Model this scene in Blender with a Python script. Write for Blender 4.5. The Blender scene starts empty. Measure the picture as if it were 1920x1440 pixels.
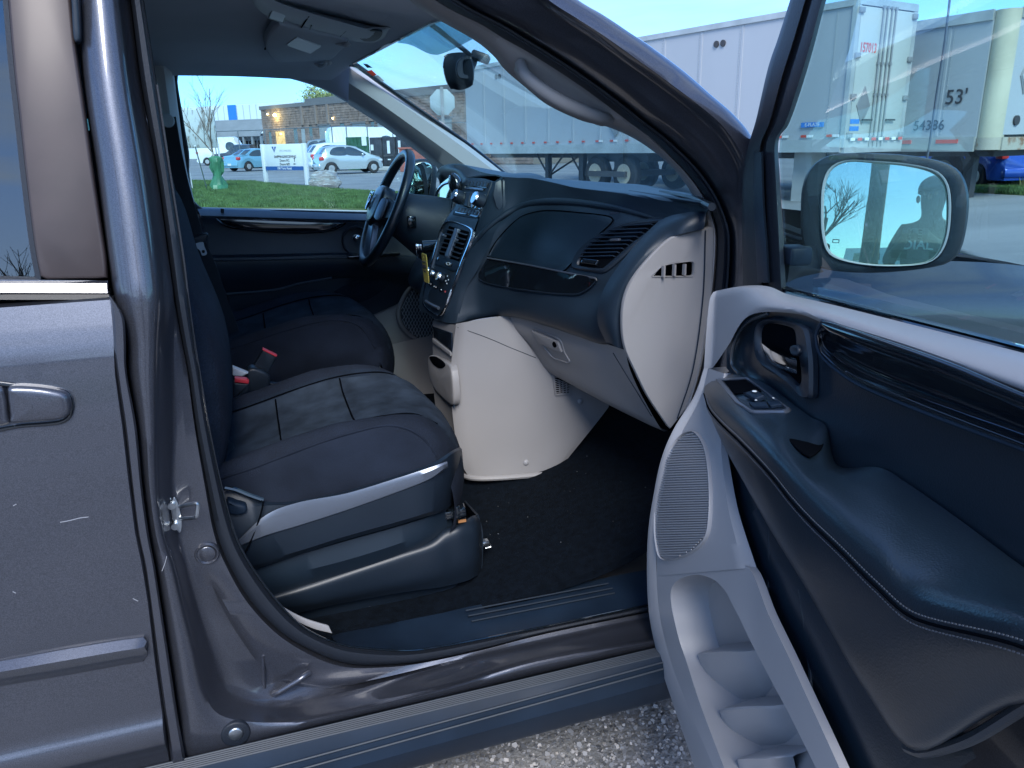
import bpy, bmesh, math, random
from math import radians, sin, cos, pi
from mathutils import Vector as V, Matrix
random.seed(7)
S = bpy.context.scene
COL = S.collection
# ---------------- camera ----------------
FPX, PITCH, ROLL, HEAD, CH, CD = 1442.0, 17.3, -1.2, 18.4, 1.36, 1.2
_p, _h, _r = radians(PITCH), radians(HEAD), radians(ROLL)
CF = V((sin(_h)*cos(_p), cos(_h)*cos(_p), -sin(_p)))
_R = V((cos(_h), -sin(_h), 0)); _U = _R.cross(CF)
CR = _R*cos(_r) + _U*sin(_r); CU = _U*cos(_r) - _R*sin(_r)
CC = V((0, -CD, CH))
cd = bpy.data.cameras.new('camera'); cam = bpy.data.objects.new('camera', cd); COL.objects.link(cam)
M = Matrix((CR, CU, -CF)).transposed().to_4x4(); M.translation = CC
cam.matrix_world = M
cd.sensor_width = 36; cd.lens = FPX/1920*36; cd.clip_start = .02; cd.clip_end = 3000
S.camera = cam
# ---------------- world ----------------
w = bpy.data.worlds.new('World'); S.world = w; w.use_nodes = True
nt = w.node_tree; N = nt.nodes; L = nt.links
for n in list(N): N.remove(n)
SUN_EL, SUN_AZ = radians(42), radians(190)      # azimuth measured from +Y towards +X
out = N.new('ShaderNodeOutputWorld'); bg = N.new('ShaderNodeBackground')
sky = N.new('ShaderNodeTexSky'); sky.sky_type = 'NISHITA'; sky.sun_disc = False
sky.sun_elevation = SUN_EL; sky.sun_rotation = SUN_AZ
sky.air_density = .75; sky.dust_density = .15; sky.ozone_density = 2.5
tc = N.new('ShaderNodeTexCoord'); mp = N.new('ShaderNodeMapping'); mp.inputs['Scale'].default_value = (1.2, 1.2, 5)
mp.inputs['Rotation'].default_value = (0.25, 0.1, 0.6)
nz = N.new('ShaderNodeTexNoise'); nz.inputs['Scale'].default_value = 1.7; nz.inputs['Detail'].default_value = 9; nz.inputs['Roughness'].default_value = .55; nz.inputs['Distortion'].default_value = .5
cr = N.new('ShaderNodeValToRGB'); cr.color_ramp.elements[0].position = .40; cr.color_ramp.elements[1].position = .72
cr.color_ramp.elements[1].color = (.75, .75, .75, 1)
mx = N.new('ShaderNodeMixRGB'); mx.inputs['Color2'].default_value = (3.4, 4.2, 5.4, 1)
L.new(tc.outputs['Generated'], mp.inputs['Vector']); L.new(mp.outputs[0], nz.inputs['Vector']); L.new(nz.outputs['Fac'], cr.inputs['Fac'])
tn_ = N.new('ShaderNodeMixRGB'); tn_.blend_type = 'MULTIPLY'; tn_.inputs['Fac'].default_value = 1; tn_.inputs['Color2'].default_value = (.28, .50, .74, 1)
L.new(sky.outputs[0], tn_.inputs['Color1'])
fm_ = N.new('ShaderNodeMath'); fm_.operation = 'MULTIPLY'; fm_.inputs[1].default_value = .75; fx_ = N.new('ShaderNodeMath'); fx_.operation = 'MAXIMUM'
sx_ = N.new('ShaderNodeSeparateXYZ'); L.new(tc.outputs['Generated'], sx_.inputs[0])
me_ = N.new('ShaderNodeMapRange'); me_.inputs['From Min'].default_value = .5; me_.inputs['From Max'].default_value = .02; me_.interpolation_type = 'SMOOTHSTEP'
L.new(sx_.outputs['Z'], me_.inputs['Value']); f2_ = N.new('ShaderNodeMath'); f2_.operation = 'MULTIPLY'; L.new(fm_.outputs[0], f2_.inputs[0]); L.new(me_.outputs[0], f2_.inputs[1])
L.new(f2_.outputs[0], fx_.inputs[0]); L.new(cr.outputs['Color'], fx_.inputs[1]); L.new(fx_.outputs[0], mx.inputs['Fac']); L.new(tn_.outputs[0], mx.inputs['Color1']); L.new(mx.outputs[0], bg.inputs['Color'])
bg.inputs['Strength'].default_value = .15
# clouds near the low sun are brighter and warmer than those opposite it
vd_ = N.new('ShaderNodeVectorMath'); vd_.operation = 'DOT_PRODUCT'; vd_.inputs[1].default_value = (sin(SUN_AZ)*cos(SUN_EL), cos(SUN_AZ)*cos(SUN_EL), sin(SUN_EL))
mr_ = N.new('ShaderNodeMapRange'); mr_.inputs['From Min'].default_value = -.3; mr_.inputs['From Max'].default_value = 1.0; mr_.interpolation_type = 'SMOOTHSTEP'
mc_ = N.new('ShaderNodeMixRGB'); mc_.inputs['Color1'].default_value = (1.9, 2.3, 2.75, 1); mc_.inputs['Color2'].default_value = (2.7, 3.0, 2.95, 1)
L.new(tc.outputs['Generated'], vd_.inputs[0]); L.new(vd_.outputs['Value'], mr_.inputs['Value']); L.new(mr_.outputs[0], mc_.inputs['Fac']); L.new(mr_.outputs[0], fm_.inputs[0]); L.new(mc_.outputs[0], mx.inputs['Color2'])
L.new(bg.outputs[0], out.inputs['Surface'])
# ---------------- sun ----------------
sl = bpy.data.lights.new('sun', 'SUN'); sl.energy = 1.35; sl.angle = radians(26); sl.color = (1, .97, .93)
so = bpy.data.objects.new('sun', sl); COL.objects.link(so)
sd = V((sin(SUN_AZ)*cos(SUN_EL), cos(SUN_AZ)*cos(SUN_EL), sin(SUN_EL)))
so.rotation_euler = sd.to_track_quat('Z', 'Y').to_euler(); so.location = (0, -5, 12)
S.view_settings.view_transform = 'Standard'; S.view_settings.look = 'None'
S.view_settings.exposure = 1.78; S.view_settings.gamma = 1
S.render.engine = 'CYCLES'
S.cycles.max_bounces = 10; S.cycles.transparent_max_bounces = 16; S.cycles.diffuse_bounces = 5

# ---------------- measuring helpers ----------------
def ray(px, py): return CF + CR*((px-960)/FPX) - CU*((py-720)/FPX)
def W(px, py, y): v = ray(px, py); return CC + v*((y-CC.y)/v.y)
def WX(px, py, x): v = ray(px, py); return CC + v*((x-CC.x)/v.x)
def WZ(px, py, z): v = ray(px, py); return CC + v*((z-CC.z)/v.z)
def HY(px): return 254.3 + 17 + (px-951)*-.02094         # horizon row
def B(px, dep, z=0):
    v = ray(px, HY(px)); f = v.x*sin(_h)+v.y*cos(_h); p = CC + v*(dep/f); return V((p.x, p.y, z))
TH = radians(78); HG = V((.848, 0, 0))
DD = V((-cos(TH), -sin(TH), 0)); DN_ = V((-sin(TH), cos(TH), 0))
def Dn(px, py, n): v = ray(px, py); q = HG + DN_*n; return CC + v*((q-CC).dot(DN_)/v.dot(DN_))
def Ds(px, py, s): v = ray(px, py); q = HG + DD*s; return CC + v*((q-CC).dot(DD)/v.dot(DD))
def DP(s, n, z): return HG + DD*s + DN_*n + V((0, 0, z))
def P(t):
    if isinstance(t, V): return t
    if isinstance(t[0], str):
        k, a, b, c = t
        return {'x': WX, 'z': WZ, 'y': W, 'n': Dn, 's': Ds}[k](a, b, c)
    return W(*t)
def Y(y, *xy): return [(xy[i], xy[i+1], y) for i in range(0, len(xy), 2)]
def N_(n, *xy): return [('n', xy[i], xy[i+1], n) for i in range(0, len(xy), 2)]

# ---------------- materials ----------------
MAT = {}
def mat(name, col, rough=.5, metal=0, coat=0, spec=.5, noise=None, bump=None, emit=None, sheen=0, vary=0, vscale=3, alt=None, ascale=8, alo=.45, ahi=.6, coatr=.05, stretch=None):
    m = bpy.data.materials.new(name); m.use_nodes = True; t = m.node_tree; b = t.nodes['Principled BSDF']
    b.inputs['Base Color'].default_value = (*col, 1); b.inputs['Roughness'].default_value = rough; b.inputs['Metallic'].default_value = metal
    b.inputs['Specular IOR Level'].default_value = spec; b.inputs['Coat Weight'].default_value = coat; b.inputs['Coat Roughness'].default_value = coatr
    b.inputs['Sheen Weight'].default_value = sheen
    co = t.nodes.new('ShaderNodeTexCoord'); src = co.outputs['Object']
    if stretch:
        mp = t.nodes.new('ShaderNodeMapping'); mp.inputs['Scale'].default_value = stretch; t.links.new(src, mp.inputs[0]); src = mp.outputs[0]
    last = None
    if vary:
        n = t.nodes.new('ShaderNodeTexNoise'); n.inputs['Scale'].default_value = vscale; n.inputs['Detail'].default_value = 6
        t.links.new(src, n.inputs['Vector'])
        r = t.nodes.new('ShaderNodeValToRGB'); r.color_ramp.elements[0].position = .3; r.color_ramp.elements[1].position = .7
        r.color_ramp.elements[0].color = (*[c*(1-vary) for c in col], 1); r.color_ramp.elements[1].color = (*[min(1, c*(1+vary)) for c in col], 1)
        t.links.new(n.outputs['Fac'], r.inputs['Fac']); last = r.outputs['Color']
        mr = t.nodes.new('ShaderNodeMapRange'); mr.inputs['To Min'].default_value = max(0, rough*.85); mr.inputs['To Max'].default_value = min(1, rough*1.15)
        t.links.new(n.outputs['Fac'], mr.inputs['Value']); t.links.new(mr.outputs[0], b.inputs['Roughness'])
    if alt:
        n = t.nodes.new('ShaderNodeTexNoise'); n.inputs['Scale'].default_value = ascale; n.inputs['Detail'].default_value = 8; n.inputs['Roughness'].default_value = .65
        t.links.new(src, n.inputs['Vector'])
        r = t.nodes.new('ShaderNodeValToRGB'); r.color_ramp.elements[0].position = alo; r.color_ramp.elements[1].position = ahi
        t.links.new(n.outputs['Fac'], r.inputs['Fac'])
        m2 = t.nodes.new('ShaderNodeMixRGB'); m2.inputs['Color1'].default_value = (*col, 1); m2.inputs['Color2'].default_value = (*alt, 1)
        if last: t.links.new(last, m2.inputs['Color1'])
        t.links.new(r.outputs['Color'], m2.inputs['Fac']); last = m2.outputs['Color']
    if last: t.links.new(last, b.inputs['Base Color'])
    if bump:
        kind, sc, st, di = bump
        if kind == 'noise': n = t.nodes.new('ShaderNodeTexNoise'); n.inputs['Scale'].default_value = sc; n.inputs['Detail'].default_value = 4; o = n.outputs['Fac']
        else: n = t.nodes.new('ShaderNodeTexVoronoi'); n.inputs['Scale'].default_value = sc; o = n.outputs['Distance']
        t.links.new(src, n.inputs['Vector'])
        bp = t.nodes.new('ShaderNodeBump'); bp.inputs['Strength'].default_value = st; bp.inputs['Distance'].default_value = di
        t.links.new(o, bp.inputs['Height']); t.links.new(bp.outputs[0], b.inputs['Normal'])
    if emit: b.inputs['Emission Color'].default_value = (*emit[:3], 1); b.inputs['Emission Strength'].default_value = emit[3]
    MAT[name] = m; return m
def glass(name, tint, refl=1.0, ior=1.5, rough=0.0):
    m = bpy.data.materials.new(name); m.use_nodes = True; t = m.node_tree
    for n in list(t.nodes): t.nodes.remove(n)
    o = t.nodes.new('ShaderNodeOutputMaterial'); mix = t.nodes.new('ShaderNodeMixShader'); tr = t.nodes.new('ShaderNodeBsdfTransparent'); gl = t.nodes.new('ShaderNodeBsdfGlossy')
    tr.inputs['Color'].default_value = (*tint, 1); gl.inputs['Roughness'].default_value = rough
    f = t.nodes.new('ShaderNodeFresnel'); f.inputs['IOR'].default_value = ior
    mu = t.nodes.new('ShaderNodeMath'); mu.operation = 'MULTIPLY'; mu.inputs[1].default_value = refl; mu.use_clamp = True
    # thin pane: same fresnel from both sides
    g = t.nodes.new('ShaderNodeNewGeometry'); vm = t.nodes.new('ShaderNodeVectorMath'); vm.operation = 'SCALE'
    ma = t.nodes.new('ShaderNodeMath'); ma.operation = 'MULTIPLY_ADD'; ma.inputs[1].default_value = -2; ma.inputs[2].default_value = 1
    t.links.new(g.outputs['Backfacing'], ma.inputs[0]); t.links.new(g.outputs['Normal'], vm.inputs[0]); t.links.new(ma.outputs[0], vm.inputs['Scale'])
    lw = t.nodes.new('ShaderNodeLayerWeight'); lw.inputs['Blend'].default_value = .5
    pw = t.nodes.new('ShaderNodeMath'); pw.operation = 'POWER'; pw.inputs[1].default_value = 4.0
    t.links.new(lw.outputs['Facing'], pw.inputs[0])
    ad = t.nodes.new('ShaderNodeMath'); ad.operation = 'MULTIPLY_ADD'; ad.inputs[1].default_value = .9; ad.inputs[2].default_value = .045
    t.links.new(pw.outputs[0], ad.inputs[0]); t.links.new(ad.outputs[0], mu.inputs[0])
    t.links.new(mu.outputs[0], mix.inputs['Fac']); t.links.new(tr.outputs[0], mix.inputs[1]); t.links.new(gl.outputs[0], mix.inputs[2]); t.links.new(mix.outputs[0], o.inputs['Surface'])
    for n in (f, g, vm, ma): t.nodes.remove(n)
    MAT[name] = m; return m

# ---------------- geometry ----------------
def cr_(p0, p1, p2, p3, t):
    return .5*((2*p1) + (p2-p0)*t + (2*p0-5*p1+4*p2-p3)*t*t + (3*p1-p0-3*p2+p3)*t*t*t)
def spl(pts, n, closed=False, lin=False, corners=()):
    """n samples along a curve through pts. a point listed twice is a corner"""
    p = [P(q) for q in pts]
    if len(p) == 1: return [p[0].copy() for _ in range(n)]
    dense = []; m = len(p); segs = m if closed else m-1
    for i in range(segs):
        a, b = p[i], p[(i+1) % m]
        if (b-a).length < 1e-7: continue
        a0 = p[(i-1) % m] if (closed or i > 0) else a*2-b
        b1 = p[(i+2) % m] if (closed or i+2 < m) else b*2-a
        if (a0-a).length < 1e-7: a0 = a*2-b
        if (b1-b).length < 1e-7: b1 = b*2-a
        K = 1 if lin else 12
        if not lin:
            # limit overshoot: scale neighbours to segment length
            L0 = (b-a).length
            da = (a-a0); db = (b1-b)
            if da.length > 1e-9: a0 = b - (b-a0).normalized()*min((b-a0).length, 2.2*L0)
            if db.length > 1e-9: b1 = a + (b1-a).normalized()*min((b1-a).length, 2.2*L0)
        for k in range(K): dense.append(a.copy() if lin else cr_(a0, a, b, b1, k/K))
    dense.append(p[0].copy() if closed else p[-1].copy())
    acc = [0]
    for i in range(1, len(dense)): acc.append(acc[-1] + (dense[i]-dense[i-1]).length)
    T = acc[-1]; res = []; j = 0
    cnt = n if closed else n-1
    for k in range(n):
        t = T*k/cnt
        while j < len(acc)-2 and acc[j+1] < t: j += 1
        d = acc[j+1]-acc[j]; u = (t-acc[j])/d if d > 1e-12 else 0
        res.append(dense[j].lerp(dense[j+1], max(0, min(1, u))))
    return res
def merge(geos):
    vs, fs = [], []
    for v, f in geos:
        o = len(vs); vs += [V(a) for a in v]; fs += [tuple(i+o for i in q) for q in f]
    return vs, fs
def fix(g, inward=None):
    return g
def loft(rails, nu=24, nv=None, lin=False, closed_u=False, closed_v=False, lin_u=False, thick=0, away=None):
    R = [spl(r, nu, closed_u, lin_u) for r in rails]
    if nv and not lin:
        cols = [spl([R[j][i] for j in range(len(R))], nv, closed_v) for i in range(nu)]
        R = [[cols[i][k] for i in range(nu)] for k in range(nv)]
    nr = len(R); vs = [p for r in R for p in r]; fs = []
    for j in range(nr if closed_v else nr-1):
        j2 = (j+1) % nr
        for i in range(nu if closed_u else nu-1):
            i2 = (i+1) % nu
            fs.append((j*nu+i, j*nu+i2, j2*nu+i2, j2*nu+i))
    if thick:
        # shell: offset along -normal (away from viewer)
        n = [V((0, 0, 0)) for _ in vs]
        for f in fs:
            a, b, c, d = (vs[k] for k in f); nn = (c-a).cross(d-b)
            for k in f: n[k] += nn
        tot = sum(((CC-vs[k]).dot(n[k].normalized()) for k in range(len(vs)) if n[k].length > 0), 0.0)
        sg = -1 if tot > 0 else 1
        o = len(vs); vs2 = [vs[k] + (n[k].normalized()*sg*thick if n[k].length > 0 else V()) for k in range(len(vs))]
        f2 = [tuple(k+o for k in reversed(f)) for f in fs]
        ec = {}
        for f in fs:
            for a, b in zip(f, f[1:]+f[:1]): ec[(a, b)] = ec.get((a, b), 0)+1
        side = [(a, a+o, b+o, b) for (a, b) in ec if (b, a) not in ec]
        vs = vs+vs2; fs = fs+f2+[tuple(reversed(s)) for s in side]
    return vs, fs
def newell(p):
    n = V()
    for i in range(len(p)):
        a, b = p[i], p[(i+1) % len(p)]; n += V(((a.y-b.y)*(a.z+b.z), (a.z-b.z)*(a.x+b.x), (a.x-b.x)*(a.y+b.y)))
    return n.normalized()
def inset(p, n, d):
    m = len(p); r = []
    for i in range(m):
        a, b, c = p[i-1], p[i], p[(i+1) % m]
        e1 = (b-a); e2 = (c-b)
        if e1.length < 1e-9: e1 = e2
        if e2.length < 1e-9: e2 = e1
        n1 = n.cross(e1.normalized()); n2 = n.cross(e2.normalized()); t = (n1+n2)
        if t.length < 1e-6: t = n1
        t.normalize(); k = max(.5, t.dot(n1)); r.append(b + t*(d/k))
    return r
def plate(outline, thick=.02, bev=.004, n=48, lin=False, dome=0, face=None, steps=3, back=True):
    p = spl(outline, n, True) if not lin else [P(q) for q in outline]
    n_ = newell(p); c = sum(p, V())/len(p)
    view = face if face is not None else (CC-c)
    if n_.dot(view) < 0: p.reverse(); n_ = -n_
    m = len(p); rings = []
    rings.append([q - n_*thick for q in p]); rings.append([q - n_*bev for q in p])
    for k in range(1, steps+1):
        a = k/steps*pi/2; ins = inset(p, n_, bev*(1-cos(a))); rings.append([q - n_*bev*(1-sin(a)) for q in ins])
    last = rings[-1]; 
    if dome:
        cc = sum(last, V())/m
        for k in range(1, 6):
            s = 1-k/6; rings.append([cc + (q-cc)*s + n_*dome*(1-s*s) for q in last])
    vs = [q for r in rings for q in r]; fs = []
    for j in range(len(rings)-1):
        for i in range(m): i2 = (i+1) % m; fs.append((j*m+i, j*m+i2, (j+1)*m+i2, (j+1)*m+i))
    o = (len(rings)-1)*m
    fs.append(tuple(range(o, o+m)))
    if back: fs.append(tuple(reversed(range(m))))
    return vs, fs
def frame(outer, inner, thick=.02, bev=.003, n=64, lin=False, face=None):
    a = spl(outer, n, True, lin); b = spl(inner, n, True, lin)
    n_ = newell(a); c = sum(a, V())/n; view = face if face is not None else (CC-c)
    if n_.dot(view) < 0: n_ = -n_; a.reverse(); b.reverse()
    if newell(b).dot(n_) < 0: b.reverse()
    # align b start with a start
    k = min(range(n), key=lambda i: sum((a[j]-b[(j+i) % n]).length_squared for j in range(0, n, 4))); b = b[k:]+b[:k]
    ai = [x.lerp(y, min(.4, bev/max(1e-6, (y-x).length))) for x, y in zip(a, b)]; bi = [y.lerp(x, min(.4, bev/max(1e-6, (y-x).length))) for x, y in zip(a, b)]
    rings = [[q-n_*thick for q in a], [q-n_*bev for q in a], ai, bi, [q-n_*bev for q in b], [q-n_*thick for q in b]]
    return loft(rings, nu=n, closed_u=True, closed_v=True, lin=True, lin_u=True) if False else rings_mesh(rings, True)
def rings_mesh(rings, closed_v=False, cap0=False, cap1=False, closed_u=True):
    m = len(rings[0]); vs = [q for r in rings for q in r]; fs = []; R = len(rings)
    for j in range(R if closed_v else R-1):
        j2 = (j+1) % R
        for i in range(m if closed_u else m-1): i2 = (i+1) % m; fs.append((j*m+i, j*m+i2, j2*m+i2, j2*m+i))
    if cap0: fs.append(tuple(reversed(range(m))))
    if cap1: fs.append(tuple(range((R-1)*m, R*m)))
    return vs, fs
def tube(pts, r, n=10, seg=40, closed=False, lin=False, flat=1.0, up=None):
    p = [P(q) for q in pts] if lin else spl(pts, seg, closed)
    m = len(p); rings = []; prev = None
    for i in range(m):
        if closed: t = p[(i+1) % m]-p[i-1]
        else: t = p[min(i+1, m-1)]-p[max(i-1, 0)]
        if t.length < 1e-9: t = V((0, 0, 1))
        t.normalize()
        if prev is None: a = t.orthogonal().normalized() if up is None else (V(up)-t*V(up).dot(t)).normalized()
        else: a = (prev - t*prev.dot(t)); a = a.normalized() if a.length > 1e-6 else t.orthogonal().normalized()
        prev = a; b = t.cross(a); rr = r(i/(m-1)) if callable(r) else r
        rings.append([p[i] + (a*cos(2*pi*k/n)*flat + b*sin(2*pi*k/n))*rr for k in range(n)])
    return rings_mesh(rings, closed, not closed, not closed)
def cyl(a, b, r0, r1=None, n=20, bev=0):
    a, b = P(a), P(b); r1 = r0 if r1 is None else r1; t = (b-a).normalized(); u = t.orthogonal().normalized(); v = t.cross(u)
    def ring(c, r): return [c + (u*cos(2*pi*k/n)+v*sin(2*pi*k/n))*r for k in range(n)]
    R = [ring(a, r0)]
    if bev: R = [ring(a, r0-bev), ring(a+t*bev, r0), ring(b-t*bev, r1), ring(b, r1-bev)]
    else: R.append(ring(b, r1))
    return rings_mesh(R, False, True, True)
def box(c, s, rx=None, ry=None, bev=0):
    """box centred at c, size s, axes rx, ry (unit vectors) and their cross"""
    rx = V((1, 0, 0)) if rx is None else V(rx).normalized(); ry = V((0, 1, 0)) if ry is None else V(ry); ry = (ry-rx*ry.dot(rx)).normalized(); rz = rx.cross(ry)
    c = V(c); a, b, h = s[0]/2, s[1]/2, s[2]/2
    if not bev:
        vs = [c+rx*x*a+ry*y*b+rz*z*h for x in (-1, 1) for y in (-1, 1) for z in (-1, 1)]
        return vs, [(0, 1, 3, 2), (4, 6, 7, 5), (0, 4, 5, 1), (2, 3, 7, 6), (0, 2, 6, 4), (1, 5, 7, 3)]
    def rr(z, d):
        q = []
        for (sx, sy, a0) in ((1, 1, 0), (-1, 1, 90), (-1, -1, 180), (1, -1, 270)):
            for k in (0, 1, 2): an = radians(a0+45*k); q.append(c + rx*(sx*(a-bev) + cos(an)*(bev-d)) + ry*(sy*(b-bev)+sin(an)*(bev-d)) + rz*z)
        return q
    return rings_mesh([rr(-h, bev), rr(-h+bev*.3, bev*.3), rr(-h+bev, 0), rr(h-bev, 0), rr(h-bev*.3, bev*.3), rr(h, bev)], False, True, True)
def sphere(c, r, n=16, m=10, sq=(1, 1, 1)):
    c = P(c); rings = []
    for j in range(1, m):
        a = pi*j/m; rings.append([c + V((sin(a)*cos(2*pi*k/n)*r*sq[0], sin(a)*sin(2*pi*k/n)*r*sq[1], cos(a)*r*sq[2])) for k in range(n)])
    return rings_mesh(rings, False, True, True)
from mathutils.bvhtree import BVHTree
def bvh(*obs):
    vs, fs = [], []
    for o in obs:
        b = base(o); k = len(vs); vs += [b+v.co for v in o.data.vertices]; fs += [tuple(i+k for i in p.vertices) for p in o.data.polygons]
    return BVHTree.FromPolygons(vs, fs)
def hit(tree, px, py, off=0, fb=None):
    d = ray(px, py).normalized(); l, n, i, t = tree.ray_cast(CC, d)
    if l is None:
        q_ = P(fb) if fb else None
        return q_
    if n.dot(d) > 0: n = -n
    return l+n*off
def empty(name, loc, label=None, cat=None, group=None):
    o = bpy.data.objects.new(name, None); COL.objects.link(o); o.location = V(loc); o.empty_display_size = .1
    if label: o['label'] = label
    if cat: o['category'] = cat
    if group: o['group'] = group
    return o
def base(o):
    b = V((0, 0, 0))
    while o is not None: b = b + o.location; o = o.parent
    return b
def mk(name, geo, m, parent=None, label=None, cat=None, group=None, kind=None, sharp=35, sub=0, at=None, flat=False, rot=None):
    if isinstance(geo, list): geo = merge(geo)
    vs, fs = geo; b = base(parent); loc = V(at) if at is not None else V((0, 0, 0))
    if at is None and vs:
        c = sum((V(v) for v in vs), V())/len(vs); loc = c-b
    me = bpy.data.meshes.new(name); me.from_pydata([V(v)-b-loc for v in vs], [], fs)
    bm = bmesh.new(); bm.from_mesh(me); bmesh.ops.remove_doubles(bm, verts=bm.verts, dist=1e-6)
    bmesh.ops.recalc_face_normals(bm, faces=bm.faces)
    bm.to_mesh(me); bm.free()
    me.materials.append(MAT[m] if isinstance(m, str) else m)
    if not flat:
        me.shade_smooth()
        try: me.set_sharp_from_angle(angle=radians(sharp))
        except Exception: pass
    o = bpy.data.objects.new(name, me); COL.objects.link(o); o.parent = parent; o.location = loc
    if label: o['label'] = label
    if cat: o['category'] = cat
    if group: o['group'] = group
    if kind: o['kind'] = kind
    if sub:
        md = o.modifiers.new('sub', 'SUBSURF'); md.levels = sub; md.render_levels = sub
    return o
def text(name, s, loc, right, up, size, m, parent=None, ext=.0006, align='CENTER', sx=1.0, label=None, bold=0):
    cu = bpy.data.curves.new(name, 'FONT'); cu.body = s; cu.size = size; cu.extrude = ext; cu.align_x = align; cu.align_y = 'CENTER'; cu.offset = bold; cu.resolution_u = 3
    t = bpy.data.objects.new(name, cu); COL.objects.link(t); bpy.context.view_layer.update()
    me = bpy.data.meshes.new_from_object(t); bpy.data.objects.remove(t)
    right = V(right).normalized(); up = V(up); up = (up-right*up.dot(right)).normalized(); nn = right.cross(up)
    b = base(parent); loc = P(loc)
    me.transform(Matrix((right*sx, up, nn)).transposed().to_4x4())
    me.materials.append(MAT[m]); o = bpy.data.objects.new(name, me); COL.objects.link(o); o.parent = parent; o.location = loc-b
    if label: o['label'] = label
    return o
def setp(o, **k):
    for a, b in k.items(): o[a] = b
    return o
# ================= materials =================
mat('paint', (.078, .084, .106), .36, .7, coat=1, vary=.3, vscale=700, coatr=.06)
mat('paint_shade', (.075, .07, .085), .34, .75, coat=.8, vary=.12, vscale=900, coatr=.06)
mat('applique', (.045, .033, .033), .45, .2, coat=.1, vary=.15, vscale=14, coatr=.25)
mat('black_plastic', (.009, .016, .027), .42, bump=('noise', 900, .25, .0006), vary=.15, vscale=6)
mat('soft_black', (.012, .023, .038), .46, bump=('voronoi', 700, .2, .0005), vary=.12, vscale=5)
mat('leather', (.008, .017, .028), .31, spec=.9, bump=('voronoi', 420, .25, .0006), vary=.12, vscale=5)
mat('gloss_black', (.006, .009, .013), .07, coat=1)
mat('rubber', (.009, .013, .021), .55, bump=('noise', 300, .4, .001))
mat('board_plastic', (.009, .019, .036), .48, spec=.3, bump=('noise', 500, .2, .0006), vary=.2, vscale=8)
mat('beige', (.275, .266, .27), .5, bump=('noise', 700, .12, .0006), vary=.03, vscale=4)
mat('beige_light', (.32, .318, .333), .45, bump=('noise', 700, .1, .0006), vary=.03, vscale=4)
mat('headliner', (.42, .48, .55), .95, bump=('noise', 500, .3, .001), vary=.05, vscale=4)
mat('console_grey', (.38, .43, .48), .55, vary=.03)
mat('pillar_grey', (.42, .43, .45), .6, vary=.03, bump=('noise', 600, .1, .0006))
mat('fabric', (.014, .021, .034), .95, spec=.12, bump=('voronoi', 260, .6, .002), vary=.25, vscale=14)
mat('mesh_fabric', (.013, .018, .03), .95, spec=.15, bump=('voronoi', 380, .6, .002), vary=.2, vscale=14)
mat('suede', (.024, .034, .05), .95, spec=.1, bump=('noise', 200, .4, .001), vary=.42, vscale=16)
mat('side_fabric', (.013, .018, .03), .95, spec=.12, bump=('noise', 300, .4, .001), vary=.25, vscale=10)
mat('carpet', (.004, .007, .012), 1, spec=.08, bump=('noise', 500, 1, .004), vary=.35, vscale=60)
mat('chrome', (.75, .77, .8), .12, 1)
mat('silver', (.15, .175, .22), .35, .6, vary=.05)
mat('zinc', (.55, .58, .6), .3, 1, vary=.25, vscale=60)
mat('red', (.6, .04, .06), .4)
mat('white_mark', (.75, .8, .82), .5)
mat('yellow_tag', (.72, .55, .12), .45)
mat('ink', (.05, .05, .06), .6)
mat('webbing', (.022, .027, .036), .8, bump=('noise', 900, .4, .0008), stretch=(1, 1, 4))
mat('pale_plastic', (.5, .53, .58), .4)
mat('decal_red', (.6, .07, .05), .5)
mat('mirror', (.9, .92, .78), .01, 1)
mat('orange_metal', (.35, .16, .06), .5)
glass('side_glass', (.78, .925, .92), refl=1.0)
glass('clear_glass', (.80, .94, .955), refl=.5)
glass('dark_glass', (.22, .32, .33), refl=3.0)
mat('cluster_glass', (.03, .04, .05), .04, coat=1)
glass('shade_glass', (.42, .58, .62), refl=.4)
mat('rib_plastic', (.03, .04, .055), .55)
mat('scratch', (.26, .27, .3), .6)
# ================= outside materials =================
mat('asphalt', (.24, .24, .24), .9, alt=(.32, .31, .31), ascale=3, alo=.45, ahi=.65, vary=.25, vscale=60, bump=('noise', 120, .6, .01))
mat('chip_a', (.22, .22, .215), .75, vary=.5, vscale=40)
mat('lot', (.19, .2, .215), .85, alt=(.25, .26, .27), ascale=.35, vary=.2, vscale=9, bump=('noise', 60, .4, .01))
mat('road', (.21, .225, .24), .8, alt=(.27, .285, .3), ascale=.25, vary=.12, vscale=30, stretch=(.15, 1.5, 1), bump=('noise', 60, .4, .01))
mat('concrete', (.42, .42, .41), .8, vary=.12, vscale=3)
mat('soil', (.07, .10, .03), .95, alt=(.16, .14, .09), ascale=.8, alo=.55, ahi=.7)
mat('grass_blade', (.075, .15, .045), .7, vary=.45, vscale=2.2)
mat('grass_dry', (.2, .22, .09), .8, vary=.3, vscale=2)
mat('brick_tan', (.23, .18, .16), .85, vary=.2, vscale=1.2, alt=(.2, .17, .13), ascale=.6, alo=.55, ahi=.75, stretch=(1, 1, .25))
mat('stone_block', (.24, .175, .145), .85, vary=.3, vscale=2.2)
mat('mortar', (.2, .17, .14), .9)
mat('coping', (.16, .15, .15), .6)
mat('white_metal', (.72, .76, .78), .45, vary=.04, vscale=.3)
mat('trailer_white', (.4, .43, .46), .4, vary=.05, vscale=.4, alt=(.55, .58, .56), ascale=.3, alo=.6, ahi=.85, stretch=(1, 1, .35))
mat('trailer_door', (.46, .5, .48), .42, vary=.04, vscale=.5, alt=(.5, .52, .48), ascale=1.2, alo=.62, ahi=.8, stretch=(3, 3, .25))
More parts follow.
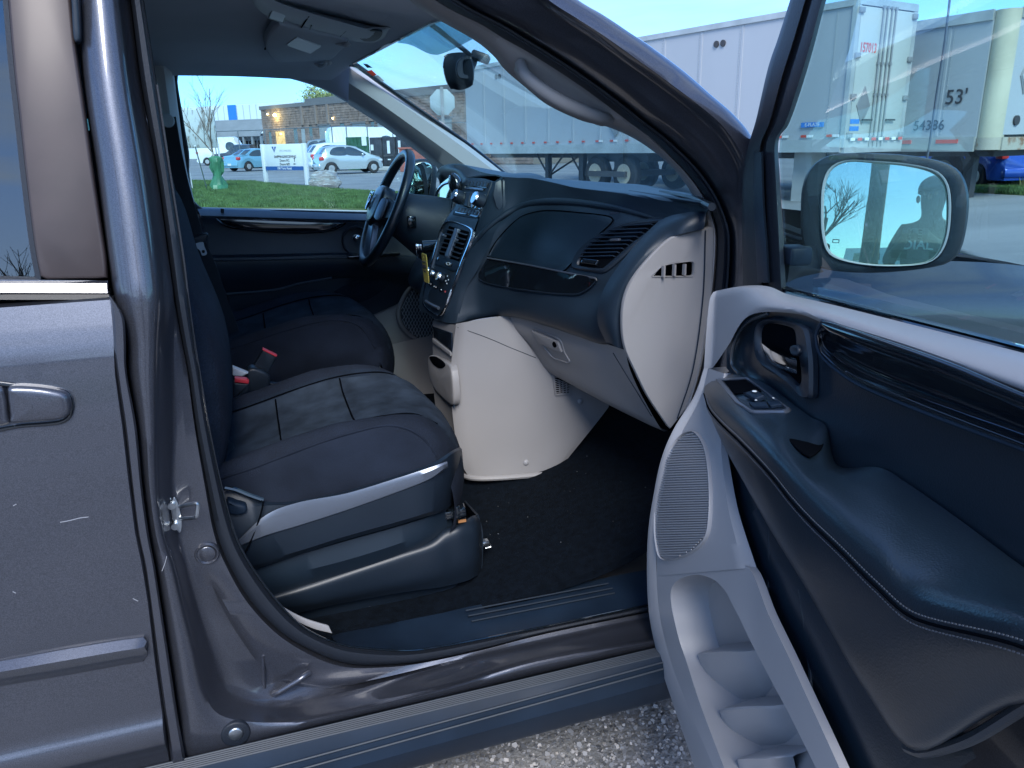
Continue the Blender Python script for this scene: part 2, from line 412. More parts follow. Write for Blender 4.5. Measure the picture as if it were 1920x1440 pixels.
mat('trailer_rail', (.45, .48, .48), .4, .3, vary=.15, vscale=2)
mat('corner_cream', (.52, .5, .38), .5, vary=.15, vscale=1)
mat('rusty_cream', (.42, .4, .33), .6, alt=(.25, .13, .07), ascale=2.5, alo=.55, ahi=.65)
mat('blue_panel', (.03, .2, .62), .4)
mat('grey_clad', (.22, .225, .24), .6, vary=.1, vscale=1)
mat('dark_open', (.003, .004, .006), 1, spec=0)  # near-black for seams and openings; shade of the openings is in the colour
mat('door_grey', (.30, .33, .33), .5, vary=.1)
mat('tyre', (.022, .022, .024), .8)
mat('rim', (.5, .5, .5), .35, .6)
mat('hub_tan', (.42, .38, .3), .6)
mat('steel_dark', (.05, .05, .055), .6)
mat('steel_grey', (.3, .31, .32), .5, .4)
mat('car_silver', (.52, .58, .60), .3, .55, coat=.7)
mat('car_blue', (.22, .46, .58), .3, .4, coat=.7)
mat('car_white', (.72, .75, .76), .3, coat=.7)
mat('car_grey', (.25, .29, .3), .3, .5, coat=.7)
mat('car_dark', (.05, .06, .08), .3, .4, coat=.7)
mat('car_red', (.3, .05, .05), .35, .2, coat=.6)
mat('car_navy', (.02, .08, .42), .25, .3, coat=1)
mat('car_glass', (.035, .05, .06), .08, coat=1)
mat('car_trim', (.03, .03, .035), .5)
mat('tail_red', (.55, .04, .04), .25, coat=.8)
mat('plate_white', (.7, .72, .75), .5)
mat('sign_white', (.74, .78, .8), .5)
mat('sign_blue', (.02, .09, .3), .5)
mat('sign_grey', (.4, .45, .48), .5)
mat('post_white', (.7, .73, .74), .6, alt=(.4, .4, .38), ascale=3, alo=.6, ahi=.7)
mat('bark', (.17, .14, .115), .9, vary=.3, vscale=10)
mat('bark_pale', (.42, .4, .36), .9, vary=.2)
mat('bag_green', (.05, .19, .10), .4, vary=.25, vscale=4)
mat('bin_black', (.03, .032, .04), .5, vary=.3, vscale=3)
mat('green_sheet', (.02, .09, .05), .7, vary=.4, vscale=8, stretch=(6, 6, .6))
mat('paper', (.65, .7, .72), .7)
mat('wrapped_rock', (.27, .25, .24), .3, alt=(.42, .45, .45), ascale=4, alo=.5, ahi=.6, bump=('noise', 12, .8, .05), coat=.4, stretch=(1, 1, 4))
mat('stop_back', (.38, .45, .47), .45, .3)
mat('spring_leaf', (.30, .34, .12), .8, vary=.3)
mat('lamp_glow', (1, .7, .3), .5, emit=(1, .62, .2, 9))
mat('inside_warm', (.4, .28, .15), .8, emit=(1, .55, .18, .35), alt=(.05, .04, .03), ascale=3, alo=.45, ahi=.6)
mat('wet_board', (.5, .55, .55), .35, alt=(.22, .2, .18), ascale=3.5, alo=.52, ahi=.6, coat=.5, stretch=(2, 2, .7))
mat('hedge', (.05, .07, .03), .9, vary=.4)
mat('red_brick', (.3, .1, .08), .8, vary=.15)
mat('fence_metal', (.2, .22, .23), .5, .6)

# ================= ground =================
RTX = V((cos(_h), -sin(_h), 0)); FWD = V((sin(_h), cos(_h), 0))
def gp(pts, z): return [V((p.x, p.y, z)) for p in pts]
def poly(pts): return [V(p) for p in pts], [tuple(range(len(pts)))]
mk('ground', poly([V((x, y, -.02)) for x, y in ((-900, -900), (900, -900), (900, 900), (-900, 900))]), 'lot', kind='structure', flat=True)
mk('parking_lane', poly([V((x, y, 0)) for x, y in ((-9, -5.5), (14, -5.5), (14, 4.2), (-9, 4.2))]), 'asphalt', kind='structure', flat=True)
# loose stone chips of the asphalt surface where the camera looks down on it
def chips():
    vs, fs = [], []
    rnd = random.Random(3)
    for i in range(42000):
        x = rnd.uniform(-.35, 1.9); y = rnd.uniform(-1.0, .55)
        s = rnd.uniform(.0018, .0062) if rnd.random() < .9 else rnd.uniform(.006, .0095)
        a = rnd.uniform(0, 2*pi); tx, ty = rnd.uniform(-.45, .45), rnd.uniform(-.45, .45)
        o = len(vs); k = rnd.choice((4, 5, 5))
        for j in range(k):
            an = a+2*pi*j/k+rnd.uniform(-.3, .3); r = s*rnd.uniform(.7, 1.1); dx, dy = cos(an)*r, sin(an)*r
            vs.append(V((x+dx, y+dy, .0015+s*.3+dx*tx+dy*ty)))
        vs.append(V((x, y, -.006)))
        fs.append(tuple(range(o, o+k)))
        for j in range(k): fs.append((o+(j+1) % k, o+j, o+k))
    me = bpy.data.meshes.new('asphalt_chips'); me.from_pydata(vs, [], fs)
    m = mat('chips', (.3, .29, .28), .6)
    t = m.node_tree; b = t.nodes['Principled BSDF']
    g = t.nodes.new('ShaderNodeNewGeometry'); r = t.nodes.new('ShaderNodeValToRGB')
    r.color_ramp.elements[0].color = (.10, .10, .105, 1); r.color_ramp.elements[1].color = (.75, .70, .66, 1)
    e = r.color_ramp.elements.new(.5); e.color = (.34, .335, .34, 1); e = r.color_ramp.elements.new(.85); e.color = (.48, .46, .45, 1)
    t.links.new(g.outputs['Random Per Island'], r.inputs['Fac']); t.links.new(r.outputs[0], b.inputs['Base Color'])
    me.materials.append(m); o = bpy.data.objects.new('asphalt_chips', me); COL.objects.link(o); o['kind'] = 'stuff'
    setp(o, label='grey and tan stone chips bound in the worn asphalt beneath the open door', category='gravel')
chips()
# lawn island and concrete walk beyond the driver side
gA = [WZ(x, y, .06) for x, y in ((60, 338), (380, 338), (470, 339), (520, 345), (600, 352), (700, 360), (800, 366), (1000, 372))]
gB = [WZ(x, y, .06) for x, y in ((1000, 398), (840, 396), (700, 392), (560, 389), (380, 388), (100, 386))]
mk('lawn', plate(gA+gB, .1, .02, lin=True, face=V((0, 0, 1))), 'soil', kind='structure', flat=True)
gC = [WZ(x, y, .03) for x, y in ((100, 387), (380, 389), (560, 390), (700, 393), (840, 397), (1000, 400), (1000, 425), (100, 412))]
mk('pavement', plate(gC, .06, .01, lin=True, face=V((0, 0, 1))), 'concrete', kind='structure', flat=True)
def grass(name, quad, n, hmin, hmax, wmul, m, seed, label):
    rnd = random.Random(seed); vs, fs = [], []
    a, b, c, d = quad
    for i in range(n):
        u, v = rnd.random(), rnd.random()
        p = a.lerp(b, u).lerp(d.lerp(c, u), v); h = rnd.uniform(hmin, hmax); an = rnd.uniform(0, pi); w_ = h*wmul*rnd.uniform(.6, 1.3)
        dx = V((cos(an), sin(an), 0))*w_; ln = V((rnd.uniform(-.5, .5)*h, rnd.uniform(-.5, .5)*h, h)); o = len(vs)
        vs += [p-dx, p+dx, p+ln]; fs.append((o, o+1, o+2))
    me = bpy.data.meshes.new(name); me.from_pydata(vs, [], fs); me.materials.append(MAT[m]); o = bpy.data.objects.new(name, me); COL.objects.link(o)
    o['kind'] = 'stuff'; setp(o, label=label, category='grass'); return o
q = lambda *t: [WZ(x, y, .06) for x, y in t]
gr1 = [q((330, 339.5), (480, 340.5), (480, 388), (330, 388)), q((480, 342), (620, 356), (620, 390), (480, 388)), q((620, 356), (860, 370), (860, 395), (620, 390)), q((870, 372), (1020, 374), (1020, 398), (870, 395))]
def grass_many(name, quads, n, *a):
    obs = [grass(name, qd, n, *a[:-2], a[-2]+i, a[-1]) for i, qd in enumerate(quads)]
    vs = []; fs = []
    for o in obs:
        k = len(vs); vs += [v.co.copy() for v in o.data.vertices]; fs += [tuple(i+k for i in p.vertices) for p in o.data.polygons]
    m = obs[0].data.materials[0]
    for o in obs: bpy.data.objects.remove(o)
    me = bpy.data.meshes.new(name); me.from_pydata(vs, [], fs); me.materials.append(m); o = bpy.data.objects.new(name, me); COL.objects.link(o)
    setp(o, kind='stuff', label=a[-1], category='grass')
grass_many('grass', gr1, 45000, .05, .11, .1, 'grass_blade', 11, 'short green spring grass on the island by the white sign')

# ================= parked cars =================
def interp(tab, x):
    if x <= tab[0][0]: return tab[0][1]
    for (a, b), (c, d) in zip(tab, tab[1:]):
        if x <= c: return b+(d-b)*(x-a)/(c-a)
    return tab[-1][1]
def make_car(name, loc, ang, Lc, Wc, top, belt, wheels, wins, m, label, cat, group=None, wr=.31, cab=.8, front=True, lights=True, glass_ends=None, plate_=True, rimm='rim', tail=None):
    """front of the car at +x. top/belt: tables of height along x (0 rear .. Lc front)"""
    r = empty(name, loc, label, cat, group); hw = Wc/2
    X = V((cos(ang), sin(ang), 0)); Yv = V((-sin(ang), cos(ang), 0)); O = V(loc)
    def T(x, y, z): return O + X*(x-Lc/2) + Yv*y + V((0, 0, z))
    xs = [Lc*k/40 for k in range(41)]; sec = []
    def wid(x): e = min(x, Lc-x); return hw*(1-.16*max(0, 1-e/.45)**2)
    def cabw(x): return cab
    for x in xs:
        w_ = wid(x); zb = interp(belt, x); zt = max(zb+.01, interp(top, x)); sill = .22 if any(abs(x-c) > wr+.08 for c in wheels) else .2
        f = min(1, (zt-zb)/.45); wt = w_*(1-(1-cab)*f)
        sill = .24
        for c in wheels:
            if abs(x-c) < wr+.05: sill = max(sill, math.sqrt((wr+.06)**2-(x-c)**2)+wr-.02)
        s = [(-w_*.95, sill), (-w_, (sill+zb)*.5), (-w_*.985, zb-.05), (-w_*.95, zb), (-wt, zt-.06*f), (-wt*.85, zt-.01), (0, zt+.015), (wt*.85, zt-.01), (wt, zt-.06*f), (w_*.95, zb), (w_*.985, zb-.05), (w_, (sill+zb)*.5), (w_*.95, sill)]
        sec.append([T(x, a, b) for a, b in s])
    g = rings_mesh(sec, False, True, True, closed_u=True)
    body = mk('body', g, m, r, sharp=50)
    def side(x, t, sgn, off=.012):
        zb = interp(belt, x); zt = max(zb+.01, interp(top, x)); f = min(1, (zt-zb)/.45); w_ = wid(x); wt = w_*(1-(1-cab)*f)
        y = (w_*.95)+(wt-w_*.95)*t; return T(x, sgn*(y+off), zb+(zt-.06*f-zb)*t)
    for wn in wins:
        for sg in (-1, 1):
            mk('side_window', plate([side(x, t, sg) for x, t in wn], .02, .003, 28, face=Yv*sg), 'car_glass', r)
    if glass_ends:
        for (x0, x1) in glass_ends:
            ps = []
            for x, yy in ((x0, -1), (x1, -1), (x1, 1), (x0, 1)):
                zt = interp(top, x); ps.append(T(x, yy*hw*cab*.9, zt+.012))
            c = sum(ps, V())/4
            mk('windscreen', plate([ps[0], ps[0], ps[1], ps[1], ps[2], ps[2], ps[3], ps[3]], .02, .003, 24, face=V((0, 0, 1))), 'car_glass', r)
    for c in wheels:
        for sg in (-1, 1):
            wv = mk('wheel', [cyl(T(c, sg*(hw-.2), wr), T(c, sg*(hw-.01), wr), wr, n=24, bev=.03)], 'tyre', r)
            mk('rim', [cyl(T(c, sg*(hw-.03), wr), T(c, sg*(hw+.002), wr), wr*.62, wr*.5, n=18)]+[box(T(c, sg*(hw+.004), wr)+X*cos(k*pi*2/7)*wr*.3+V((0, 0, 1))*sin(k*pi*2/7)*wr*.3, (wr*.5, .012, .05), X*cos(k*pi*2/7)+V((0, 0, sin(k*pi*2/7))), Yv) for k in range(7)], rimm, wv)
    if lights:
        zb = interp(belt, .1)
        tz = tail if tail else zb-.12
        for sg in (-1, 1):
            mk('tail_light', box(T(.12, sg*(hw*.86), tz), (.26, .2, .2), X, Yv, bev=.04), 'tail_red', r)
            mk('headlight', box(T(Lc-.16, sg*(hw*.78), .68), (.3, .3, .14), X, Yv, bev=.04), 'pale_plastic', r)
        mk('rear_bumper', box(T(.02, 0, .42), (.16, Wc*.86, .22), X, Yv, bev=.05), m, r)
        mk('front_bumper', box(T(Lc-.04, 0, .4), (.16, Wc*.84, .2), X, Yv, bev=.05), m, r)
        if plate_: mk('number_plate', box(T(-.065, 0, .45 if tz < .9 else .6), (.01, .36, .13), X, Yv), 'plate_white', r)
    mk('side_mirror', box(T(interp([(0, 0), (1, 1)], 0)+Lc*.67, -hw-.06, interp(belt, Lc*.67)+.05), (.1, .16, .12), X, Yv, bev=.03), m, r)
    return r
def place(px0, px1, dep): a, b = B(px0, dep), B(px1, dep); return (a+b)/2
hatch_top = [(0, .78), (.06, .95), (.1, 1.0), (.45, 1.42), (.9, 1.5), (1.6, 1.51), (2.1, 1.44), (2.85, 1.02), (3.4, .86), (3.6, .62)]
hatch_belt = [(0, .74), (.1, .95), (.8, .98), (2.6, .95), (2.9, .93), (3.4, .82), (3.6, .6)]
# silver hatchback: rear to the left, seen three-quarter
ang = math.atan2(-FWD.y*-.0+RTX.y, RTX.x)
def heading(dep_left, dep_right, pl, pr): a, b = B(pl, dep_left), B(pr, dep_right); return (a+b)/2, math.atan2(b.y-a.y, b.x-a.x), (b-a).length
c, an, _ = heading(44.0, 45.5, 596, 702)
make_car('parked_car', c, an, 3.55, 1.68, hatch_top, hatch_belt, (.62, 3.0), [[(.62, .12), (.8, .85), (1.45, .9), (1.5, .05)], [(1.56, .05), (1.54, .9), (2.0, .85), (2.6, .08)]], 'car_silver', 'small silver hatchback parked side on behind the wrapped boulder', 'car', None, glass_ends=[(.14, .42), (2.2, 2.8)])
sed_top = [(0, .8), (.1, .98), (.75, 1.03), (1.35, 1.4), (2.1, 1.45), (2.7, 1.4), (3.5, 1.0), (4.2, .86), (4.4, .6)]
sed_belt = [(0, .78), (.1, .95), (.8, .98), (3.4, .93), (4.2, .8), (4.4, .58)]
c, an, _ = heading(53.0, 57.0, 422, 530)
make_car('parked_car', c, an, 4.3, 1.7, sed_top, sed_belt, (.85, 3.5), [[(1.0, .1), (1.4, .85), (2.0, .9), (2.05, .05)], [(2.12, .05), (2.08, .9), (2.75, .85), (3.2, .08)]], 'car_blue', 'pale blue sedan parked left of the white sign', 'car', None, glass_ends=[(.8, 1.3), (2.8, 3.4)])
c, an, _ = heading(62, 67, 450, 520)
make_car('parked_car', c, an, 4.3, 1.7, sed_top, sed_belt, (.85, 3.5), [[(1.0, .1), (1.4, .85), (2.0, .9), (2.05, .05)], [(2.12, .05), (2.08, .9), (2.75, .85), (3.2, .08)]], 'car_grey', 'grey sedan half hidden behind the pale blue one', 'car', None, glass_ends=[(.8, 1.3), (2.8, 3.4)])
suv_top = [(0, .9), (.08, 1.1), (.5, 1.6), (1.2, 1.7), (2.5, 1.68), (3.3, 1.15), (4.2, 1.02), (4.5, .7)]
suv_belt = [(0, .86), (.08, 1.05), (1.0, 1.12), (3.2, 1.08), (4.2, .95), (4.5, .66)]
c, an, _ = heading(50, 52.5, 566, 700)
make_car('parked_suv', c+FWD*.6, an, 4.5, 1.8, suv_top, suv_belt, (.8, 3.6), [[(.6, .3), (.9, .85), (1.6, .85), (2.6, .8), (3.0, .15), (1.4, .1)]], 'car_white', 'white crossover parked just behind the small silver hatchback', 'car', None, wr=.36, glass_ends=[(.1, .45), (2.6, 3.2)])
c, an, _ = heading(62, 62, 595, 655)
make_car('parked_suv', c+V((0, 0, .1)), an, 4.4, 1.8, [(a, b+.25) for a, b in suv_top], suv_belt, (.8, 3.6), [[(.5, .2), (.6, .85), (1.2, .88), (1.25, .1)], [(1.4, .1), (1.35, .88), (2.4, .88), (2.9, .15)]], 'car_grey', 'boxy grey SUV parked under the brick wall left of the white van', 'car', None, wr=.36, glass_ends=[(2.7, 3.3)])
c, an, _ = heading(68, 68, 565, 605)
make_car('parked_car', c, an, 4.3, 1.7, sed_top, sed_belt, (.85, 3.5), [[(1.0, .1), (1.4, .85), (2.0, .9), (2.05, .05)]], 'car_red', 'dark red car mostly hidden behind the sign and the white crossover', 'car')
# dark pickup truck
c, an, _ = heading(66, 66, 418, 500)
make_car('pickup_truck', c, an+pi, 5.3, 1.9, [(0, 1.1), (1.8, 1.12), (1.95, 1.78), (3.2, 1.8), (3.9, 1.2), (5.0, 1.08), (5.3, .8)], [(0, 1.05), (3.8, 1.1), (5.0, 1.0), (5.3, .75)], (1.0, 4.3), [[(2.1, .1), (2.15, .85), (2.7, .88), (2.75, .1)], [(2.85, .1), (2.82, .88), (3.2, .85), (3.6, .15)]], 'car_dark', 'dark crew cab pickup behind the pale blue sedan', 'truck', wr=.4, glass_ends=[(3.3, 3.8)])
# white panel van far left
c, an, _ = heading(78, 78, 408, 440)
make_car('panel_van', c, an, 5.2, 2.0, [(0, 2.3), (.1, 2.55), (3.6, 2.6), (4.2, 1.6), (5.0, 1.2), (5.2, .8)], [(0, 1.3), (4.1, 1.3), (5.0, 1.1), (5.2, .7)], (1, 4.2), [[(3.0, .1), (3.0, .6), (3.6, .6), (4.0, .1)]], 'car_white', 'white high roof van standing by the low grey building', 'van', wr=.36)
# long white high roof van by the bins
c, an, _ = heading(58, 60, 628, 755)
make_car('cargo_van', c, an, 6.0, 2.05, [(0, 2.45), (.1, 2.72), (.4, 2.82), (4.5, 2.75), (5.0, 1.7), (5.8, 1.3), (6, .8)], [(0, 1.3), (4.9, 1.3), (5.8, 1.1), (6, .7)], (1.1, 4.9), [[(3.7, .1), (3.7, .55), (4.4, .55), (4.8, .1)]], 'car_white', 'tall white high roof cargo van behind the fence and bins', 'van', wr=.36, cab=.9)
c, an, _ = heading(62, 63, 752, 880)
make_car('passenger_van', c, an, 5.6, 2.0, [(0, 1.8), (.1, 2.0), (.4, 2.12), (4.0, 2.1), (4.6, 1.45), (5.4, 1.2), (5.6, .8)], [(0, 1.2), (4.5, 1.25), (5.4, 1.1), (5.6, .7)], (1.1, 4.4), [[(.4, .1), (.45, .85), (1.3, .85), (1.3, .1)], [(1.5, .1), (1.5, .85), (2.6, .85), (2.6, .1)], [(2.8, .1), (2.8, .85), (3.7, .85), (4.1, .1)]], 'car_white', 'white windowed van behind the red brick pier near the stop sign', 'van', wr=.36, cab=.9)
# dark blue car under trailers, far right, seen from behind
c = B(1925, 20)
make_car('parked_car', c+FWD*2.2+V((0, 0, .0)), math.atan2(FWD.y, FWD.x)+.12, 4.4, 1.72, sed_top, sed_belt, (.85, 3.5), [], 'car_navy', 'deep blue sedan seen from behind at the nose of the right trailer', 'car', glass_ends=[(.8, 1.3)], tail=.86)

# ================= buildings =================
def wall_frame(pa, da, pb, db, z0):
    a, b = B(pa, da, z0), B(pb, db, z0); X = (b-a).normalized(); n = V((X.y, -X.x, 0)); return a, b, X, n
def facade_piece(a, X, n, x0, x1, z0, z1, dep=.15, bev=0): 
    c = a + X*((x0+x1)/2) + V((0, 0, (z0+z1)/2)) + n*(dep/2); return box(c, (abs(x1-x0), dep, z1-z0), X, n)
# brick warehouse
bw = empty('brick_warehouse', B(690, 72), 'long tan stone block warehouse with loading doors and a flat dark coping', 'building')
a, b, X, n = wall_frame(498, 82, 1000, 56, 0)
Lw = (b-a).length
def xa(px):
    v = ray(px, HY(px)); v = V((v.x, v.y)); d = V((X.x, X.y)); o = V((a.x-CC.x, a.y-CC.y)); det = v.x*-d.y+d.x*v.y
    t = (o.x*-d.y+d.x*o.y)/det; s = (v.x*o.y-o.x*v.y)/det; return s if False else (v.y*o.x-v.x*o.y)/(v.x*d.y-v.y*d.x)
Ht = 5.15
mk('wall', box(a+X*(Lw/2)+n*-3.0+V((0, 0, Ht/2)), (Lw, 6, Ht), X, n), 'mortar', bw, flat=True)
mk('coping', box(a+X*(Lw/2)+n*-3+V((0, 0, Ht+.17)), (Lw+.3, 6.3, .34), X, n), 'coping', bw)
mk('roof_step', box(a+X*(Lw*.6)+n*-2+V((0, 0, Ht+.5)), (Lw*.78, 3.5, .3), X, n), 'coping', bw)
ops = []
def door_at(p0, p1, ztop, m, name, rec=.25, extra=None):
    x0, x1 = xa(p0), xa(p1); ops.append((x0, x1, ztop))
    if m == 'inside_warm':
        mk(name, facade_piece(a, X, n, x0, x1, .9, ztop, .06), m, bw)
    else: mk(name, facade_piece(a, X, n, x0, x1, .0 if ztop > 2 else .9, ztop, .07), m, bw)
    return x0, x1
door_at(521, 538, 3.05, 'inside_warm', 'open_doorway')
door_at(555, 561, 3.15, 'car_glass', 'window'); door_at(569, 576, 3.15, 'door_grey', 'window'); door_at(584, 590, 3.3, 'car_glass', 'window'); door_at(508, 513, 3.0, 'car_glass', 'window')
for p in ((603, 624), (665, 689), (712, 728), (826, 850)): 
    x0, x1 = door_at(*p, 3.35, 'door_grey', 'loading_door')
    mk('door_lintel', facade_piece(a, X, n, x0-.15, x1+.15, 3.35, 3.5, .14), 'coping', bw)
door_at(642, 650, 3.4, 'car_glass', 'window'); door_at(700, 706, 3.4, 'car_glass', 'window')
ops.sort()
# stone block courses (each block real; joined because each is a few pixels)
blk = []; rnd = random.Random(5); z = 0.05; row = 0
while z < Ht-.1:
    x = -rnd.uniform(0, .5)
    while x < Lw:
        wl = rnd.uniform(.5, .95); x0, x1 = max(0, x), min(Lw, x+wl-.03); zz = z
        free = [(x0, x1)]
        for (o0, o1, zt) in ops:
            if zz < zt:
                nf = []
                for (s, e) in free:
                    if e <= o0 or s >= o1: nf.append((s, e))
                    else:
                        if s < o0: nf.append((s, o0))
                        if e > o1: nf.append((o1, e))
                free = nf
        for (s, e) in free:
            if e-s > .08: blk.append(facade_piece(a, X, n, s, e, z, z+.19, .06+rnd.uniform(.0, .045)))
        x += wl
    z += .215
mk('stone_blocks', blk, 'stone_block', bw, kind='stuff', flat=True)
for px in (574, 600, 622, 700, 742, 846): mk('pilaster', facade_piece(a, X, n, xa(px)-.14, xa(px)+.14, 3.5, Ht, .2), 'brick_tan', bw)
for px, z_ in ((527, 4.55), ):
    lp = a+X*xa(px)+n*.3+V((0, 0, z_))
    mk('wall_lamp', sphere(lp, .16), 'lamp_glow', bw)
    li = bpy.data.lights.new('wall_lamp_light', 'POINT'); li.energy = 50; li.color = (1, .6, .2); li.shadow_soft_size = .15
    lo = bpy.data.objects.new('wall_lamp_light', li); COL.objects.link(lo); lo.location = lp+n*.35-V((0, 0, .2))
for px, z_ in ((512, 4.7), (533, 2.8), (632, 3.9)): mk('lamp', sphere(a+X*xa(px)+n*.2+V((0, 0, z_)), .07), 'lamp_glow', bw)
mk('vent_pipe', cyl(a+X*xa(572)+n*-1+V((0, 0, Ht)), a+X*xa(572)+n*-1+V((0, 0, Ht+.9)), .12), 'steel_grey', bw)
# white and blue building at the back
wb = empty('white_building', B(430, 150), 'large white metal clad building with one blue vertical panel', 'building')
a2, b2, X2, n2 = wall_frame(300, 150, 560, 135, 0)
L2 = (b2-a2).length
mk('wall', box((a2+b2)/2+n2*-8+V((0, 0, 4.4)), (L2, 16, 8.8), X2, n2), 'white_metal', wb)
def x2(px):
    v = ray(px, HY(px)); o = a2-CC; return (v.y*o.x-v.x*o.y)/(v.x*X2.y-v.y*X2.x)
mk('blue_panel', facade_piece(a2, X2, n2, x2(437), x2(452), 2, 8.82, .12), 'blue_panel', wb)
mk('window', facade_piece(a2, X2, n2, x2(481), x2(487), 4.7, 6.0, .1), 'door_grey', wb)
for px in range(345, 498, 12): mk('wall_seam', facade_piece(a2, X2, n2, x2(px)-.05, x2(px)+.05, 2, 8.7, .05), 'trailer_rail', wb)
# low grey building
gb = empty('grey_building', B(450, 100), 'low grey building with a deep sloping fascia above dark garage openings', 'building')
a3, b3, X3, n3 = wall_frame(390, 100, 500, 96, 0); L3 = (b3-a3).length
mk('wall', box((a3+b3)/2+n3*-5+V((0, 0, 1.6)), (L3, 10, 3.2), X3, n3), 'grey_clad', gb)
mk('fascia', loft([[a3+n3*.9+V((0, 0, 2.9)), b3+n3*.9+V((0, 0, 2.9))], [a3+n3*.7+V((0, 0, 3.3)), b3+n3*.7+V((0, 0, 3.3))], [a3-n3*1.2+V((0, 0, 4.9)), b3-n3*1.2+V((0, 0, 4.9))]], nu=2, lin=True, thick=.1), 'grey_clad', gb)
for k in range(7):
    x0 = L3*(k+.12)/7; mk('garage_door', facade_piece(a3, X3, n3, x0, x0+L3/7*.8, .1, 2.4, .1), 'dark_open', gb)
for k in range(8): mk('column', box(a3+X3*(L3*k/7)+n3*.7+V((0, 0, 1.45)), (.25, .25, 2.9), X3, n3), 'steel_grey', gb)

# ================= trailers =================
def trailer(name, A, Bp, z0, z1, wdt, label, depth_dir, rivets=True):
    r = empty(name, (A+Bp)/2, label, 'trailer'); X = (Bp-A); Ln = X.length; X = X.normalized(); n = V((X.y, -X.x, 0))
    if n.dot(CC-(A+Bp)/2) < 0: n = -n
    return r, X, n, Ln
A1 = B(876, 29.0); B1 = B(1578, 16.6); tr, X1, n1, L1 = trailer('semi_trailer', A1, B1, 1.15, 4.05, 2.6, 'long white box trailer with numbered swing doors seen past the roof pillar', -FWD)
WD = 2.1
def T1(x, d, z): return A1 + X1*x - n1*d + V((0, 0, z))
zf, zt = 1.2, 3.92
mk('box_body', box(T1(L1/2, WD/2, (zf+zt)/2), (L1, WD, zt-zf), X1, n1), 'trailer_white', tr, flat=True)
mk('top_rail', [box(T1(L1/2, -.012, zt-.03), (L1+.02, .05, .12), X1, n1)], 'trailer_rail', tr)
mk('bottom_rail', [box(T1(L1/2, -.015, zf+.0), (L1+.02, .06, .26), X1, n1)], 'trailer_rail', tr)
k = 1.22
while k < L1-.3:
    mk('panel_joint', box(T1(k, -.004, (zf+zt)/2+.05), (.06, .014, zt-zf-.3), X1, n1), 'trailer_white', tr); k += 1.22
rv = []
for kk in range(int(L1/1.22)+1):
    for j in range(46): rv.append(box(T1(kk*1.22-.07, -.006, zf+.2+j*.058), (.014, .02, .014), X1, n1))
mk('rivets', rv, 'trailer_rail', tr, kind='stuff')
for kk in range(int(L1/.62)):
    mk('reflector', box(T1(.4+kk*.62, -.03, zf+.2), (.12, .016, .05), X1, n1), 'decal_red' if kk % 1 == 0 else 'sign_white', tr)
    if 10 < kk < 13 or kk > 20: mk('reflector', box(T1(.4+kk*.62+.16, -.03, zf+.2), (.15, .016, .05), X1, n1), 'sign_white', tr)
for px in (1340, 937):
    v = ray(px, HY(px)); o = A1-CC; x = (v.y*o.x-v.x*o.y)/(v.x*X1.y-v.y*X1.x)
    for s in (-.1, .1): mk('vent_hole', cyl(T1(x+s, -.03, zt-.42), T1(x+s, .02, zt-.42), .075, n=14), 'steel_dark', tr)
def diamond(T, n, c, h, w_, m, par, t=.02): 
    X_, Z_ = T, V((0, 0, 1)); mk('placard', plate([c+Z_*h, c+Z_*h, c+X_*w_, c+X_*w_, c-Z_*h, c-Z_*h, c-X_*w_, c-X_*w_], t, .004, 32, face=n), m, par)
x = 0
v = ray(1155, HY(1155)); o = A1-CC; x = (v.y*o.x-v.x*o.y)/(v.x*X1.y-v.y*X1.x)
diamond(X1, n1, T1(x, -.05, 1.9), .42, .3, 'steel_grey', tr)
# rear doors
nR = X1
mk('rear_frame', [box(T1(L1+.03, .04, (zf+zt)/2), (.1, .14, zt-zf+.1), X1, n1), box(T1(L1+.03, WD-.04, (zf+zt)/2), (.1, .14, zt-zf+.1), X1, n1), box(T1(L1+.03, WD/2, zt+.0), (.12, WD, .14), X1, n1), box(T1(L1+.03, WD/2, zf-.04), (.12, WD, .22), X1, n1)], 'trailer_rail', tr)
for d0 in (.08, 1.06):
    dr = mk('rear_door', box(T1(L1+.05, d0+.48, (zf+zt)/2+.02), (.06, .95, zt-zf-.22), X1, n1, bev=.01), 'trailer_door', tr)
    for f in ((.76, .9) if d0 < 1 else (.08, .22)):
        mk('lock_rod', [cyl(T1(L1+.11, d0+f, zf-.02), T1(L1+.11, d0+f, zt-.08), .018)]+[box(T1(L1+.1, d0+f, zf+.1+t), (.05, .07, .05), X1, n1) for t in (.05, .9, 1.5, 2.55)], 'steel_grey', dr)
    mk('door_handle', box(T1(L1+.13, d0+(.55 if d0 < 1 else .42), zf+.5), (.03, .34, .035), X1, n1), 'steel_dark', dr)
    for t in (.2, .95, 1.72, 2.55): mk('hinge', box(T1(L1+.1, .1 if d0 < 1 else WD-.1, zf+t), (.06, .16, .1), X1, n1, bev=.01), 'steel_grey', dr)
for k in range(8): mk('reflector', box(T1(L1+.14, .18+k*.25, zf+.12), (.01, .15, .06), X1, n1), 'decal_red' if k % 2 else 'sign_white', tr)
Z = V((0, 0, 1)); Rr = -n1
text('unit_number', '157013', T1(L1+.085, .47, zt-.85), Rr, Z, .25, 'decal_red', tr, sx=.78, bold=.006)
mk('sticker', box(T1(L1+.083, .27, zf+.47), (.006, .32, .09), X1, n1), 'blue_panel', tr); mk('sticker', box(T1(L1+.083, .27, zf+.33), (.006, .32, .09), X1, n1), 'blue_panel', tr)
mk('sticker', box(T1(L1-.7, -.03, zf+.43), (.55, .016, .1), X1, n1), 'blue_panel', tr)
text('sticker_text', 'E-PLATE', T1(L1-.7, -.042, zf+.43), X1, Z, .1, 'sign_white', tr)
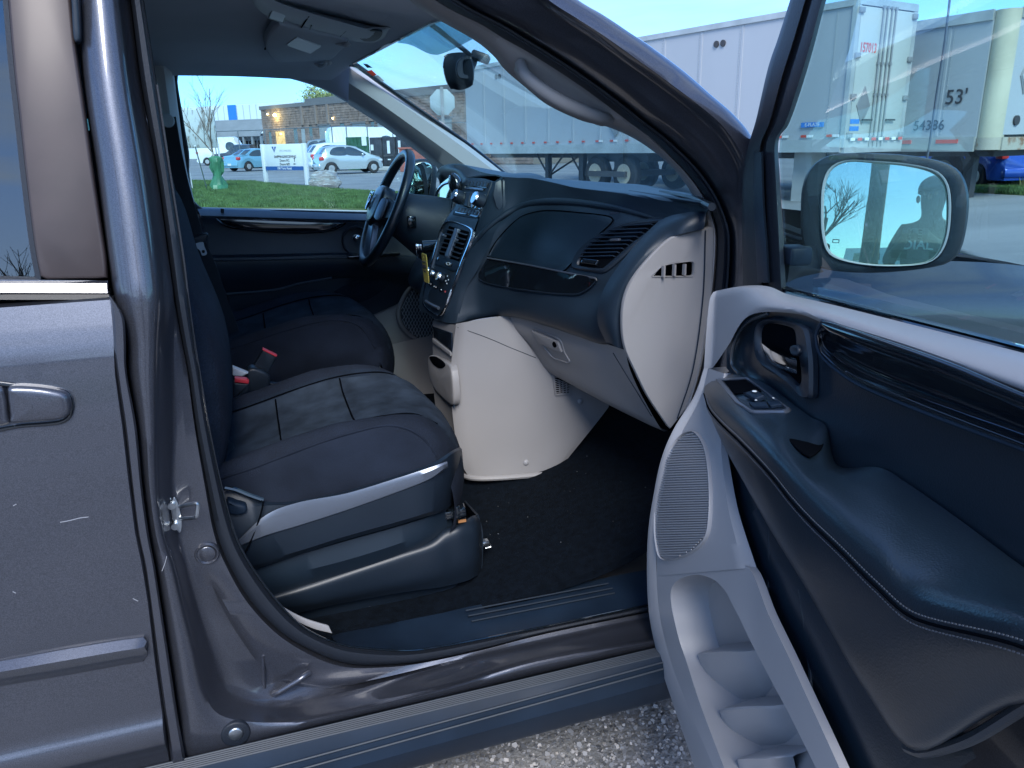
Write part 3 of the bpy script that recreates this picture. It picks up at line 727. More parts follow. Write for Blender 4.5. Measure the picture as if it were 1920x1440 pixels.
diamond(Rr, X1, T1(L1+.095, .5, zf+.78), .38, .24, 'steel_grey', tr)
def wheelset(par, T, x, dd, R=.5, hm='hub_tan'):
    for d in dd:
        w_ = mk('wheel', cyl(T(x, d-.13, R), T(x, d+.13, R), R, n=30, bev=.05), 'tyre', par)
        mk('hub', [cyl(T(x, d-.15, R), T(x, d-.05, R), R*.56, R*.5, n=22), cyl(T(x, d-.2, R), T(x, d-.1, R), R*.2, n=12)], hm, w_)
v = ray(1108, HY(1108)); x_a = (v.y*o.x-v.x*o.y)/(v.x*X1.y-v.y*X1.x)
v = ray(1150, HY(1150)); x_b = (v.y*o.x-v.x*o.y)/(v.x*X1.y-v.y*X1.x)
for xx in (x_a, x_a+1.24): wheelset(tr, T1, xx, (.3, 2.2))
mk('axle_frame', [box(T1(x_a+.6, WD/2, .95), (2.6, 1.2, .25), X1, n1), box(T1(x_a+.6, WD/2, .5), (1.6, 2.0, .15), X1, n1)], 'steel_dark', tr)
for px in (1000, 1065):
    v = ray(px, HY(px)); xx = (v.y*o.x-v.x*o.y)/(v.x*X1.y-v.y*X1.x)
    mk('landing_leg', [box(T1(xx, .6, .58), (.16, .16, 1.15), X1, n1), box(T1(xx, .6, .03), (.35, .3, .06), X1, n1), tube([T1(xx, .6, .35), T1(xx+.9, .6, 1.1)], .03, lin=True), tube([T1(xx, .6, .35), T1(xx-.7, .6, 1.1)], .03, lin=True), box(T1(xx, 2, .58), (.16, .16, 1.15), X1, n1), tube([T1(xx, .6, .35), T1(xx, 2, 1.0)], .03, lin=True)], 'steel_dark', tr)
mk('dock_block', box(T1(L1-1.1, .6, .55), (.45, .6, 1.1), X1, n1), 'concrete', tr)
mk('underframe', [box(T1(L1/2, WD/2, 1.0), (L1*.96, .5, .16), X1, n1)], 'steel_dark', tr)

# second trailer on the right: side then rounded corner then nose
C2 = B(1866, 16.7); S2 = B(1707, 18.4); t2, X2_, n2_, L2_ = trailer('semi_trailer', S2, C2, 0, 0, 0, 'white box trailer numbered 54386 with a cream rounded front corner', -FWD)
N2 = B(1990, 15.6)
def T2(x, d, z): return C2 - X2_*x - n2_*d + V((0, 0, z))
LL = 16.0; zf2, zt2 = 1.15, 3.76
nose = (N2-C2); nose.z = 0; wd = 2.6; nd = -n2_
mk('box_body', box(T2(LL/2+.2, wd/2, (zf2+zt2)/2), (LL-.4, wd, zt2-zf2), X2_, n2_), 'trailer_white', t2, flat=True)
mk('nose_panel', box(T2(.1, wd/2, (zf2+zt2)/2+.1), (.22, wd-.5, zt2-zf2-.2), X2_, n2_), 'trailer_white', t2, flat=True)
for d in (0, wd):
    cpt = T2(.24, .24 if d == 0 else wd-.24, 0)
    mk('corner_post', cyl(cpt+V((0, 0, zf2)), cpt+V((0, 0, zt2)), .25, n=32), 'corner_cream', t2)
mk('top_rail', [box(T2(LL/2+.2, -.01, zt2-.08), (LL-.4, .06, .2), X2_, n2_), box(T2(-.02, wd/2, zt2-.08), (.06, wd-.5, .2), X2_, n2_)], 'trailer_rail', t2)
mk('bottom_rail', [box(T2(LL/2+.2, -.02, zf2+.02), (LL-.4, .06, .3), X2_, n2_)], 'trailer_rail', t2)
mk('nose_rail', [box(T2(-.02, wd/2, zf2+.02), (.08, wd-.4, .26), X2_, n2_), cyl(T2(.24, .24, zf2-.1), T2(.24, .24, zf2+.15), .27, n=24)], 'rusty_cream', t2)
for k in range(5): mk('reflector', box(T2(1.0+k*1.1, -.06, zf2+.08), (.5, .016, .08), X2_, n2_), 'decal_red', t2)
for k in range(12): mk('panel_joint', box(T2(1.3+k*1.22, -.004, (zf2+zt2)/2), (.06, .014, zt2-zf2-.4), X2_, n2_), 'trailer_white', t2)
rv = []
for kk in range(13):
    for j in range(44): rv.append(box(T2(1.2+kk*1.22, -.006, zf2+.25+j*.058), (.014, .02, .014), X2_, n2_))
mk('rivets', rv, 'trailer_rail', t2, kind='stuff')
text('length_mark', "53'", T2(.95, -.02, zf2+.98), X2_, Z, .42, 'ink', t2, bold=.004)
text('unit_number', '54386', T2(1.5, -.02, zf2+.42), X2_, Z, .3, 'ink', t2, bold=.003)
Rn = -n2_
text('unit_number', '54386', T2(-.03, 1.35, zf2+1.9), Rn, Z, .22, 'sign_blue', t2)
mk('nose_decal', box(T2(-.02, 1.4, zf2+2.45), (.012, .34, .14), X2_, n2_), 'sign_blue', t2)
text('decal_logo', 'CTR', T2(-.035, 1.4, zf2+2.66), Rn, Z, .24, 'sign_blue', t2, bold=.006)
diamond(Rn, X2_, T2(-.03, .72, zf2+1.35), .36, .2, 'steel_grey', t2); diamond(Rn, X2_, T2(-.045, .72, zf2+1.35), .28, .15, 'trailer_white', t2)
mk('round_cap', cyl(T2(-.01, .62, zf2+.48), T2(-.05, .62, zf2+.48), .1), 'steel_dark', t2)
mk('hose_coupling', [box(T2(-.1, 1.62, zf2+.6), (.12, .3, .4), X2_, n2_, bev=.02), tube([T2(-.1, 1.6, zf2+.5), T2(-.16, 1.55, zf2+.2), T2(-.1, 1.5, zf2-.1)], .03)], 'steel_dark', t2)
for xx in (2.4, 3.6): wheelset(t2, T2, xx, (.3, 2.2))
mk('underframe', [box(T2(LL/2, wd/2, 1.0), (LL*.96, 1.4, .2), X2_, n2_), box(T2(.9, .8, .58), (.2, .2, 1.15), X2_, n2_)], 'steel_dark', t2)

# ================= small outdoor things =================
# white sign board
p0, p1 = WZ(500, 345, .05), WZ(577, 346, .05); Xs = (p1-p0).normalized(); ns = V((Xs.y, -Xs.x, 0)); Ls = (p1-p0).length
sg = empty('sign_board', (p0+p1)/2, 'white shipping and receiving sign board on two posts at the lawn edge', 'sign')
for q_ in (p0, p1): mk('sign_post', box(q_+V((0, 0, .75)), (.14, .14, 1.52), Xs, ns, bev=.01), 'post_white', sg)
mk('board', box((p0+p1)/2+V((0, 0, 1.02)), (Ls-.16, .06, .96), Xs, ns, bev=.006), 'sign_white', sg)
mk('address_band', box((p0+p1)/2+ns*.033+V((0, 0, .6)), (Ls-.18, .008, .15), Xs, ns), 'sign_blue', sg)
sc = (p0+p1)/2+ns*.035
text('address_text', '150 Toro Road', sc+ns*.006+V((0, 0, .6)), Xs, Z, .13, 'sign_white', sg, bold=.002)
text('heading_text', 'SHIPPING/RECEIVING', sc+V((0, 0, 1.03))+Xs*.1, Xs, Z, .13, 'ink', sg, bold=.003)
text('door_text', 'Doors F/C', sc+V((0, 0, .89))+Xs*.05, Xs, Z, .125, 'ink', sg, bold=.003); text('door_text', 'Doors B/D', sc+V((0, 0, .75))+Xs*.05, Xs, Z, .125, 'ink', sg, bold=.003)
text('company_text', 'VIPCOMBUERG', sc+V((0, 0, 1.25))+Xs*.14, Xs, Z, .1, 'sign_grey', sg)
tri = lambda c, pts: plate([c+Xs*x+Z*z for x, z in pts], .004, .0005, lin=True, face=ns)
mk('logo', [tri(sc+Xs*-.48+Z*1.31, [(-.13, .1), (-.03, .1), (.0, -.12)]), tri(sc+Xs*-.48+Z*1.31, [(.13, .1), (.03, .1), (.0, -.12)])], 'sign_blue', sg)
mk('arrow', [tri(sc+Xs*.6+Z*.92, [(-.015, -.08), (.015, -.08), (.015, .03), (.05, .03), (0, .1), (-.05, .03), (-.015, .03)]), tri(sc+Xs*.6+Z*.76, [(.07, -.012), (.07, .012), (-.02, .012), (-.02, .04), (-.09, 0), (-.02, -.04), (-.02, -.012)])], 'ink', sg)
# wrapped boulder
bc = WZ(610, 350, .05); vs = []
def rock(c, r, sq, seed, ns_=18, nm=12, amp=.12):
    rnd = random.Random(seed); rings = []; off = [[rnd.uniform(-amp, amp) for _ in range(ns_)] for _ in range(nm)]
    for j in range(1, nm):
        t = pi*j/nm
        rings.append([c+V((sin(t)*cos(2*pi*k/ns_)*sq[0], sin(t)*sin(2*pi*k/ns_)*sq[1], cos(t)*sq[2]))*r*(1+off[j][k]) for k in range(ns_)])
    return rings_mesh(rings, False, True, True)
setp(mk('boulder', rock(bc+V((0, 0, .18)), .62, (.92, .7, .62), 4), 'wrapped_rock'), label='grey boulder wrapped in creased clear film beside the sign', category='rock')
# young bare tree with watering bag
def bare_tree(basep, h, r0, seed, m, depth=4, spread=.5, nb=3):
    rnd = random.Random(seed); g = []; tips = []
    def branch(p, d, l, r, lev):
        pts = [p]; q_ = p.copy(); dd = d.copy()
        for k in range(4):
            dd = (dd+V((rnd.uniform(-1, 1), rnd.uniform(-1, 1), rnd.uniform(-.3, .6)))*.13).normalized(); q_ = q_+dd*l/4; pts.append(q_.copy())
        g.append(tube(pts, lambda t: r*(1-.45*t), n=5 if lev else 8, seg=7)); tips.append(q_)
        if lev < depth:
            for k in range(nb+(lev == 0)):
                s = rnd.uniform(.35, 1) if lev else rnd.uniform(.45, 1); bp = pts[min(4, int(s*4))]; a_ = rnd.uniform(0, 2*pi)
                nd = (dd+V((cos(a_), sin(a_), rnd.uniform(0, .4)))*spread*rnd.uniform(.6, 1.3)).normalized(); branch(bp, nd, l*rnd.uniform(.5, .72), r*.5, lev+1)
    branch(basep, V((0, 0, 1)), h, r0, 0); return g, tips
tb = WZ(412, 358, .05); tt = empty('young_tree', tb, 'slender leafless young tree with a green watering bag at its foot', 'tree')
g, tips = bare_tree(tb, 2.5, .045, 12, 'bark', 4, .7, 3)
mk('trunk', g[0], 'bark_pale', tt); mk('crown', g[1:], 'bark', tt)
bag = []
for z_, rx_ in ((.0, .36), (.08, .38), (.2, .27), (.36, .2), (.5, .15), (.62, .2), (.78, .23), (.95, .24), (1.08, .22), (1.14, .1)):
    rnd = random.Random(int(z_*100)); bag.append([tb+V((cos(2*pi*k/14)*rx_*rnd.uniform(.55, 1.15), sin(2*pi*k/14)*rx_*.7*rnd.uniform(.55, 1.15), z_)) for k in range(14)])
mk('watering_bag', rings_mesh(bag, False, True, True), 'bag_green', tt, sharp=20)
s0, s1 = WZ(388, 358, .05), None
mk('stake', tube([WZ(389, 358, .05), B(367, 23, 1.5)], .018, lin=True), 'post_white', tt)
# pale board on leaning posts
c0, c1 = B(345, 28, 1.5), B(410, 28, 1.5); Xb = (c1-c0).normalized(); nb_ = V((Xb.y, -Xb.x, 0)).normalized()
bd = empty('notice_board', B(380, 28), 'weathered pale board on thin leaning posts behind the young tree', 'sign')
mk('board', box((c0+c1)/2+V((0, 0, .58)), ((c1-c0).length, .08, 1.25), Xb, nb_, bev=.02), 'wet_board', bd)
mk('post', [tube([c0+V((.1, 0, 0))-V((0, 0, 1.5)), c0+V((.05, 0, .1))], .03, lin=True), tube([c1-V((0, 0, 1.5)), c1+V((0, 0, .1))], .03, lin=True)], 'post_white', bd)
# fence
fp = [B(x, d, 0) for x, d in ((500, 60), (560, 57), (625, 55), (652, 53.5), (691, 53), (738, 52.5), (800, 52), (880, 52))]
fp = [B(405, 62, 0), B(450, 61, 0)]+fp
fe = empty('wire_fence', fp[3], 'tall chain link fence with thin posts and a top rail before the warehouse', 'fence')
for p_ in fp: mk('fence_post', cyl(p_, p_+V((0, 0, 2.75)), .035, n=8), 'fence_metal', fe)
mk('top_rail', tube([p_+V((0, 0, 2.75)) for p_ in fp], .03, n=6, lin=True), 'fence_metal', fe)
wr_ = []
for p_, q_ in zip(fp, fp[1:]):
    Lx = (q_-p_).length; k = int(Lx/.5)
    for i in range(k):
        for (za, zb_) in ((0, 2.7),):
            s_ = p_.lerp(q_, i/k); e_ = p_.lerp(q_, min(1, (i+4)/k))
            wr_.append(tube([s_+V((0, 0, 0)), e_+V((0, 0, 2.7))], .004, n=3, lin=True)); wr_.append(tube([s_+V((0, 0, 2.7)), e_], .004, n=3, lin=True))
mk('wire_mesh', wr_, 'fence_metal', fe, kind='stuff')
# green screened cage and black bins with notices
g0, g1 = B(650, 51.2), B(692, 50.6); Xg = (g1-g0).normalized(); ng = V((Xg.y, -Xg.x, 0))
sc_ = empty('screen_panel', (g0+g1)/2, 'dark green sheeted fence panel with a white notice', 'screen')
mk('sheet', [box(g0.lerp(g1, (k+.5)/12)+V((0, 0, 1.0)), ((g1-g0).length/12*.96, .05+.04*(k % 2), 2.0), Xg, ng) for k in range(12)], 'green_sheet', sc_, flat=True)
mk('notice', box(g0.lerp(g1, .82)+V((0, 0, 1.75))+ng*.06, (.34, .02, .55), Xg, ng), 'paper', sc_)
for i, (p0_, p1_, lab) in enumerate(((693, 716, 'black steel bin enclosure left of the centre post with a small notice'), (717, 741, 'black steel bin enclosure with one tall leaning white notice'), (742, 757, 'narrow black bin enclosure nearest the red brick pier'))):
    g0, g1 = B(p0_, 50.4-.4*i), B(p1_, 50.0-.4*i); Xg = (g1-g0).normalized(); ng = V((Xg.y, -Xg.x, 0)); Lg = (g1-g0).length
    bn = empty('bin_enclosure', (g0+g1)/2, lab, 'bin', 'black bins by the fence')
    mk('cabinet', box((g0+g1)/2+V((0, 0, 1.0))-ng*.4, (Lg*.97, .8, 1.9), Xg, ng, bev=.03), 'bin_black', bn)
    mk('shelf_rail', box((g0+g1)/2+V((0, 0, .85))+ng*.04, (Lg*.8, .08, .1), Xg, ng), 'steel_dark', bn)
    mk('notice', box((g0+g1)/2+V((0, 0, 1.35))+ng*.03+Xg*(.0 if i else -.25), (.2 if i else .2, .02, .34 if i == 0 else .75), Xg, ng), 'paper', bn)
    mk('handle', box((g0+g1)/2+V((0, 0, .62))+ng*.03, (.2, .03, .07), Xg, ng), 'paper', bn)
mk('kerb_block', box(B(712, 48.5, .12), (2.2, .4, .24), Xg, ng, bev=.03), 'concrete', label='pale concrete kerb block in front of the black bins', cat='kerb')
rb = mk('brick_pier', [box(B(775, 46, .62), (1.6, .4, 1.24), RTX, FWD), box(B(775, 46, 1.28), (1.7, .5, .1), RTX, FWD)], 'red_brick', label='low red brick wall seen through the steering wheel', cat='wall')
# stop sign seen from behind
sp = B(833, 24); ss = empty('stop_sign', sp, 'blank back of an octagonal stop sign on a metal post', 'sign')
cpt = sp+V((0, 0, 2.58)); octo = [cpt + RTX*cos(radians(22.5+45*k))*.39 + Z*sin(radians(22.5+45*k))*.39 for k in range(8)]
mk('sign_plate', plate(octo, .01, .002, lin=True), 'stop_back', ss)
mk('post', box(sp+V((0, 0, 1.5))-FWD*.05, (.09, .04, 3.0), RTX, FWD), 'steel_grey', ss)
# spring tree over the roof
st = empty('leafing_tree', B(612, 95), 'tree in pale spring leaf rising behind the warehouse roof', 'tree')
g, tips = bare_tree(B(612, 95), 5, .3, 21, 'bark', 4, .7, 4)
mk('trunk', g[0], 'bark', st); mk('branches', g[1:], 'bark', st)
lf = []; rnd = random.Random(9)
for t_ in tips:
    for k in range(9):
        p_ = t_+V((rnd.gauss(0, .35), rnd.gauss(0, .35), rnd.gauss(0, .35))); a_ = V((rnd.uniform(-1, 1), rnd.uniform(-1, 1), rnd.uniform(-1, 1))).normalized()*.11; b_ = a_.orthogonal().normalized()*.07
        lf.append(([p_-a_, p_+b_, p_+a_, p_-b_], [(0, 1, 2, 3)]))
mk('crown', lf, 'spring_leaf', st, kind='stuff', flat=True)
# rough verge and road on the right side
vq = [WZ(x, y, .02) for x, y in ((1780, 350), (2100, 362), (2100, 375), (1780, 358))]
mk('verge', plate(vq, .06, .01, lin=True, face=Z), 'soil', kind='structure', flat=True)
grass_many('grass', [vq], 26000, .05, .14, .12, 'grass_blade', 50, 'ragged roadside grass below the deep blue sedan')
vq2 = [WZ(x, y, .0) for x, y in ((1740, 338), (2100, 350), (2100, 362), (1740, 351))]
grass_many('scrub', [vq2], 4000, .1, .4, .12, 'grass_dry', 80, 'dry brown scrub and litter under the right trailer')
rq = [WZ(x, y, .0) for x, y in ((1300, 352), (2600, 372), (4200, 620), (1300, 620))]
mk('road', poly(gp(rq, .006)), 'road', kind='structure', flat=True)
eq = [WZ(x, y, .0) for x, y in ((1300, 352), (2600, 380), (2600, 425), (1300, 396))]
# ================= minivan body =================
van = empty('minivan', (.4, 1.0, 0), 'dark grey minivan with its front passenger door wide open', 'minivan')
def loftS(rails, per=6, sub_v=0, lin_v=True):
    """rails share stations; smooth along each rail between stations"""
    m = len(rails[0]); R = []
    for r in rails:
        p = [P(t) for t in r]; o = []
        for i in range(m-1):
            a, b = p[i], p[i+1]; a0 = p[i-1] if i else a*2-b; b1 = p[i+2] if i+2 < m else b*2-a; l0 = (b-a).length
            if (a-a0).length > 1.8*l0: a0 = a+(a0-a).normalized()*1.8*l0
            if (b1-b).length > 1.8*l0: b1 = b+(b1-b).normalized()*1.8*l0
            for k in range(per): o.append(cr_(a0, a, b, b1, k/per))
        o.append(p[-1]); R.append(o)
    if sub_v:
        N2 = []
        cols = [spl([R[j][i] for j in range(len(R))], sub_v, lin=lin_v) for i in range(len(R[0]))]
        R = [[c[k] for c in cols] for k in range(sub_v)]
    return rings_mesh(R, False, closed_u=False)
PYS = [-160, 0, 160, 320, 480, 563, 640, 700, 800, 913, 1000, 1060]
o_ = [(130, -160), (144, 0), (156, 160), (180, 320), (201, 480), (215, 563), (236, 640), (239, 700), (256, 800), (267, 913), (279, 1000), (290, 1060), (301, 1130), (318, 1240), (333, 1340), (350, 1434), (500, 1390), (640, 1353), (840, 1307), (1007, 1267), (1223, 1217), (1330, 1192)]
c_ = [(200, -160), (222, 0), (242, 160), (269, 320), (293, 480), (301, 563), (298, 640), (297, 700), (296, 800), (297, 913), (308, 1000), (328, 1060), (345, 1130), (367, 1215), (388, 1300), (430, 1339), (533, 1352), (640, 1336), (840, 1287), (1007, 1238), (1223, 1199), (1330, 1177)]
d_ = [(222, -160), (243, 0), (263, 160), (293, 320), (315, 480), (326, 563), (325, 640), (326, 700), (328, 800), (324, 913), (335, 1000), (350, 1060), (372, 1135), (395, 1205), (425, 1280), (470, 1312), (545, 1320), (650, 1298), (840, 1247), (1000, 1209), (1223, 1160), (1330, 1137)]
g_ = [(223, -160), (244, 0), (264, 160), (294, 320), (316, 480), (327, 563), (341, 640), (353, 700), (367, 800), (388, 913), (405, 1000), (428, 1060), (470, 1130), (530, 1190), (600, 1229), (660, 1247), (733, 1247), (800, 1240), (900, 1219), (1030, 1186), (1223, 1146), (1330, 1123)]
f_ = [(243, -160), (269, 0), (294, 160), (318, 320), (343, 480), (353, 563), (364, 640), (374, 700), (391, 800), (415, 913), (440, 1000), (470, 1060), (522, 1130), (572, 1178), (630, 1206), (683, 1216), (767, 1221), (830, 1213), (900, 1200), (1033, 1174), (1223, 1134), (1330, 1111)]
def mixl(a, b, t): return [(p[0]+(q[0]-p[0])*t, p[1]+(q[1]-p[1])*t) for p, q in zip(a, b)]
def yy(l, y):
    if callable(y): return [(p[0], p[1], y(i)) for i, p in enumerate(l)]
    return [(p[0], p[1], y) for p in l]
tb_ = lambda i: max(0, 563-PYS[i])/563*.085 if i < 6 else 0
low = lambda a, b: (lambda i: (a if i < 13 else b if i > 16 else a+(b-a)*(i-12)/4)+tb_(i))
# outer skin + step + inner face of pillar and rocker, one pressed steel panel
m1 = mixl(d_, g_, .42); m2 = mixl(d_, g_, .5)
tc_ = lambda v: (lambda i: v+.7*tb_(i))
skin = [yy(o_, low(.075, .05)), yy(mixl(o_, c_, .06), low(.034, .03)), yy(mixl(o_, c_, .2), low(.024, .02)), yy(mixl(o_, c_, .45), low(.016, .016)), yy(mixl(o_, c_, .75), low(.018, .016)), yy(mixl(o_, c_, .93), low(.026, .02)), yy(c_, low(.045, .032)),
        yy(mixl(c_, d_, .2), low(.07, .05)), yy(mixl(c_, d_, .75), low(.1, .085)), yy(d_, low(.108, .098)), yy(mixl(d_, g_, .12), low(.11, .105)),
        yy(m1, lambda i: .112+.8*tb_(i) if i < 12 or i > 17 else .124), yy(m2, lambda i: .113+.8*tb_(i) if i < 12 or i > 17 else .112), yy(mixl(d_, g_, .94), tc_(.118)), yy(g_, tc_(.13)), yy(mixl(g_, f_, .15), tc_(.15))]
mk('side_panel', loftS(skin, 6), 'paint', van, sharp=60)
# door opening rubber seal around the pillar and sill
mk('door_seal', loftS([yy(mixl(g_, f_, .02), tc_(.15)), yy(mixl(g_, f_, .08), tc_(.122)), yy(mixl(g_, f_, .35), tc_(.112)), yy(mixl(g_, f_, .7), tc_(.114)), yy(mixl(g_, f_, .95), tc_(.13)), yy(f_, tc_(.16)), yy(mixl(g_, f_, 1.02), tc_(.2))], 6), 'rubber', van, sharp=60)
mk('seal_lip', tube([(p[0]-2, p[1]-1, tc_(.128)(i)) for i, p in enumerate(f_)], .0022, n=6, seg=180), 'gloss_black', van)
# corrugation of the seal edge
lip = spl([(p[0]+1, p[1]+1, .13) for p in f_[2:20]], 420)
mk('seal_teeth', [box(p, (.0025, .004, .0035), bev=0) for p in lip[::1]], 'rubber', van, kind='stuff')
# flange strip of the pillar next to the sliding door
fl = [(205, 553), (222, 575), (233, 600), (236, 640), (238, 700), (256, 800), (267, 913), (279, 1000), (290, 1060), (301, 1130), (318, 1240), (333, 1340), (350, 1434), (362, 1500)]
fa = [(204, 555), (208, 575), (211, 600), (213, 640), (219, 700), (233, 800), (246, 913), (257, 1000), (270, 1060), (280, 1130), (294, 1240), (308, 1340), (322, 1434), (332, 1500)]
mk('door_flange', loftS([yy(fa, .06), yy(fa, .012), yy(mixl(fa, fl, .2), .004), yy(mixl(fa, fl, .8), .004), yy(fl, .012), yy(fl, .06)], 6), 'paint', van)
# hole plug, bolt and pressed bead
def disc(c, y, r, name, m, h=.006, dome=.002):
    p = P((c[0], c[1], y)); pts = [p+V((cos(2*pi*k/28), 0, sin(2*pi*k/28)))*r for k in range(28)]
    return mk(name, plate(pts, h, .003, lin=True, dome=dome, face=V((0, -1, 0))), m, van)
mk('hole_plug', frame([P((388, 1040, .108))+V((cos(2*pi*k/28), 0, sin(2*pi*k/28)))*.021 for k in range(28)], [P((388, 1040, .108))+V((cos(2*pi*k/28), 0, sin(2*pi*k/28)))*.0155 for k in range(28)], .012, .003, n=28, lin=True, face=V((0, -1, 0))), 'paint', van)
disc((388, 1040), .111, .0155, 'hole_plug', 'paint')
disc((442, 1378), .013, .025, 'bolt_cover', 'rubber', .01, .002); disc((442, 1378), .009, .013, 'bolt_head', 'zinc', .008, .001)
mk('pressed_bead', tube([(513, 1301, .104), (523, 1297, .1), (560, 1275, .098), (570, 1268, .1), (580, 1262, .106)], lambda t: .0065, n=12, seg=16), 'paint', van)
mk('pressed_ridge', tube([(493, 1229, .113), (494, 1260, .112), (496, 1290, .114)], .003, n=8, seg=10), 'paint', van)
# striker
sk = P((328, 962, .1))
mk('door_striker', [plate([V((sk.x-.006, sk.y, sk.z))+V((cos(2*pi*k/24)*.0085, 0, sin(2*pi*k/24)*.031)) for k in range(24)], .004, .001, lin=True, face=V((0, -1, 0))),
    plate([V((sk.x+.003, sk.y-.006, sk.z-.002))+V((cos(2*pi*k/24)*.0065, 0, sin(2*pi*k/24)*.033)) for k in range(24)], .004, .001, lin=True, face=V((0, -1, 0))),
    cyl(V((sk.x-.002, sk.y-.004, sk.z+.018)), V((sk.x-.002, sk.y-.012, sk.z+.018)), .006), cyl(V((sk.x-.002, sk.y-.004, sk.z-.02)), V((sk.x-.002, sk.y-.012, sk.z-.02)), .006),
    tube([(338, 950, .095), (345, 948, .085), (368, 944, .075), (371, 947, .074), (369, 968, .074), (364, 971, .076), (345, 972, .088), (338, 972, .095)], .0035, n=8, seg=40)], 'zinc', van)
# ---- sliding door ----
sd = mk('sliding_door', ([], []), 'paint', van, at=(0, 0, 0)); bpy.data.objects.remove(sd)
edge = [(206, 562), (210, 590), (213, 640), (215, 700), (229, 800), (242, 913), (253, 1000), (266, 1060), (277, 1130), (290, 1240), (304, 1340), (318, 1434), (335, 1540)]
yz = [(1.25, .05), (1.16, .034), (1.12, .022), (1.08, .012), (1.0, .004), (.9, 0.0), (.7, 0), (.5, .002), (.46, .002), (.44, -.008), (.41, -.008), (.39, .006), (.33, .02), (.2, .05)]
def yof(z):
    t = sorted([(a, b) for a, b in yz]); return interp(t, z)
ep = []
for p in edge:
    y = .01
    for _ in range(4): q_ = W(p[0], p[1], y); y = yof(q_.z)
    ep.append(q_)
zs = sorted({round(a, 3) for a, b in yz} | {round(.2+.025*k, 3) for k in range(40)})
def edge_x(z):
    t = sorted([(q_.z, q_.x) for q_ in ep]); return interp(t, z)
ztop = ep[0].z
rows = []
for z in [v for v in zs if v < ztop]+[ztop]:
    xe = edge_x(z); rows.append([V((-1.6+(xe+1.6)*k/24, yof(z), z)) for k in range(25)] + [V((xe+.0015, yof(z)+.006, z)), V((xe+.001, yof(z)+.05, z))])
rows.append([V((p.x, p.y+.03, p.z+.001)) for p in rows[-1]])
sd = mk('sliding_door', rings_mesh(rows, False, closed_u=False), 'paint', van, sharp=40)
# belt rail under the window and its rubber
def sy(px, py, y): return W(px, py, y)
def band(name, t0, t1, b0, b1, y, m, par, th=.012, bulge=.004, xl=-1.6):
    """horizontal strip between two lines given at right end; extended rearwards"""
    def ex(a, b): a, b = P(a), P(b); d = (b-a); return a+d*((xl-a.x)/d.x)
    A = [ex(t0, t1), P(t1)]; Bb = [ex(b0, b1), P(b1)]
    q_ = [A, [a.lerp(b, .15)+V((0, -bulge, 0)) for a, b in zip(A, Bb)], [a.lerp(b, .85)+V((0, -bulge, 0)) for a, b in zip(A, Bb)], Bb]
    return mk(name, loft(q_, nu=2, lin=True, lin_u=True, thick=th), m, par)
band('belt_moulding', (0, 527, .05), (201, 526, .05), (0, 551, .046), (203, 552, .046), 0, 'paint', sd, .02, .006)
band('belt_rubber', (0, 552, .05), (204, 552, .05), (0, 562, .052), (206, 562, .052), 0, 'gloss_black', sd, .02, 0)
band('glass_rubber', (0, 517, .056), (74, 519, .056), (0, 528, .052), (74, 528, .052), 0, 'rubber', sd, .02, 0)
# painted pillar applique and rear glass
ap = [(8, -60), (14, 0), (24, 117), (37, 233), (50, 350), (65, 467), (76, 524), (76, 524), (200, 522), (200, 522), (197, 480), (185, 400), (172, 311), (156, 194), (141, 90), (132, 0), (127, -60)]
mk('pillar_applique', plate([(p[0], p[1], .05+.06*(524-p[1])/524) for p in ap], .012, .004, n=90), 'applique', sd)
mk('glass_frame', loftS([[(p[0]-9, p[1], .055+.06*(524-p[1])/524) for p in ap[:7]], [(p[0]+1, p[1], .053+.06*(524-p[1])/524) for p in ap[:7]]], 4), 'rubber', sd)
# pillar cap piece
cp = [(124, -40), (132, -10), (136, 60), (140, 78), (149, 76), (150, 60), (146, 0), (140, -40)]
mk('pillar_cap', plate([(p[0], p[1], .09) for p in cp], .02, .003, n=40), 'black_plastic', sd)
g0 = [P((p[0]-9, p[1], .056+.06*(524-p[1])/524)) for p in ap[1:7]]
gl = []
for t in range(6): gl.append([V((-1.5, g0[t].y, g0[t].z)), g0[t]])
mk('window_glass', loft(gl, nu=2, lin=True, lin_u=True, thick=.004), 'dark_glass', sd)
mk('dark_cabin_sheet', poly([V((-1.6, .14, .9)), V((-.22, .14, .9)), V((-.22, .24, 1.75)), V((-1.6, .24, 1.75))]), 'dark_open', sd, flat=True)  # black sheet added to stand in for the dim cabin behind the glass
# door handle
def hpath(pts, y): return [(x, y_, y) for x, y_ in pts]
mk('handle_recess', frame(hpath([(-60, 722), (40, 723), (100, 728), (128, 737), (138, 760), (132, 785), (110, 797), (40, 803), (-60, 812)], -.001), hpath([(-60, 728), (40, 729), (98, 734), (122, 742), (131, 760), (126, 780), (106, 790), (40, 796), (-60, 804)], -.001), .006, .002, n=64), 'gloss_black', sd)
hp = [(15, 727), (60, 727), (102, 733), (124, 741), (132, 760), (127, 781), (108, 789), (60, 793), (19, 795), (17, 780), (14, 757), (13, 744)]
mk('door_handle', plate(hpath(hp, -.012), .02, .008, n=60, dome=.0015, steps=4), 'paint', sd)
mk('handle_bezel', plate(hpath([(-90, 730), (0, 727), (9, 742), (12, 757), (14, 782), (15, 796), (-90, 806)], -.008), .015, .006, n=50, dome=.004), 'paint', sd)
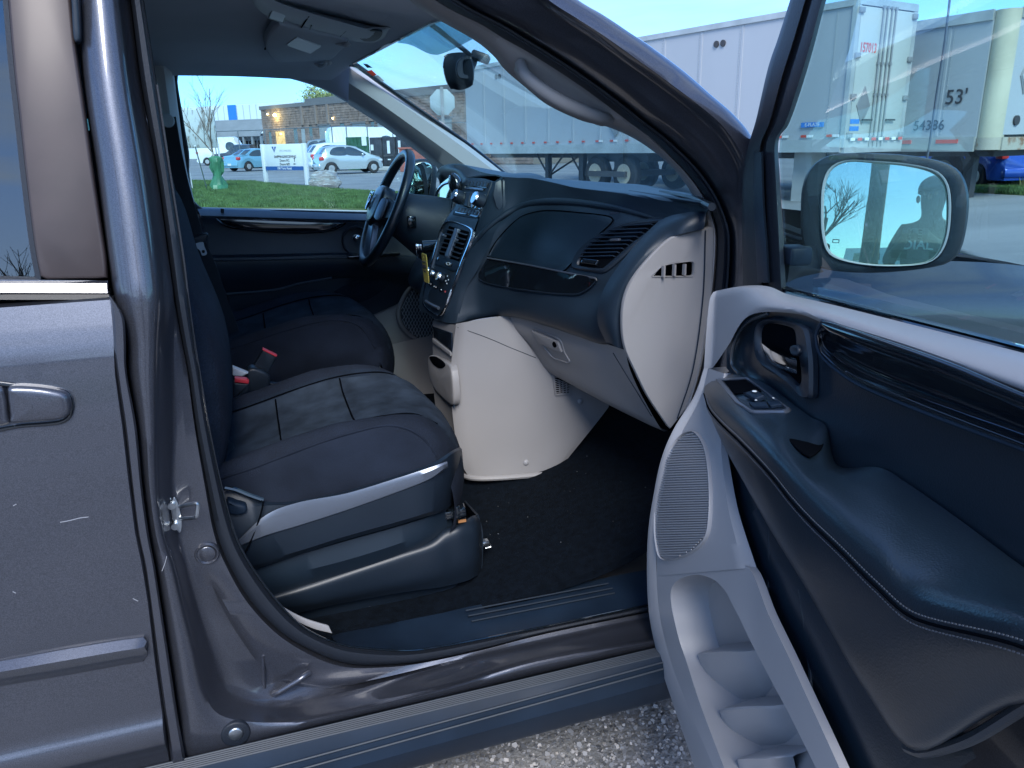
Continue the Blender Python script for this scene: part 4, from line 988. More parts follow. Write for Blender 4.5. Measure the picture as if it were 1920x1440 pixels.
# body side moulding with rounded end and lower sill chrome like edge
def mould(name, xs, tops, bots, y, m, par, depth=.02):
    rr = []
    for k in range(len(xs)-1, -1, -1): pass
    T_ = [(x, t, y) for x, t in zip(xs, tops)]; Bt = [(x, b, y) for x, b in zip(xs, bots)]
    M1 = [(x, t+(b-t)*.06, y-depth*.35) for x, t, b in zip(xs, tops, bots)]; M2 = [(x, t+(b-t)*.45, y-depth) for x, t, b in zip(xs, tops, bots)]; M3 = [(x, t+(b-t)*.52, y-depth*.95) for x, t, b in zip(xs, tops, bots)]; M4 = [(x, t+(b-t)*.95, y-depth*.35) for x, t, b in zip(xs, tops, bots)]
    g = loft([T_, M1, M2, M3, M4, Bt], nu=40, lin=True); return mk(name, g, m, par)
mould('side_moulding', [-420, 0, 120, 230, 266, 274, 276], [1305, 1237, 1215, 1197, 1193, 1192, 1215], [1362, 1288, 1268, 1248, 1242, 1238, 1230], .003, 'paint', sd)
# crumpled lower edge of the moulding
mk('moulding_ripples', [sphere((20+38*k, 1273-6.8*k, -.004), .006, 10, 6, (1.8, .4, .9)) for k in range(7)], 'board_plastic', sd)
for pts_ in (((113, 979), (130, 976), (150, 971), (166, 969)), ((249, 1122), (259, 1127)), ((24, 1109), (30, 1112)), ((25, 948), (31, 945)), ((302, 1080), (308, 1064), (311, 1052))):
    sc3 = [W(x, y, .0) for x, y in pts_]; sc3 = [V((p.x, yof(p.z)-.0004 if p.x < edge_x(p.z) else .016, p.z)) for p in sc3]
    mk('scratch', tube(sc3, .0007, n=4, seg=10), 'scratch', sd)
# rest of the body: roof, left side, tail, front
mk('rear_quarter', [box((-2.2, .06, .85), (1.2, .1, 1.1), bev=.03), box((-2.2, .12, 1.5), (1.2, .06, .25))], 'paint', van)
mk('left_side', [box((-1.2, 1.96, .68), (2.6, .1, .8), bev=.03), box((-1.5, 1.92, 1.64), (2.6, .05, .14)), box((-.28, 1.92, 1.38), (.2, .05, .5)), box((-1.5, 1.92, 1.38), (.15, .05, .5)), box((-2.7, 1.92, 1.38), (.2, .05, .5))], 'paint', van)
mk('rear_glass', [box((-.9, 1.93, 1.38), (1.05, .006, .48)), box((-2.1, 1.93, 1.38), (1.05, .006, .48))], 'dark_glass', van)
mk('tailgate', [box((-2.82, 1, .8), (.08, 1.9, 1.0), bev=.03), box((-2.78, 1, 1.6), (.08, 1.8, .2))], 'paint', van)
mk('tailgate_glass', box((-2.8, 1, 1.4), (.01, 1.7, .4)), 'dark_glass', van)
mk('underbody', box((-.4, 1, .27), (4.6, 1.66, .12)), 'steel_dark', van)
rf = [[V((x, y, z)) for y, z in ((.13, 1.63), (.22, 1.70), (.5, 1.74), (1, 1.755), (1.5, 1.74), (1.78, 1.70), (1.87, 1.64))] for x in (-2.8, -1.5, -.3, .1)]
rf.append([V((x, y, z)) for x, y, z in ((.30, .17, 1.625), (.36, .26, 1.665), (.40, .5, 1.69), (.42, 1, 1.70), (.40, 1.5, 1.69), (.36, 1.74, 1.665), (.30, 1.83, 1.625))])
mk('roof', loft(rf, nu=20, nv=20, thick=.006), 'paint', van)
for xw, nm in ((1.72, 'front'), (-1.45, 'rear')):
    for yw in (.06, 1.94):
        s_ = 1 if yw > 1 else -1
        wh = mk('wheel', cyl((xw, yw-s_*.2, .34) if False else V((xw, yw-s_*.22, .34)), V((xw, yw-s_*.02, .34)), .335, n=36, bev=.03), 'tyre', van)
        mk('rim', cyl(V((xw, yw-s_*.05, .34)), V((xw, yw, .34)), .21, .18, n=24), 'rim', wh)
# ---- running board ----
rbd = None
def exl(A, Bq, xl=-1.7, xr=1.12):
    a, b = P(A), P(Bq); d = b-a; return [a+d*((xl-a.x)/d.x), a+d*((xr-a.x)/d.x)]
lines = [((840, 1307, .03), (1223, 1217, .03)), ((840, 1309, .012), (1223, 1219, .012)), ((840, 1325, -.022), (1223, 1233, -.022)), ((840, 1329, -.024), (1223, 1236, -.024)), ((840, 1352, -.034), (1217, 1250, -.034)), ((840, 1354, -.036), (1217, 1252, -.036)), ((840, 1367, -.04), (1217, 1263, -.04)), ((840, 1390, -.046), (1243, 1280, -.046)), ((840, 1394, -.044), (1243, 1284, -.044)), ((840, 1418, -.022), (1250, 1307, -.022)), ((840, 1422, .0), (1250, 1311, .0))]
R_ = [exl(*l) for l in lines]; R_.append([p+V((0, .15, .01)) for p in R_[-1]])
rbd = mk('running_board', loft(R_, nu=24, lin=True, lin_u=True), 'board_plastic', van, sharp=25)
for k in range(6):
    t = k/5; l = exl((840, 1308+3.4*k, .010-.0062*k), (1223, 1218+3*k, .010-.0062*k)); mk('rib', tube(l, .0024, n=6, lin=True), 'rib_plastic', rbd)
for py0, py1, y in ((1351, 1249, -.036), (1366, 1261.5, -.042)): mk('rib', tube(exl((840, py0, y), (1217, py1, y)), .002, n=6, lin=True), 'rib_plastic', rbd)
# ---- sill plate and carpet ----
so_ = [(625, 1200), (640, 1207), (683, 1216), (767, 1221), (830, 1213), (900, 1200), (1033, 1174), (1223, 1134), (1300, 1118)]
si_ = [(622, 1192), (640, 1186), (700, 1175), (760, 1163), (830, 1149), (873, 1139), (1040, 1105), (1150, 1080), (1235, 1064)]
sp_ = mk('sill_plate', loftS([yy(so_, .135), yy(mixl(so_, si_, .04), .145), yy(mixl(so_, si_, .5), .195), yy(mixl(so_, si_, .95), .255), yy(si_, .262), [V((P((a, b, .262)).x, .28, P((a, b, .262)).z-.03)) for a, b in si_]], 6), 'board_plastic', van, sharp=50)
for (a_, b_, yv) in (((873, 1145), (1140, 1094), .232), ((878, 1155), (1148, 1103), .215), ((884, 1165), (1152, 1112), .198)):
    mk('tread_rib', tube([(a_[0], a_[1], yv), (b_[0], b_[1], yv)], .0035, n=8, lin=True, flat=.5), 'rib_plastic', sp_)
cz = lambda x: .355 if x < .3 else .355+.06*(x-.3)/.4 if x < .7 else .415+(x-.7)*.35 if x < 1.0 else .52+(x-1)*1.1
fl_ = [[V((x, y, cz(x)+(.0 if y > .3 else 0))) for y in (.24, .3, .6, 1, 1.4, 1.7, 1.8)] for x in (-2.7, -1.5, -.5, 0, .3, .5, .7, .85, 1.0, 1.15, 1.3)]
mk('floor_carpet', loft(fl_, nu=30, nv=60, thick=.02), 'carpet', van)
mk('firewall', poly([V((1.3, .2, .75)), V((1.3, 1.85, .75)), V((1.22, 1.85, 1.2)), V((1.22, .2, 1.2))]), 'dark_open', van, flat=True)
# pale trim sliver by the seat
sl_ = [(493, 1100), (510, 1122), (535, 1142), (570, 1160), (600, 1170), (616, 1174), (616, 1174), (623, 1188), (623, 1188), (585, 1178), (545, 1158), (515, 1132)]
mk('sill_trim', plate([(a, b, .17) for a, b in sl_], .004, .001, n=60), 'beige_light', van)
# ---- front pillar, roof rail (near side) ----
a_ = [(560, -140), (700, -50), (800, 18), (890, 68), (928, 97), (955, 124), (1000, 160), (1040, 190), (1100, 220), (1150, 237), (1207, 267), (1262, 312), (1296, 355), (1316, 395), (1325, 440), (1322, 520), (1312, 600), (1298, 700), (1275, 780)]
b_ = [(590, -170), (720, -75), (824, 5), (907, 48), (945, 72), (985, 94), (1035, 125), (1085, 158), (1133, 193), (1180, 229), (1232, 268), (1283, 318), (1317, 362), (1337, 405), (1345, 445), (1340, 530), (1328, 610), (1312, 705), (1285, 790)]
s_ = [(640, -170), (760, -90), (868, -2), (960, 49), (1000, 73), (1040, 98), (1085, 128), (1130, 160), (1170, 190), (1212, 224), (1260, 262), (1312, 312), (1346, 360), (1367, 405), (1377, 445), (1375, 530), (1362, 612), (1345, 705), (1312, 790)]
h_ = [(800, -170), (900, -90), (1005, -4), (1060, 33), (1090, 52), (1118, 70), (1150, 93), (1180, 115), (1210, 136), (1243, 160), (1288, 192), (1345, 240), (1385, 300), (1400, 360), (1402, 430), (1402, 530), (1390, 612), (1375, 705), (1350, 790)]
n_ = len(a_)
tp = lambda v0, v1: (lambda i: v0 if i < 11 else v1 if i > 14 else v0+(v1-v0)*(i-10)/4)
mk('pillar_trim', loftS([yy(mixl(a_, b_, -.25), tp(.36, .30)), yy(a_, tp(.315, .24)), yy(mixl(a_, b_, .35), tp(.285, .215)), yy(mixl(a_, b_, .8), tp(.27, .205)), yy(b_, tp(.27, .22)), yy(mixl(a_, b_, 1.1), tp(.29, .24))], 6), 'beige', van, sharp=60)
mk('door_seal', loftS([yy(mixl(b_, s_, -.02), tp(.27, .22)), yy(mixl(b_, s_, .1), tp(.235, .19)), yy(mixl(b_, s_, .4), tp(.205, .165)), yy(mixl(b_, s_, .62), tp(.205, .165)), yy(mixl(b_, s_, .72), tp(.22, .18)), yy(s_, tp(.2, .16))], 6), 'rubber', van, sharp=60)
mk('seal_lip', tube([(p[0], p[1], tp(.202, .162)(i)) for i, p in enumerate(mixl(b_, s_, .66))], .003, n=6, seg=90), 'rubber', van)
ow_ = [(870, -170), (965, -90), (1083, 0), (1125, 25), (1153, 43), (1178, 60), (1207, 79), (1232, 97), (1262, 119), (1290, 141), (1330, 176), (1378, 218), (1412, 262), (1430, 320), (1440, 400), (1440, 530), (1430, 612), (1412, 705), (1385, 790)]
tq = lambda v0, v1: (lambda i: v0 if i < 10 else v1 if i > 13 else v0+(v1-v0)*(i-9)/4)
mk('side_rail', loftS([yy(mixl(s_, h_, -.03), tp(.21, .17)), yy(mixl(s_, h_, .08), tp(.165, .13)), yy(mixl(s_, h_, .5), tq(.135, .11)), yy(mixl(s_, h_, .85), tq(.115, .09)), yy(mixl(s_, h_, .97), tq(.105, .07)), yy(mixl(h_, ow_, .03), tq(.088, .055)), yy(mixl(h_, ow_, .25), tq(.075, .045)), yy(mixl(h_, ow_, .7), tq(.08, .045)), yy(ow_, tq(.1, .06)), yy(mixl(h_, ow_, 1.02), tq(.2, .12))], 6), 'paint', van, sharp=60)
# grab handle on the pillar
gh_o = [(975, 105), (985, 103), (1005, 112), (1060, 145), (1105, 175), (1130, 195), (1148, 212), (1150, 232), (1140, 236), (1110, 226), (1060, 205), (1015, 178), (985, 150), (972, 125)]
gh_i = [(990, 116), (998, 114), (1017, 126), (1060, 156), (1095, 180), (1104, 186), (1108, 192), (1100, 194), (1085, 189), (1050, 176), (1018, 158), (1000, 142), (990, 128), (988, 120)]
mk('grab_handle', frame([(x, y_, .285) for x, y_ in gh_o], [(x, y_, .285) for x, y_ in gh_i], .03, .008, n=80), 'beige', van)
mk('grab_handle_grip', tube([(976, 118, .28), (985, 140, .262), (1010, 163, .25), (1050, 189, .245), (1090, 207, .25), (1125, 219, .262), (1143, 224, .285)], lambda t: .011+.002*sin(pi*t), n=14, seg=40), 'beige', van)
# ---- windscreen ----
wt = [P((655, 120, 1.62)), P((760, 65, .95)), P((830, 30, .33))]; wb_ = [P((950, 330, 1.76)), P((1130, 352, 1.0)), P((1330, 345, .22))]
wt = [V((.385, 1.64, 1.628)), V((.43, 1.0, 1.655)), V((.38, .28, 1.60))]; wb_ = [V((.98, 1.80, 1.245)), V((1.12, 1.0, 1.22)), V((1.0, .2, 1.225))]
mid_ = [a.lerp(b, .5)+V((.02, 0, .02)) for a, b in zip(wt, wb_)]
mk('windscreen', loft([wt, mid_, wb_], nu=16, nv=10, thick=.004), 'clear_glass', van)
wtt = [W(655, 120, 1.63), W(757, 63, 1.0), W(806, 37, .55), W(832, 30, .36)]
mk('windscreen_border', [tube([(655, 120, 1.64), (668, 122, 1.64), (720, 160, 1.67), (800, 216, 1.7), (880, 273, 1.73), (948, 328, 1.76)], .008, n=6, seg=30), tube([(662, 118, 1.6), (700, 98, 1.3), (757, 68, 1.0), (806, 43, .6), (832, 34, .36)], .005, n=6)], 'gloss_black', van)
mk('shade_band', loft([[(806, 30, .7), (846, 10, .5), (900, 45, .35)], [(745, 80, 1.0), (770, 84, .95), (800, 99, .85), (820, 103, .78), (850, 92, .65), (900, 66, .42)]], nu=16, lin=True, thick=.002), 'shade_glass', van)
mk('windscreen_sticker', plate([(680, 119, 1.52), (688, 120, 1.5), (698, 127, 1.49), (688, 127, 1.5)], .002, .0004, lin=True), 'black_plastic', van)
mk('windscreen_sticker', plate([(687, 134, 1.5), (696, 131, 1.49), (706, 140, 1.48), (699, 143, 1.49)], .002, .0004, lin=True), 'decal_red', van)
mk('windscreen_sticker', plate([(703, 142, 1.47), (709, 141, 1.46), (721, 152, 1.46), (715, 153, 1.46)], .002, .0004, lin=True), 'pale_plastic', van)
# hood, wing, cowl, wiper, antenna
hd = [[V((1.12, .12, 1.14)), V((1.16, 1.0, 1.19)), V((1.12, 1.88, 1.14))], [V((1.5, .1, 1.1)), V((1.55, 1, 1.15)), V((1.5, 1.9, 1.1))], [V((1.9, .12, 1.0)), V((2.0, 1, 1.06)), V((1.9, 1.88, 1.0))], [V((2.25, .25, .8)), V((2.36, 1, .86)), V((2.25, 1.75, .8))], [V((2.3, .3, .4)), V((2.4, 1, .4)), V((2.3, 1.7, .4))]]
mk('hood', loft(hd, nu=30, nv=30, thick=.006), 'paint', van)
wg = [[V((.9, .06, 1.1)), V((1.3, .07, 1.11)), V((1.8, .08, 1.04)), V((2.24, .22, .82))], [V((.9, .01, 1.03)), V((1.3, .0, 1.04)), V((1.8, 0.01, .97)), V((2.28, .2, .75))], [V((.9, 0, .8)), V((1.3, -.01, .8)), V((1.8, -.01, .78)), V((2.32, .2, .6))], [V((.9, .01, .68)), V((1.3, 0, .7)), V((1.8, .0, .7)), V((2.32, .22, .45))]]
mk('fender', [loft(wg, nu=24, nv=14, thick=.004), loft([[V((p.x, 2-p.y, p.z)) for p in r] for r in wg], nu=24, nv=14, thick=.004), box((1.1, .02, .45), (.5, .03, .5))], 'paint', van)
mk('cowl', loft([[V((1.0, .14, 1.2)), V((1.1, 1, 1.215)), V((1.0, 1.86, 1.2))], [V((1.13, .12, 1.15)), V((1.2, 1, 1.19)), V((1.13, 1.88, 1.15))]], nu=12, lin=True, thick=.01), 'black_plastic', van)
mk('wiper_arm', [tube([(1335, 388, .1), (1300, 372, .3), (1262, 364, .5), (1240, 361, .62)], .008, n=8), tube([(1330, 383, .15), (1180, 360, .6)], .005, n=6)], 'black_plastic', van)
# antenna mast
an0 = V((1.42, .12, 1.08)); at_ = W(1740, 297, -.0)
def on_x(px, py, x): return WX(px, py, x)
mk('antenna', tube([on_x(1737, 305, 1.5), on_x(1745, 255, 1.5), on_x(1757, 170, 1.5), on_x(1771, 80, 1.5), on_x(1783, -20, 1.5), on_x(1790, -90, 1.5)], .0028, n=6), 'silver', van)
# ================= interior =================
# ---- headliner ----
hl = [[V((x, y, z)) for y, z in ((.22, 1.625), (.33, 1.64), (.6, 1.655), (1, 1.665), (1.4, 1.655), (1.68, 1.63), (1.76, 1.6))] for x in (-2.7, -1.5, -.5, 0)]
hl.append([P((700, -30, .3)), P((700, 12, .4)), V((.36, .7, 1.645)), V((.37, 1, 1.65)), V((.35, 1.35, 1.645)), P((640, 122, 1.6)), P((628, 150, 1.74))])
hl.append([P((828, 10, .3)), P((830, 33, .4)), P((806, 43, .6)), P((757, 68, 1.0)), P((700, 98, 1.3)), P((664, 118, 1.6)), P((655, 128, 1.72))])
mk('headliner', loft(hl, nu=30, nv=40, thick=.01), 'headliner', van)
# far side rail above driver window down into far pillar
fr_t = [(250, 122), (300, 108), (340, 100), (420, 96), (500, 96), (560, 105), (620, 128), (655, 120), (720, 165), (800, 220), (880, 277), (947, 329), (975, 350)]
fr_b = [(250, 150), (318, 136), (338, 124), (400, 123), (470, 130), (530, 142), (600, 163), (653, 190), (720, 233), (787, 283), (830, 316), (870, 345), (890, 360)]
mk('roof_rail_trim', loftS([yy(mixl(fr_t, fr_b, 0)[:8], 1.70), yy(mixl(fr_t, fr_b, .5)[:8], 1.76), yy(fr_b[:8], 1.80), yy(mixl(fr_t, fr_b, 1.05)[:8], 1.86)], 5), 'headliner', van)
mk('far_pillar_trim', loftS([yy(mixl(fr_t, fr_b, -.03)[7:], 1.72), yy(mixl(fr_t, fr_b, .1)[7:], 1.68), yy(mixl(fr_t, fr_b, .5)[7:], 1.69), yy(mixl(fr_t, fr_b, .9)[7:], 1.74), yy(fr_b[7:], 1.80), yy(mixl(fr_t, fr_b, 1.08)[7:], 1.86)], 5), 'pillar_grey', van)
# far B pillar trim with belt anchor
bp_o = [(268, 60), (285, 130), (300, 220), (312, 320), (325, 420), (335, 500)]; bp_i = [(318, 60), (322, 130), (333, 220), (347, 320), (362, 390), (375, 500)]
mk('far_centre_pillar', loftS([yy(bp_o, 1.70), yy(mixl(bp_o, bp_i, .6), 1.70), yy(bp_i, 1.74), yy(mixl(bp_o, bp_i, 1.1), 1.84)], 5), 'pillar_grey', van)
# far door window frame (black) and glass
wo = [(316, 150), (324, 124), (345, 112), (400, 112), (470, 119), (530, 131), (600, 152), (653, 179), (720, 222), (787, 272), (835, 305), (850, 404), (700, 406), (540, 402), (366, 400), (340, 280), (328, 210)]
wi = [(332, 152), (336, 130), (348, 122), (400, 123), (470, 130), (530, 142), (600, 163), (653, 190), (720, 233), (787, 283), (822, 312), (835, 398), (700, 398), (540, 394), (375, 389), (353, 280), (341, 210)]
mk('window_frame', frame([(x, y, 1.87) for x, y in wo], [(x, y, 1.87) for x, y in wi], .03, .004, n=120), 'rubber', van)
dd_ = mk('driver_door', plate([(x, y, 1.95) for x, y in ((360, 398), (360, 398), (850, 402), (850, 402), (830, 560), (790, 700), (790, 700), (440, 700), (440, 700))], .05, .004), 'paint', van)
mk('door_glass', plate([(x, y, 1.89) for x, y in wi], .004, .0005, n=90), 'clear_glass', dd_)
mk('belt_trim', loft([[(368, 388, 1.9), (540, 393, 1.9), (700, 398, 1.9), (850, 400, 1.9)], [(370, 392, 1.86), (540, 397, 1.86), (700, 402, 1.86), (850, 404, 1.86)], [(376, 404, 1.83), (540, 409, 1.83), (700, 413, 1.83), (850, 415, 1.83)], [(378, 408, 1.84), (540, 413, 1.84), (700, 417, 1.84), (850, 420, 1.84)]], nu=24, lin=True, thick=.01), 'silver', dd_)
mk('lock_knob', cyl((417, 403, 1.85), (417, 391, 1.85), .006, .006, bev=.001), 'black_plastic', dd_)
# door trim: surface with belly, ledge, lower pocket
st = lambda *p: [(p[i], p[i+1]) for i in range(0, len(p), 2)]
dr = [([(378, 408), (520, 413), (640, 417), (760, 420), (840, 424)], 1.84), ([(382, 425), (520, 430), (640, 435), (760, 440), (840, 445)], 1.85), ([(395, 478), (520, 476), (640, 474), (760, 478), (840, 485)], 1.83),
      ([(398, 484), (520, 482), (640, 478), (760, 482), (840, 490)], 1.79), ([(402, 496), (520, 494), (640, 492), (760, 496), (840, 505)], 1.785), ([(408, 520), (520, 516), (640, 512), (760, 515), (840, 520)], 1.80),
      ([(425, 549), (520, 540), (622, 520), (700, 520), (800, 540)], 1.82), ([(427, 552), (520, 543), (624, 523), (700, 525), (800, 545)], 1.83), ([(440, 606), (520, 600), (605, 580), (640, 575), (700, 590)], 1.84)]
mk('door_trim', loftS([[(x, y, yv) for x, y in r] for r, yv in dr], 6), 'soft_black', dd_, sharp=40)
mk('dish_trim', plate([(x, y, 1.838) for x, y in st(405, 409, 405, 409, 425, 424, 470, 432, 540, 437, 600, 436, 632, 429, 648, 418, 648, 418, 540, 414)], .008, .003, n=60), 'gloss_black', dd_)
mk('dish_highlight', tube([(x, y, 1.832) for x, y in st(405, 410, 425, 424, 470, 431, 540, 436, 600, 435, 632, 428, 648, 418)], .0035, n=6), 'gloss_black', dd_)
mk('pocket_edge', tube([(x, y, 1.81) for x, y in st(425, 551, 480, 547, 522, 542, 560, 532, 622, 521)], .004, n=6), 'silver', dd_)
mk('ledge_seam', tube([(x, y, 1.783) for x, y in st(402, 489, 520, 487, 640, 484, 680, 485)], .0025, n=6), 'leather', dd_)
mk('handle_bowl', frame([(667+26*cos(t*pi/12), 452-28*sin(t*pi/12), 1.825) for t in range(24)], [(667+22*cos(t*pi/12), 452-24*sin(t*pi/12), 1.825) for t in range(24)], .02, .004, n=48), 'black_plastic', dd_)
mk('inner_handle', sphere((669, 446, 1.81), .018, sq=(1, .6, .8)), 'chrome', dd_)
mk('window_switch', box(P((700, 478, 1.78)), (.2, .05, .012), bev=.004), 'gloss_black', dd_)
# beige lower trim, kick panel and speaker
mk('lower_trim', [plate([(x, y, 1.86) for x, y in st(440, 607, 520, 600, 605, 575, 650, 570, 700, 556, 760, 500, 800, 470, 860, 470, 870, 600, 870, 760, 780, 760, 700, 720, 600, 700, 455, 660)], .03, .006, n=90)], 'beige', dd_)
mk('arm_pad', plate([(x, y, 1.835) for x, y in st(605, 578, 618, 548, 645, 528, 690, 520, 740, 512, 765, 497, 760, 512, 735, 540, 700, 560, 660, 573, 630, 582)], .03, .008, n=50, dome=.01), 'fabric', dd_)
spk = st(770, 545, 795, 538, 812, 560, 815, 600, 812, 640, 795, 640, 770, 625, 755, 605, 752, 580)
mk('speaker_rim', frame([(x+(x-785)*.22, y+(y-590)*.16, 1.825) for x, y in spk], [(x, y, 1.825) for x, y in spk], .012, .005, n=60), 'beige', dd_)
sg_ = mk('speaker_grille', plate([(x, y, 1.83) for x, y in spk], .006, .002, n=60), 'steel_dark', dd_)
def clip_line(p0, p1, pol):
    def ins(x, y):
        c = False
        for (x0, y0), (x1, y1) in zip(pol, pol[1:]+pol[:1]):
            if (y0 > y) != (y1 > y) and x < (x1-x0)*(y-y0)/(y1-y0)+x0: c = not c
        return c
    ts = [k/60 for k in range(61) if ins(p0[0]+(p1[0]-p0[0])*k/60, p0[1]+(p1[1]-p0[1])*k/60)]
    return (min(ts), max(ts)) if len(ts) > 2 else None
gm = []
for k in range(-13, 14):
    for sg_n in (-1, 1):
        A_, B_ = (785+k*6-28*sg_n, 530), (785+k*6+28*sg_n, 645); tt_ = clip_line(A_, B_, spk)
        if tt_: gm.append(tube([P((A_[0]+(B_[0]-A_[0])*t, A_[1]+(B_[1]-A_[1])*t, 1.8225)) for t in tt_], .0014, n=4, lin=True))
mk('grille_mesh', gm, 'console_grey', dd_, kind='stuff')
mk('kick_panel', loft([[(720, 650, 1.83), (760, 640, 1.8), (850, 620, 1.72)], [(735, 690, 1.8), (780, 700, 1.77), (850, 700, 1.7)], [(740, 740, 1.78), (790, 745, 1.74), (850, 745, 1.66)]], nu=12, nv=10, thick=.01), 'beige', van)
# driver side mirror
dm = empty('_tmp', (0, 0, 0)); bpy.data.objects.remove(dm)
mo = st(784, 300, 800, 298, 814, 303, 821, 318, 820, 345, 817, 372, 808, 390, 795, 398, 770, 395, 762, 370, 765, 330, 772, 306)
mk('mirror_housing', plate([(x, y, 2.08) for x, y in mo], .09, .02, n=50), 'black_plastic', dd_)
mi = st(780, 308, 796, 304, 808, 309, 810, 320, 807, 350, 801, 378, 792, 385, 776, 386, 768, 372, 770, 340, 774, 316)
cm_ = P((790, 345, 2.05)); nm_ = (CC-cm_).normalized()
mg = mk('mirror_glass', plate([(x, y, 2.055) for x, y in mi], .004, .001, n=50), 'mirror', dd_)

# ---- dashboard ----
da = mk('dashboard', loftS([
    [(1335, 395, .2), (1240, 378, .35), (1160, 362, .48), (1080, 352, .62), (1040, 343, .7), (993, 334, .795), (946, 334, .86)],
    [(1325, 398, .2), (1243, 412, .34), (1160, 390, .47), (1093, 379, .6), (1027, 375, .72), (977, 385, .82), (940, 408, .85)],
    [(1322, 415, .21), (1235, 423, .33), (1160, 398, .46), (1093, 388, .59), (1027, 386, .71), (968, 402, .81), (925, 432, .85)],
    [(1300, 430, .22), (1215, 440, .335), (1152, 425, .44), (1093, 405, .57), (1020, 400, .72), (960, 428, .82), (915, 462, .855)],
    [(1260, 446, .235), (1185, 475, .345), (1130, 470, .44), (1060, 470, .58), (990, 460, .75), (935, 465, .84), (900, 490, .865)],
    [(1222, 468, .245), (1160, 508, .36), (1110, 510, .44), (1050, 508, .58), (980, 495, .74), (920, 488, .85), (890, 510, .87)],
    [(1190, 505, .255), (1142, 545, .37), (1098, 550, .46), (1035, 548, .59), (965, 540, .76), (905, 525, .86), (872, 540, .885)],
    [(1172, 550, .262), (1130, 590, .37), (1085, 595, .46), (1030, 590, .59), (960, 575, .76), (905, 568, .86), (862, 575, .885)],
    [(1165, 600, .272), (1135, 640, .36), (1085, 627, .47), (1027, 608, .61), (960, 591, .77), (905, 593, .86), (855, 606, .88)],
    [(1160, 640, .29), (1137, 646, .39), (1085, 632, .52), (1027, 612, .66), (960, 594, .81), (905, 597, .88), (852, 610, .90)]], 7, sub_v=40, lin_v=False), 'soft_black', van, sharp=50)
# top face from arch forward to the windscreen
mk('dash_top', loftS([
    [(1328, 396, .2), (1243, 412, .34), (1160, 391, .47), (1093, 380, .6), (1027, 376, .72), (977, 386, .82), (944, 406, .852)],
    [(1325, 388, .21), (1240, 397, .35), (1160, 380, .48), (1093, 368, .61), (1030, 362, .725), (975, 362, .83), (925, 372, .862)],
    [(1322, 383, .22), (1240, 371, .36), (1160, 362, .49), (1093, 354, .62), (1043, 346, .73), (993, 337, .84), (940, 333, .865)],
    [V((.99, .2, 1.222)), V((1.02, .35, 1.225)), V((1.06, .5, 1.23)), V((1.08, .65, 1.232)), V((1.1, .75, 1.235)), V((1.1, .85, 1.24)), V((1.1, .95, 1.24))]], 7, sub_v=18, lin_v=False), 'soft_black', van, sharp=50)
mk('dash_top_rear', poly([V((.66, .88, 1.262)), V((1.12, .88, 1.235)), V((1.1, 1.8, 1.225)), V((.8, 1.8, 1.2)), V((.66, 1.2, 1.255))]), 'soft_black', van, flat=True)
# raised arch bead over the passenger airbag panel
ARCH = ([(862, 505, .872), (872, 482, .866), (887, 458, .86), (910, 432, .852), (940, 407, .842), (977, 387, .825), (1027, 378, .73), (1093, 381, .605), (1160, 392, .475), (1243, 414, .342)])
# centre wedge: side of the stack
stack_side = [
    [(943, 333, .85), (943, 372, .852), (942, 408, .844), (928, 432, .845), (918, 462, .85), (903, 490, .86), (893, 510, .865), (875, 540, .88), (865, 575, .88), (857, 606, .882)],
    [(938, 334, .868), (934, 370, .864), (926, 408, .862), (913, 434, .862), (904, 462, .868), (890, 490, .873), (880, 512, .878), (865, 542, .888), (855, 577, .888), (850, 606, .89)],
    [(932, 337, .885), (920, 372, .884), (908, 410, .884), (900, 436, .884), (891, 462, .886), (878, 490, .889), (868, 514, .892), (855, 545, .898), (845, 580, .9), (840, 605, .905)],
    [(926, 341, .898), (913, 372, .9), (900, 405, .9), (892, 432, .903), (880, 462, .905), (868, 490, .905), (858, 516, .908), (846, 552, .91), (836, 583, .912), (829, 603, .93)]]
cs_o = mk('centre_side', loftS(stack_side, 6, sub_v=12, lin_v=False), 'soft_black', da)
# centre stack face plate
face = [[(926, 340, .9), (905, 390, .9), (893, 420, .902), (868, 490, .905), (840, 570, .91), (829, 602, .93)],
        [(903, 334, 1.0), (885, 385, 1.0), (868, 415, 1.0), (846, 490, 1.0), (820, 565, 1.0), (812, 596, 1.0)],
        [(876, 334, 1.11), (858, 385, 1.12), (838, 415, 1.11), (812, 490, 1.11), (792, 560, 1.10), (796, 585, 1.08)],
        [(868, 338, 1.16), (848, 392, 1.17), (828, 425, 1.16), (804, 495, 1.14), (786, 560, 1.12), (790, 590, 1.1)]]
mk('centre_stack', loftS(face, 6, sub_v=12, lin_v=False), 'soft_black', da)
mk('stack_hood', loft([[(868, 345, 1.16), (873, 337, 1.13), (900, 331, 1.02), (930, 330, .9), (941, 334, .86)], [V((.76, 1.18, 1.255)), V((.78, 1.1, 1.27)), V((.8, 1.0, 1.275)), V((.8, .9, 1.27)), V((.8, .85, 1.26))]], nu=14, nv=5, thick=.004), 'soft_black', da)
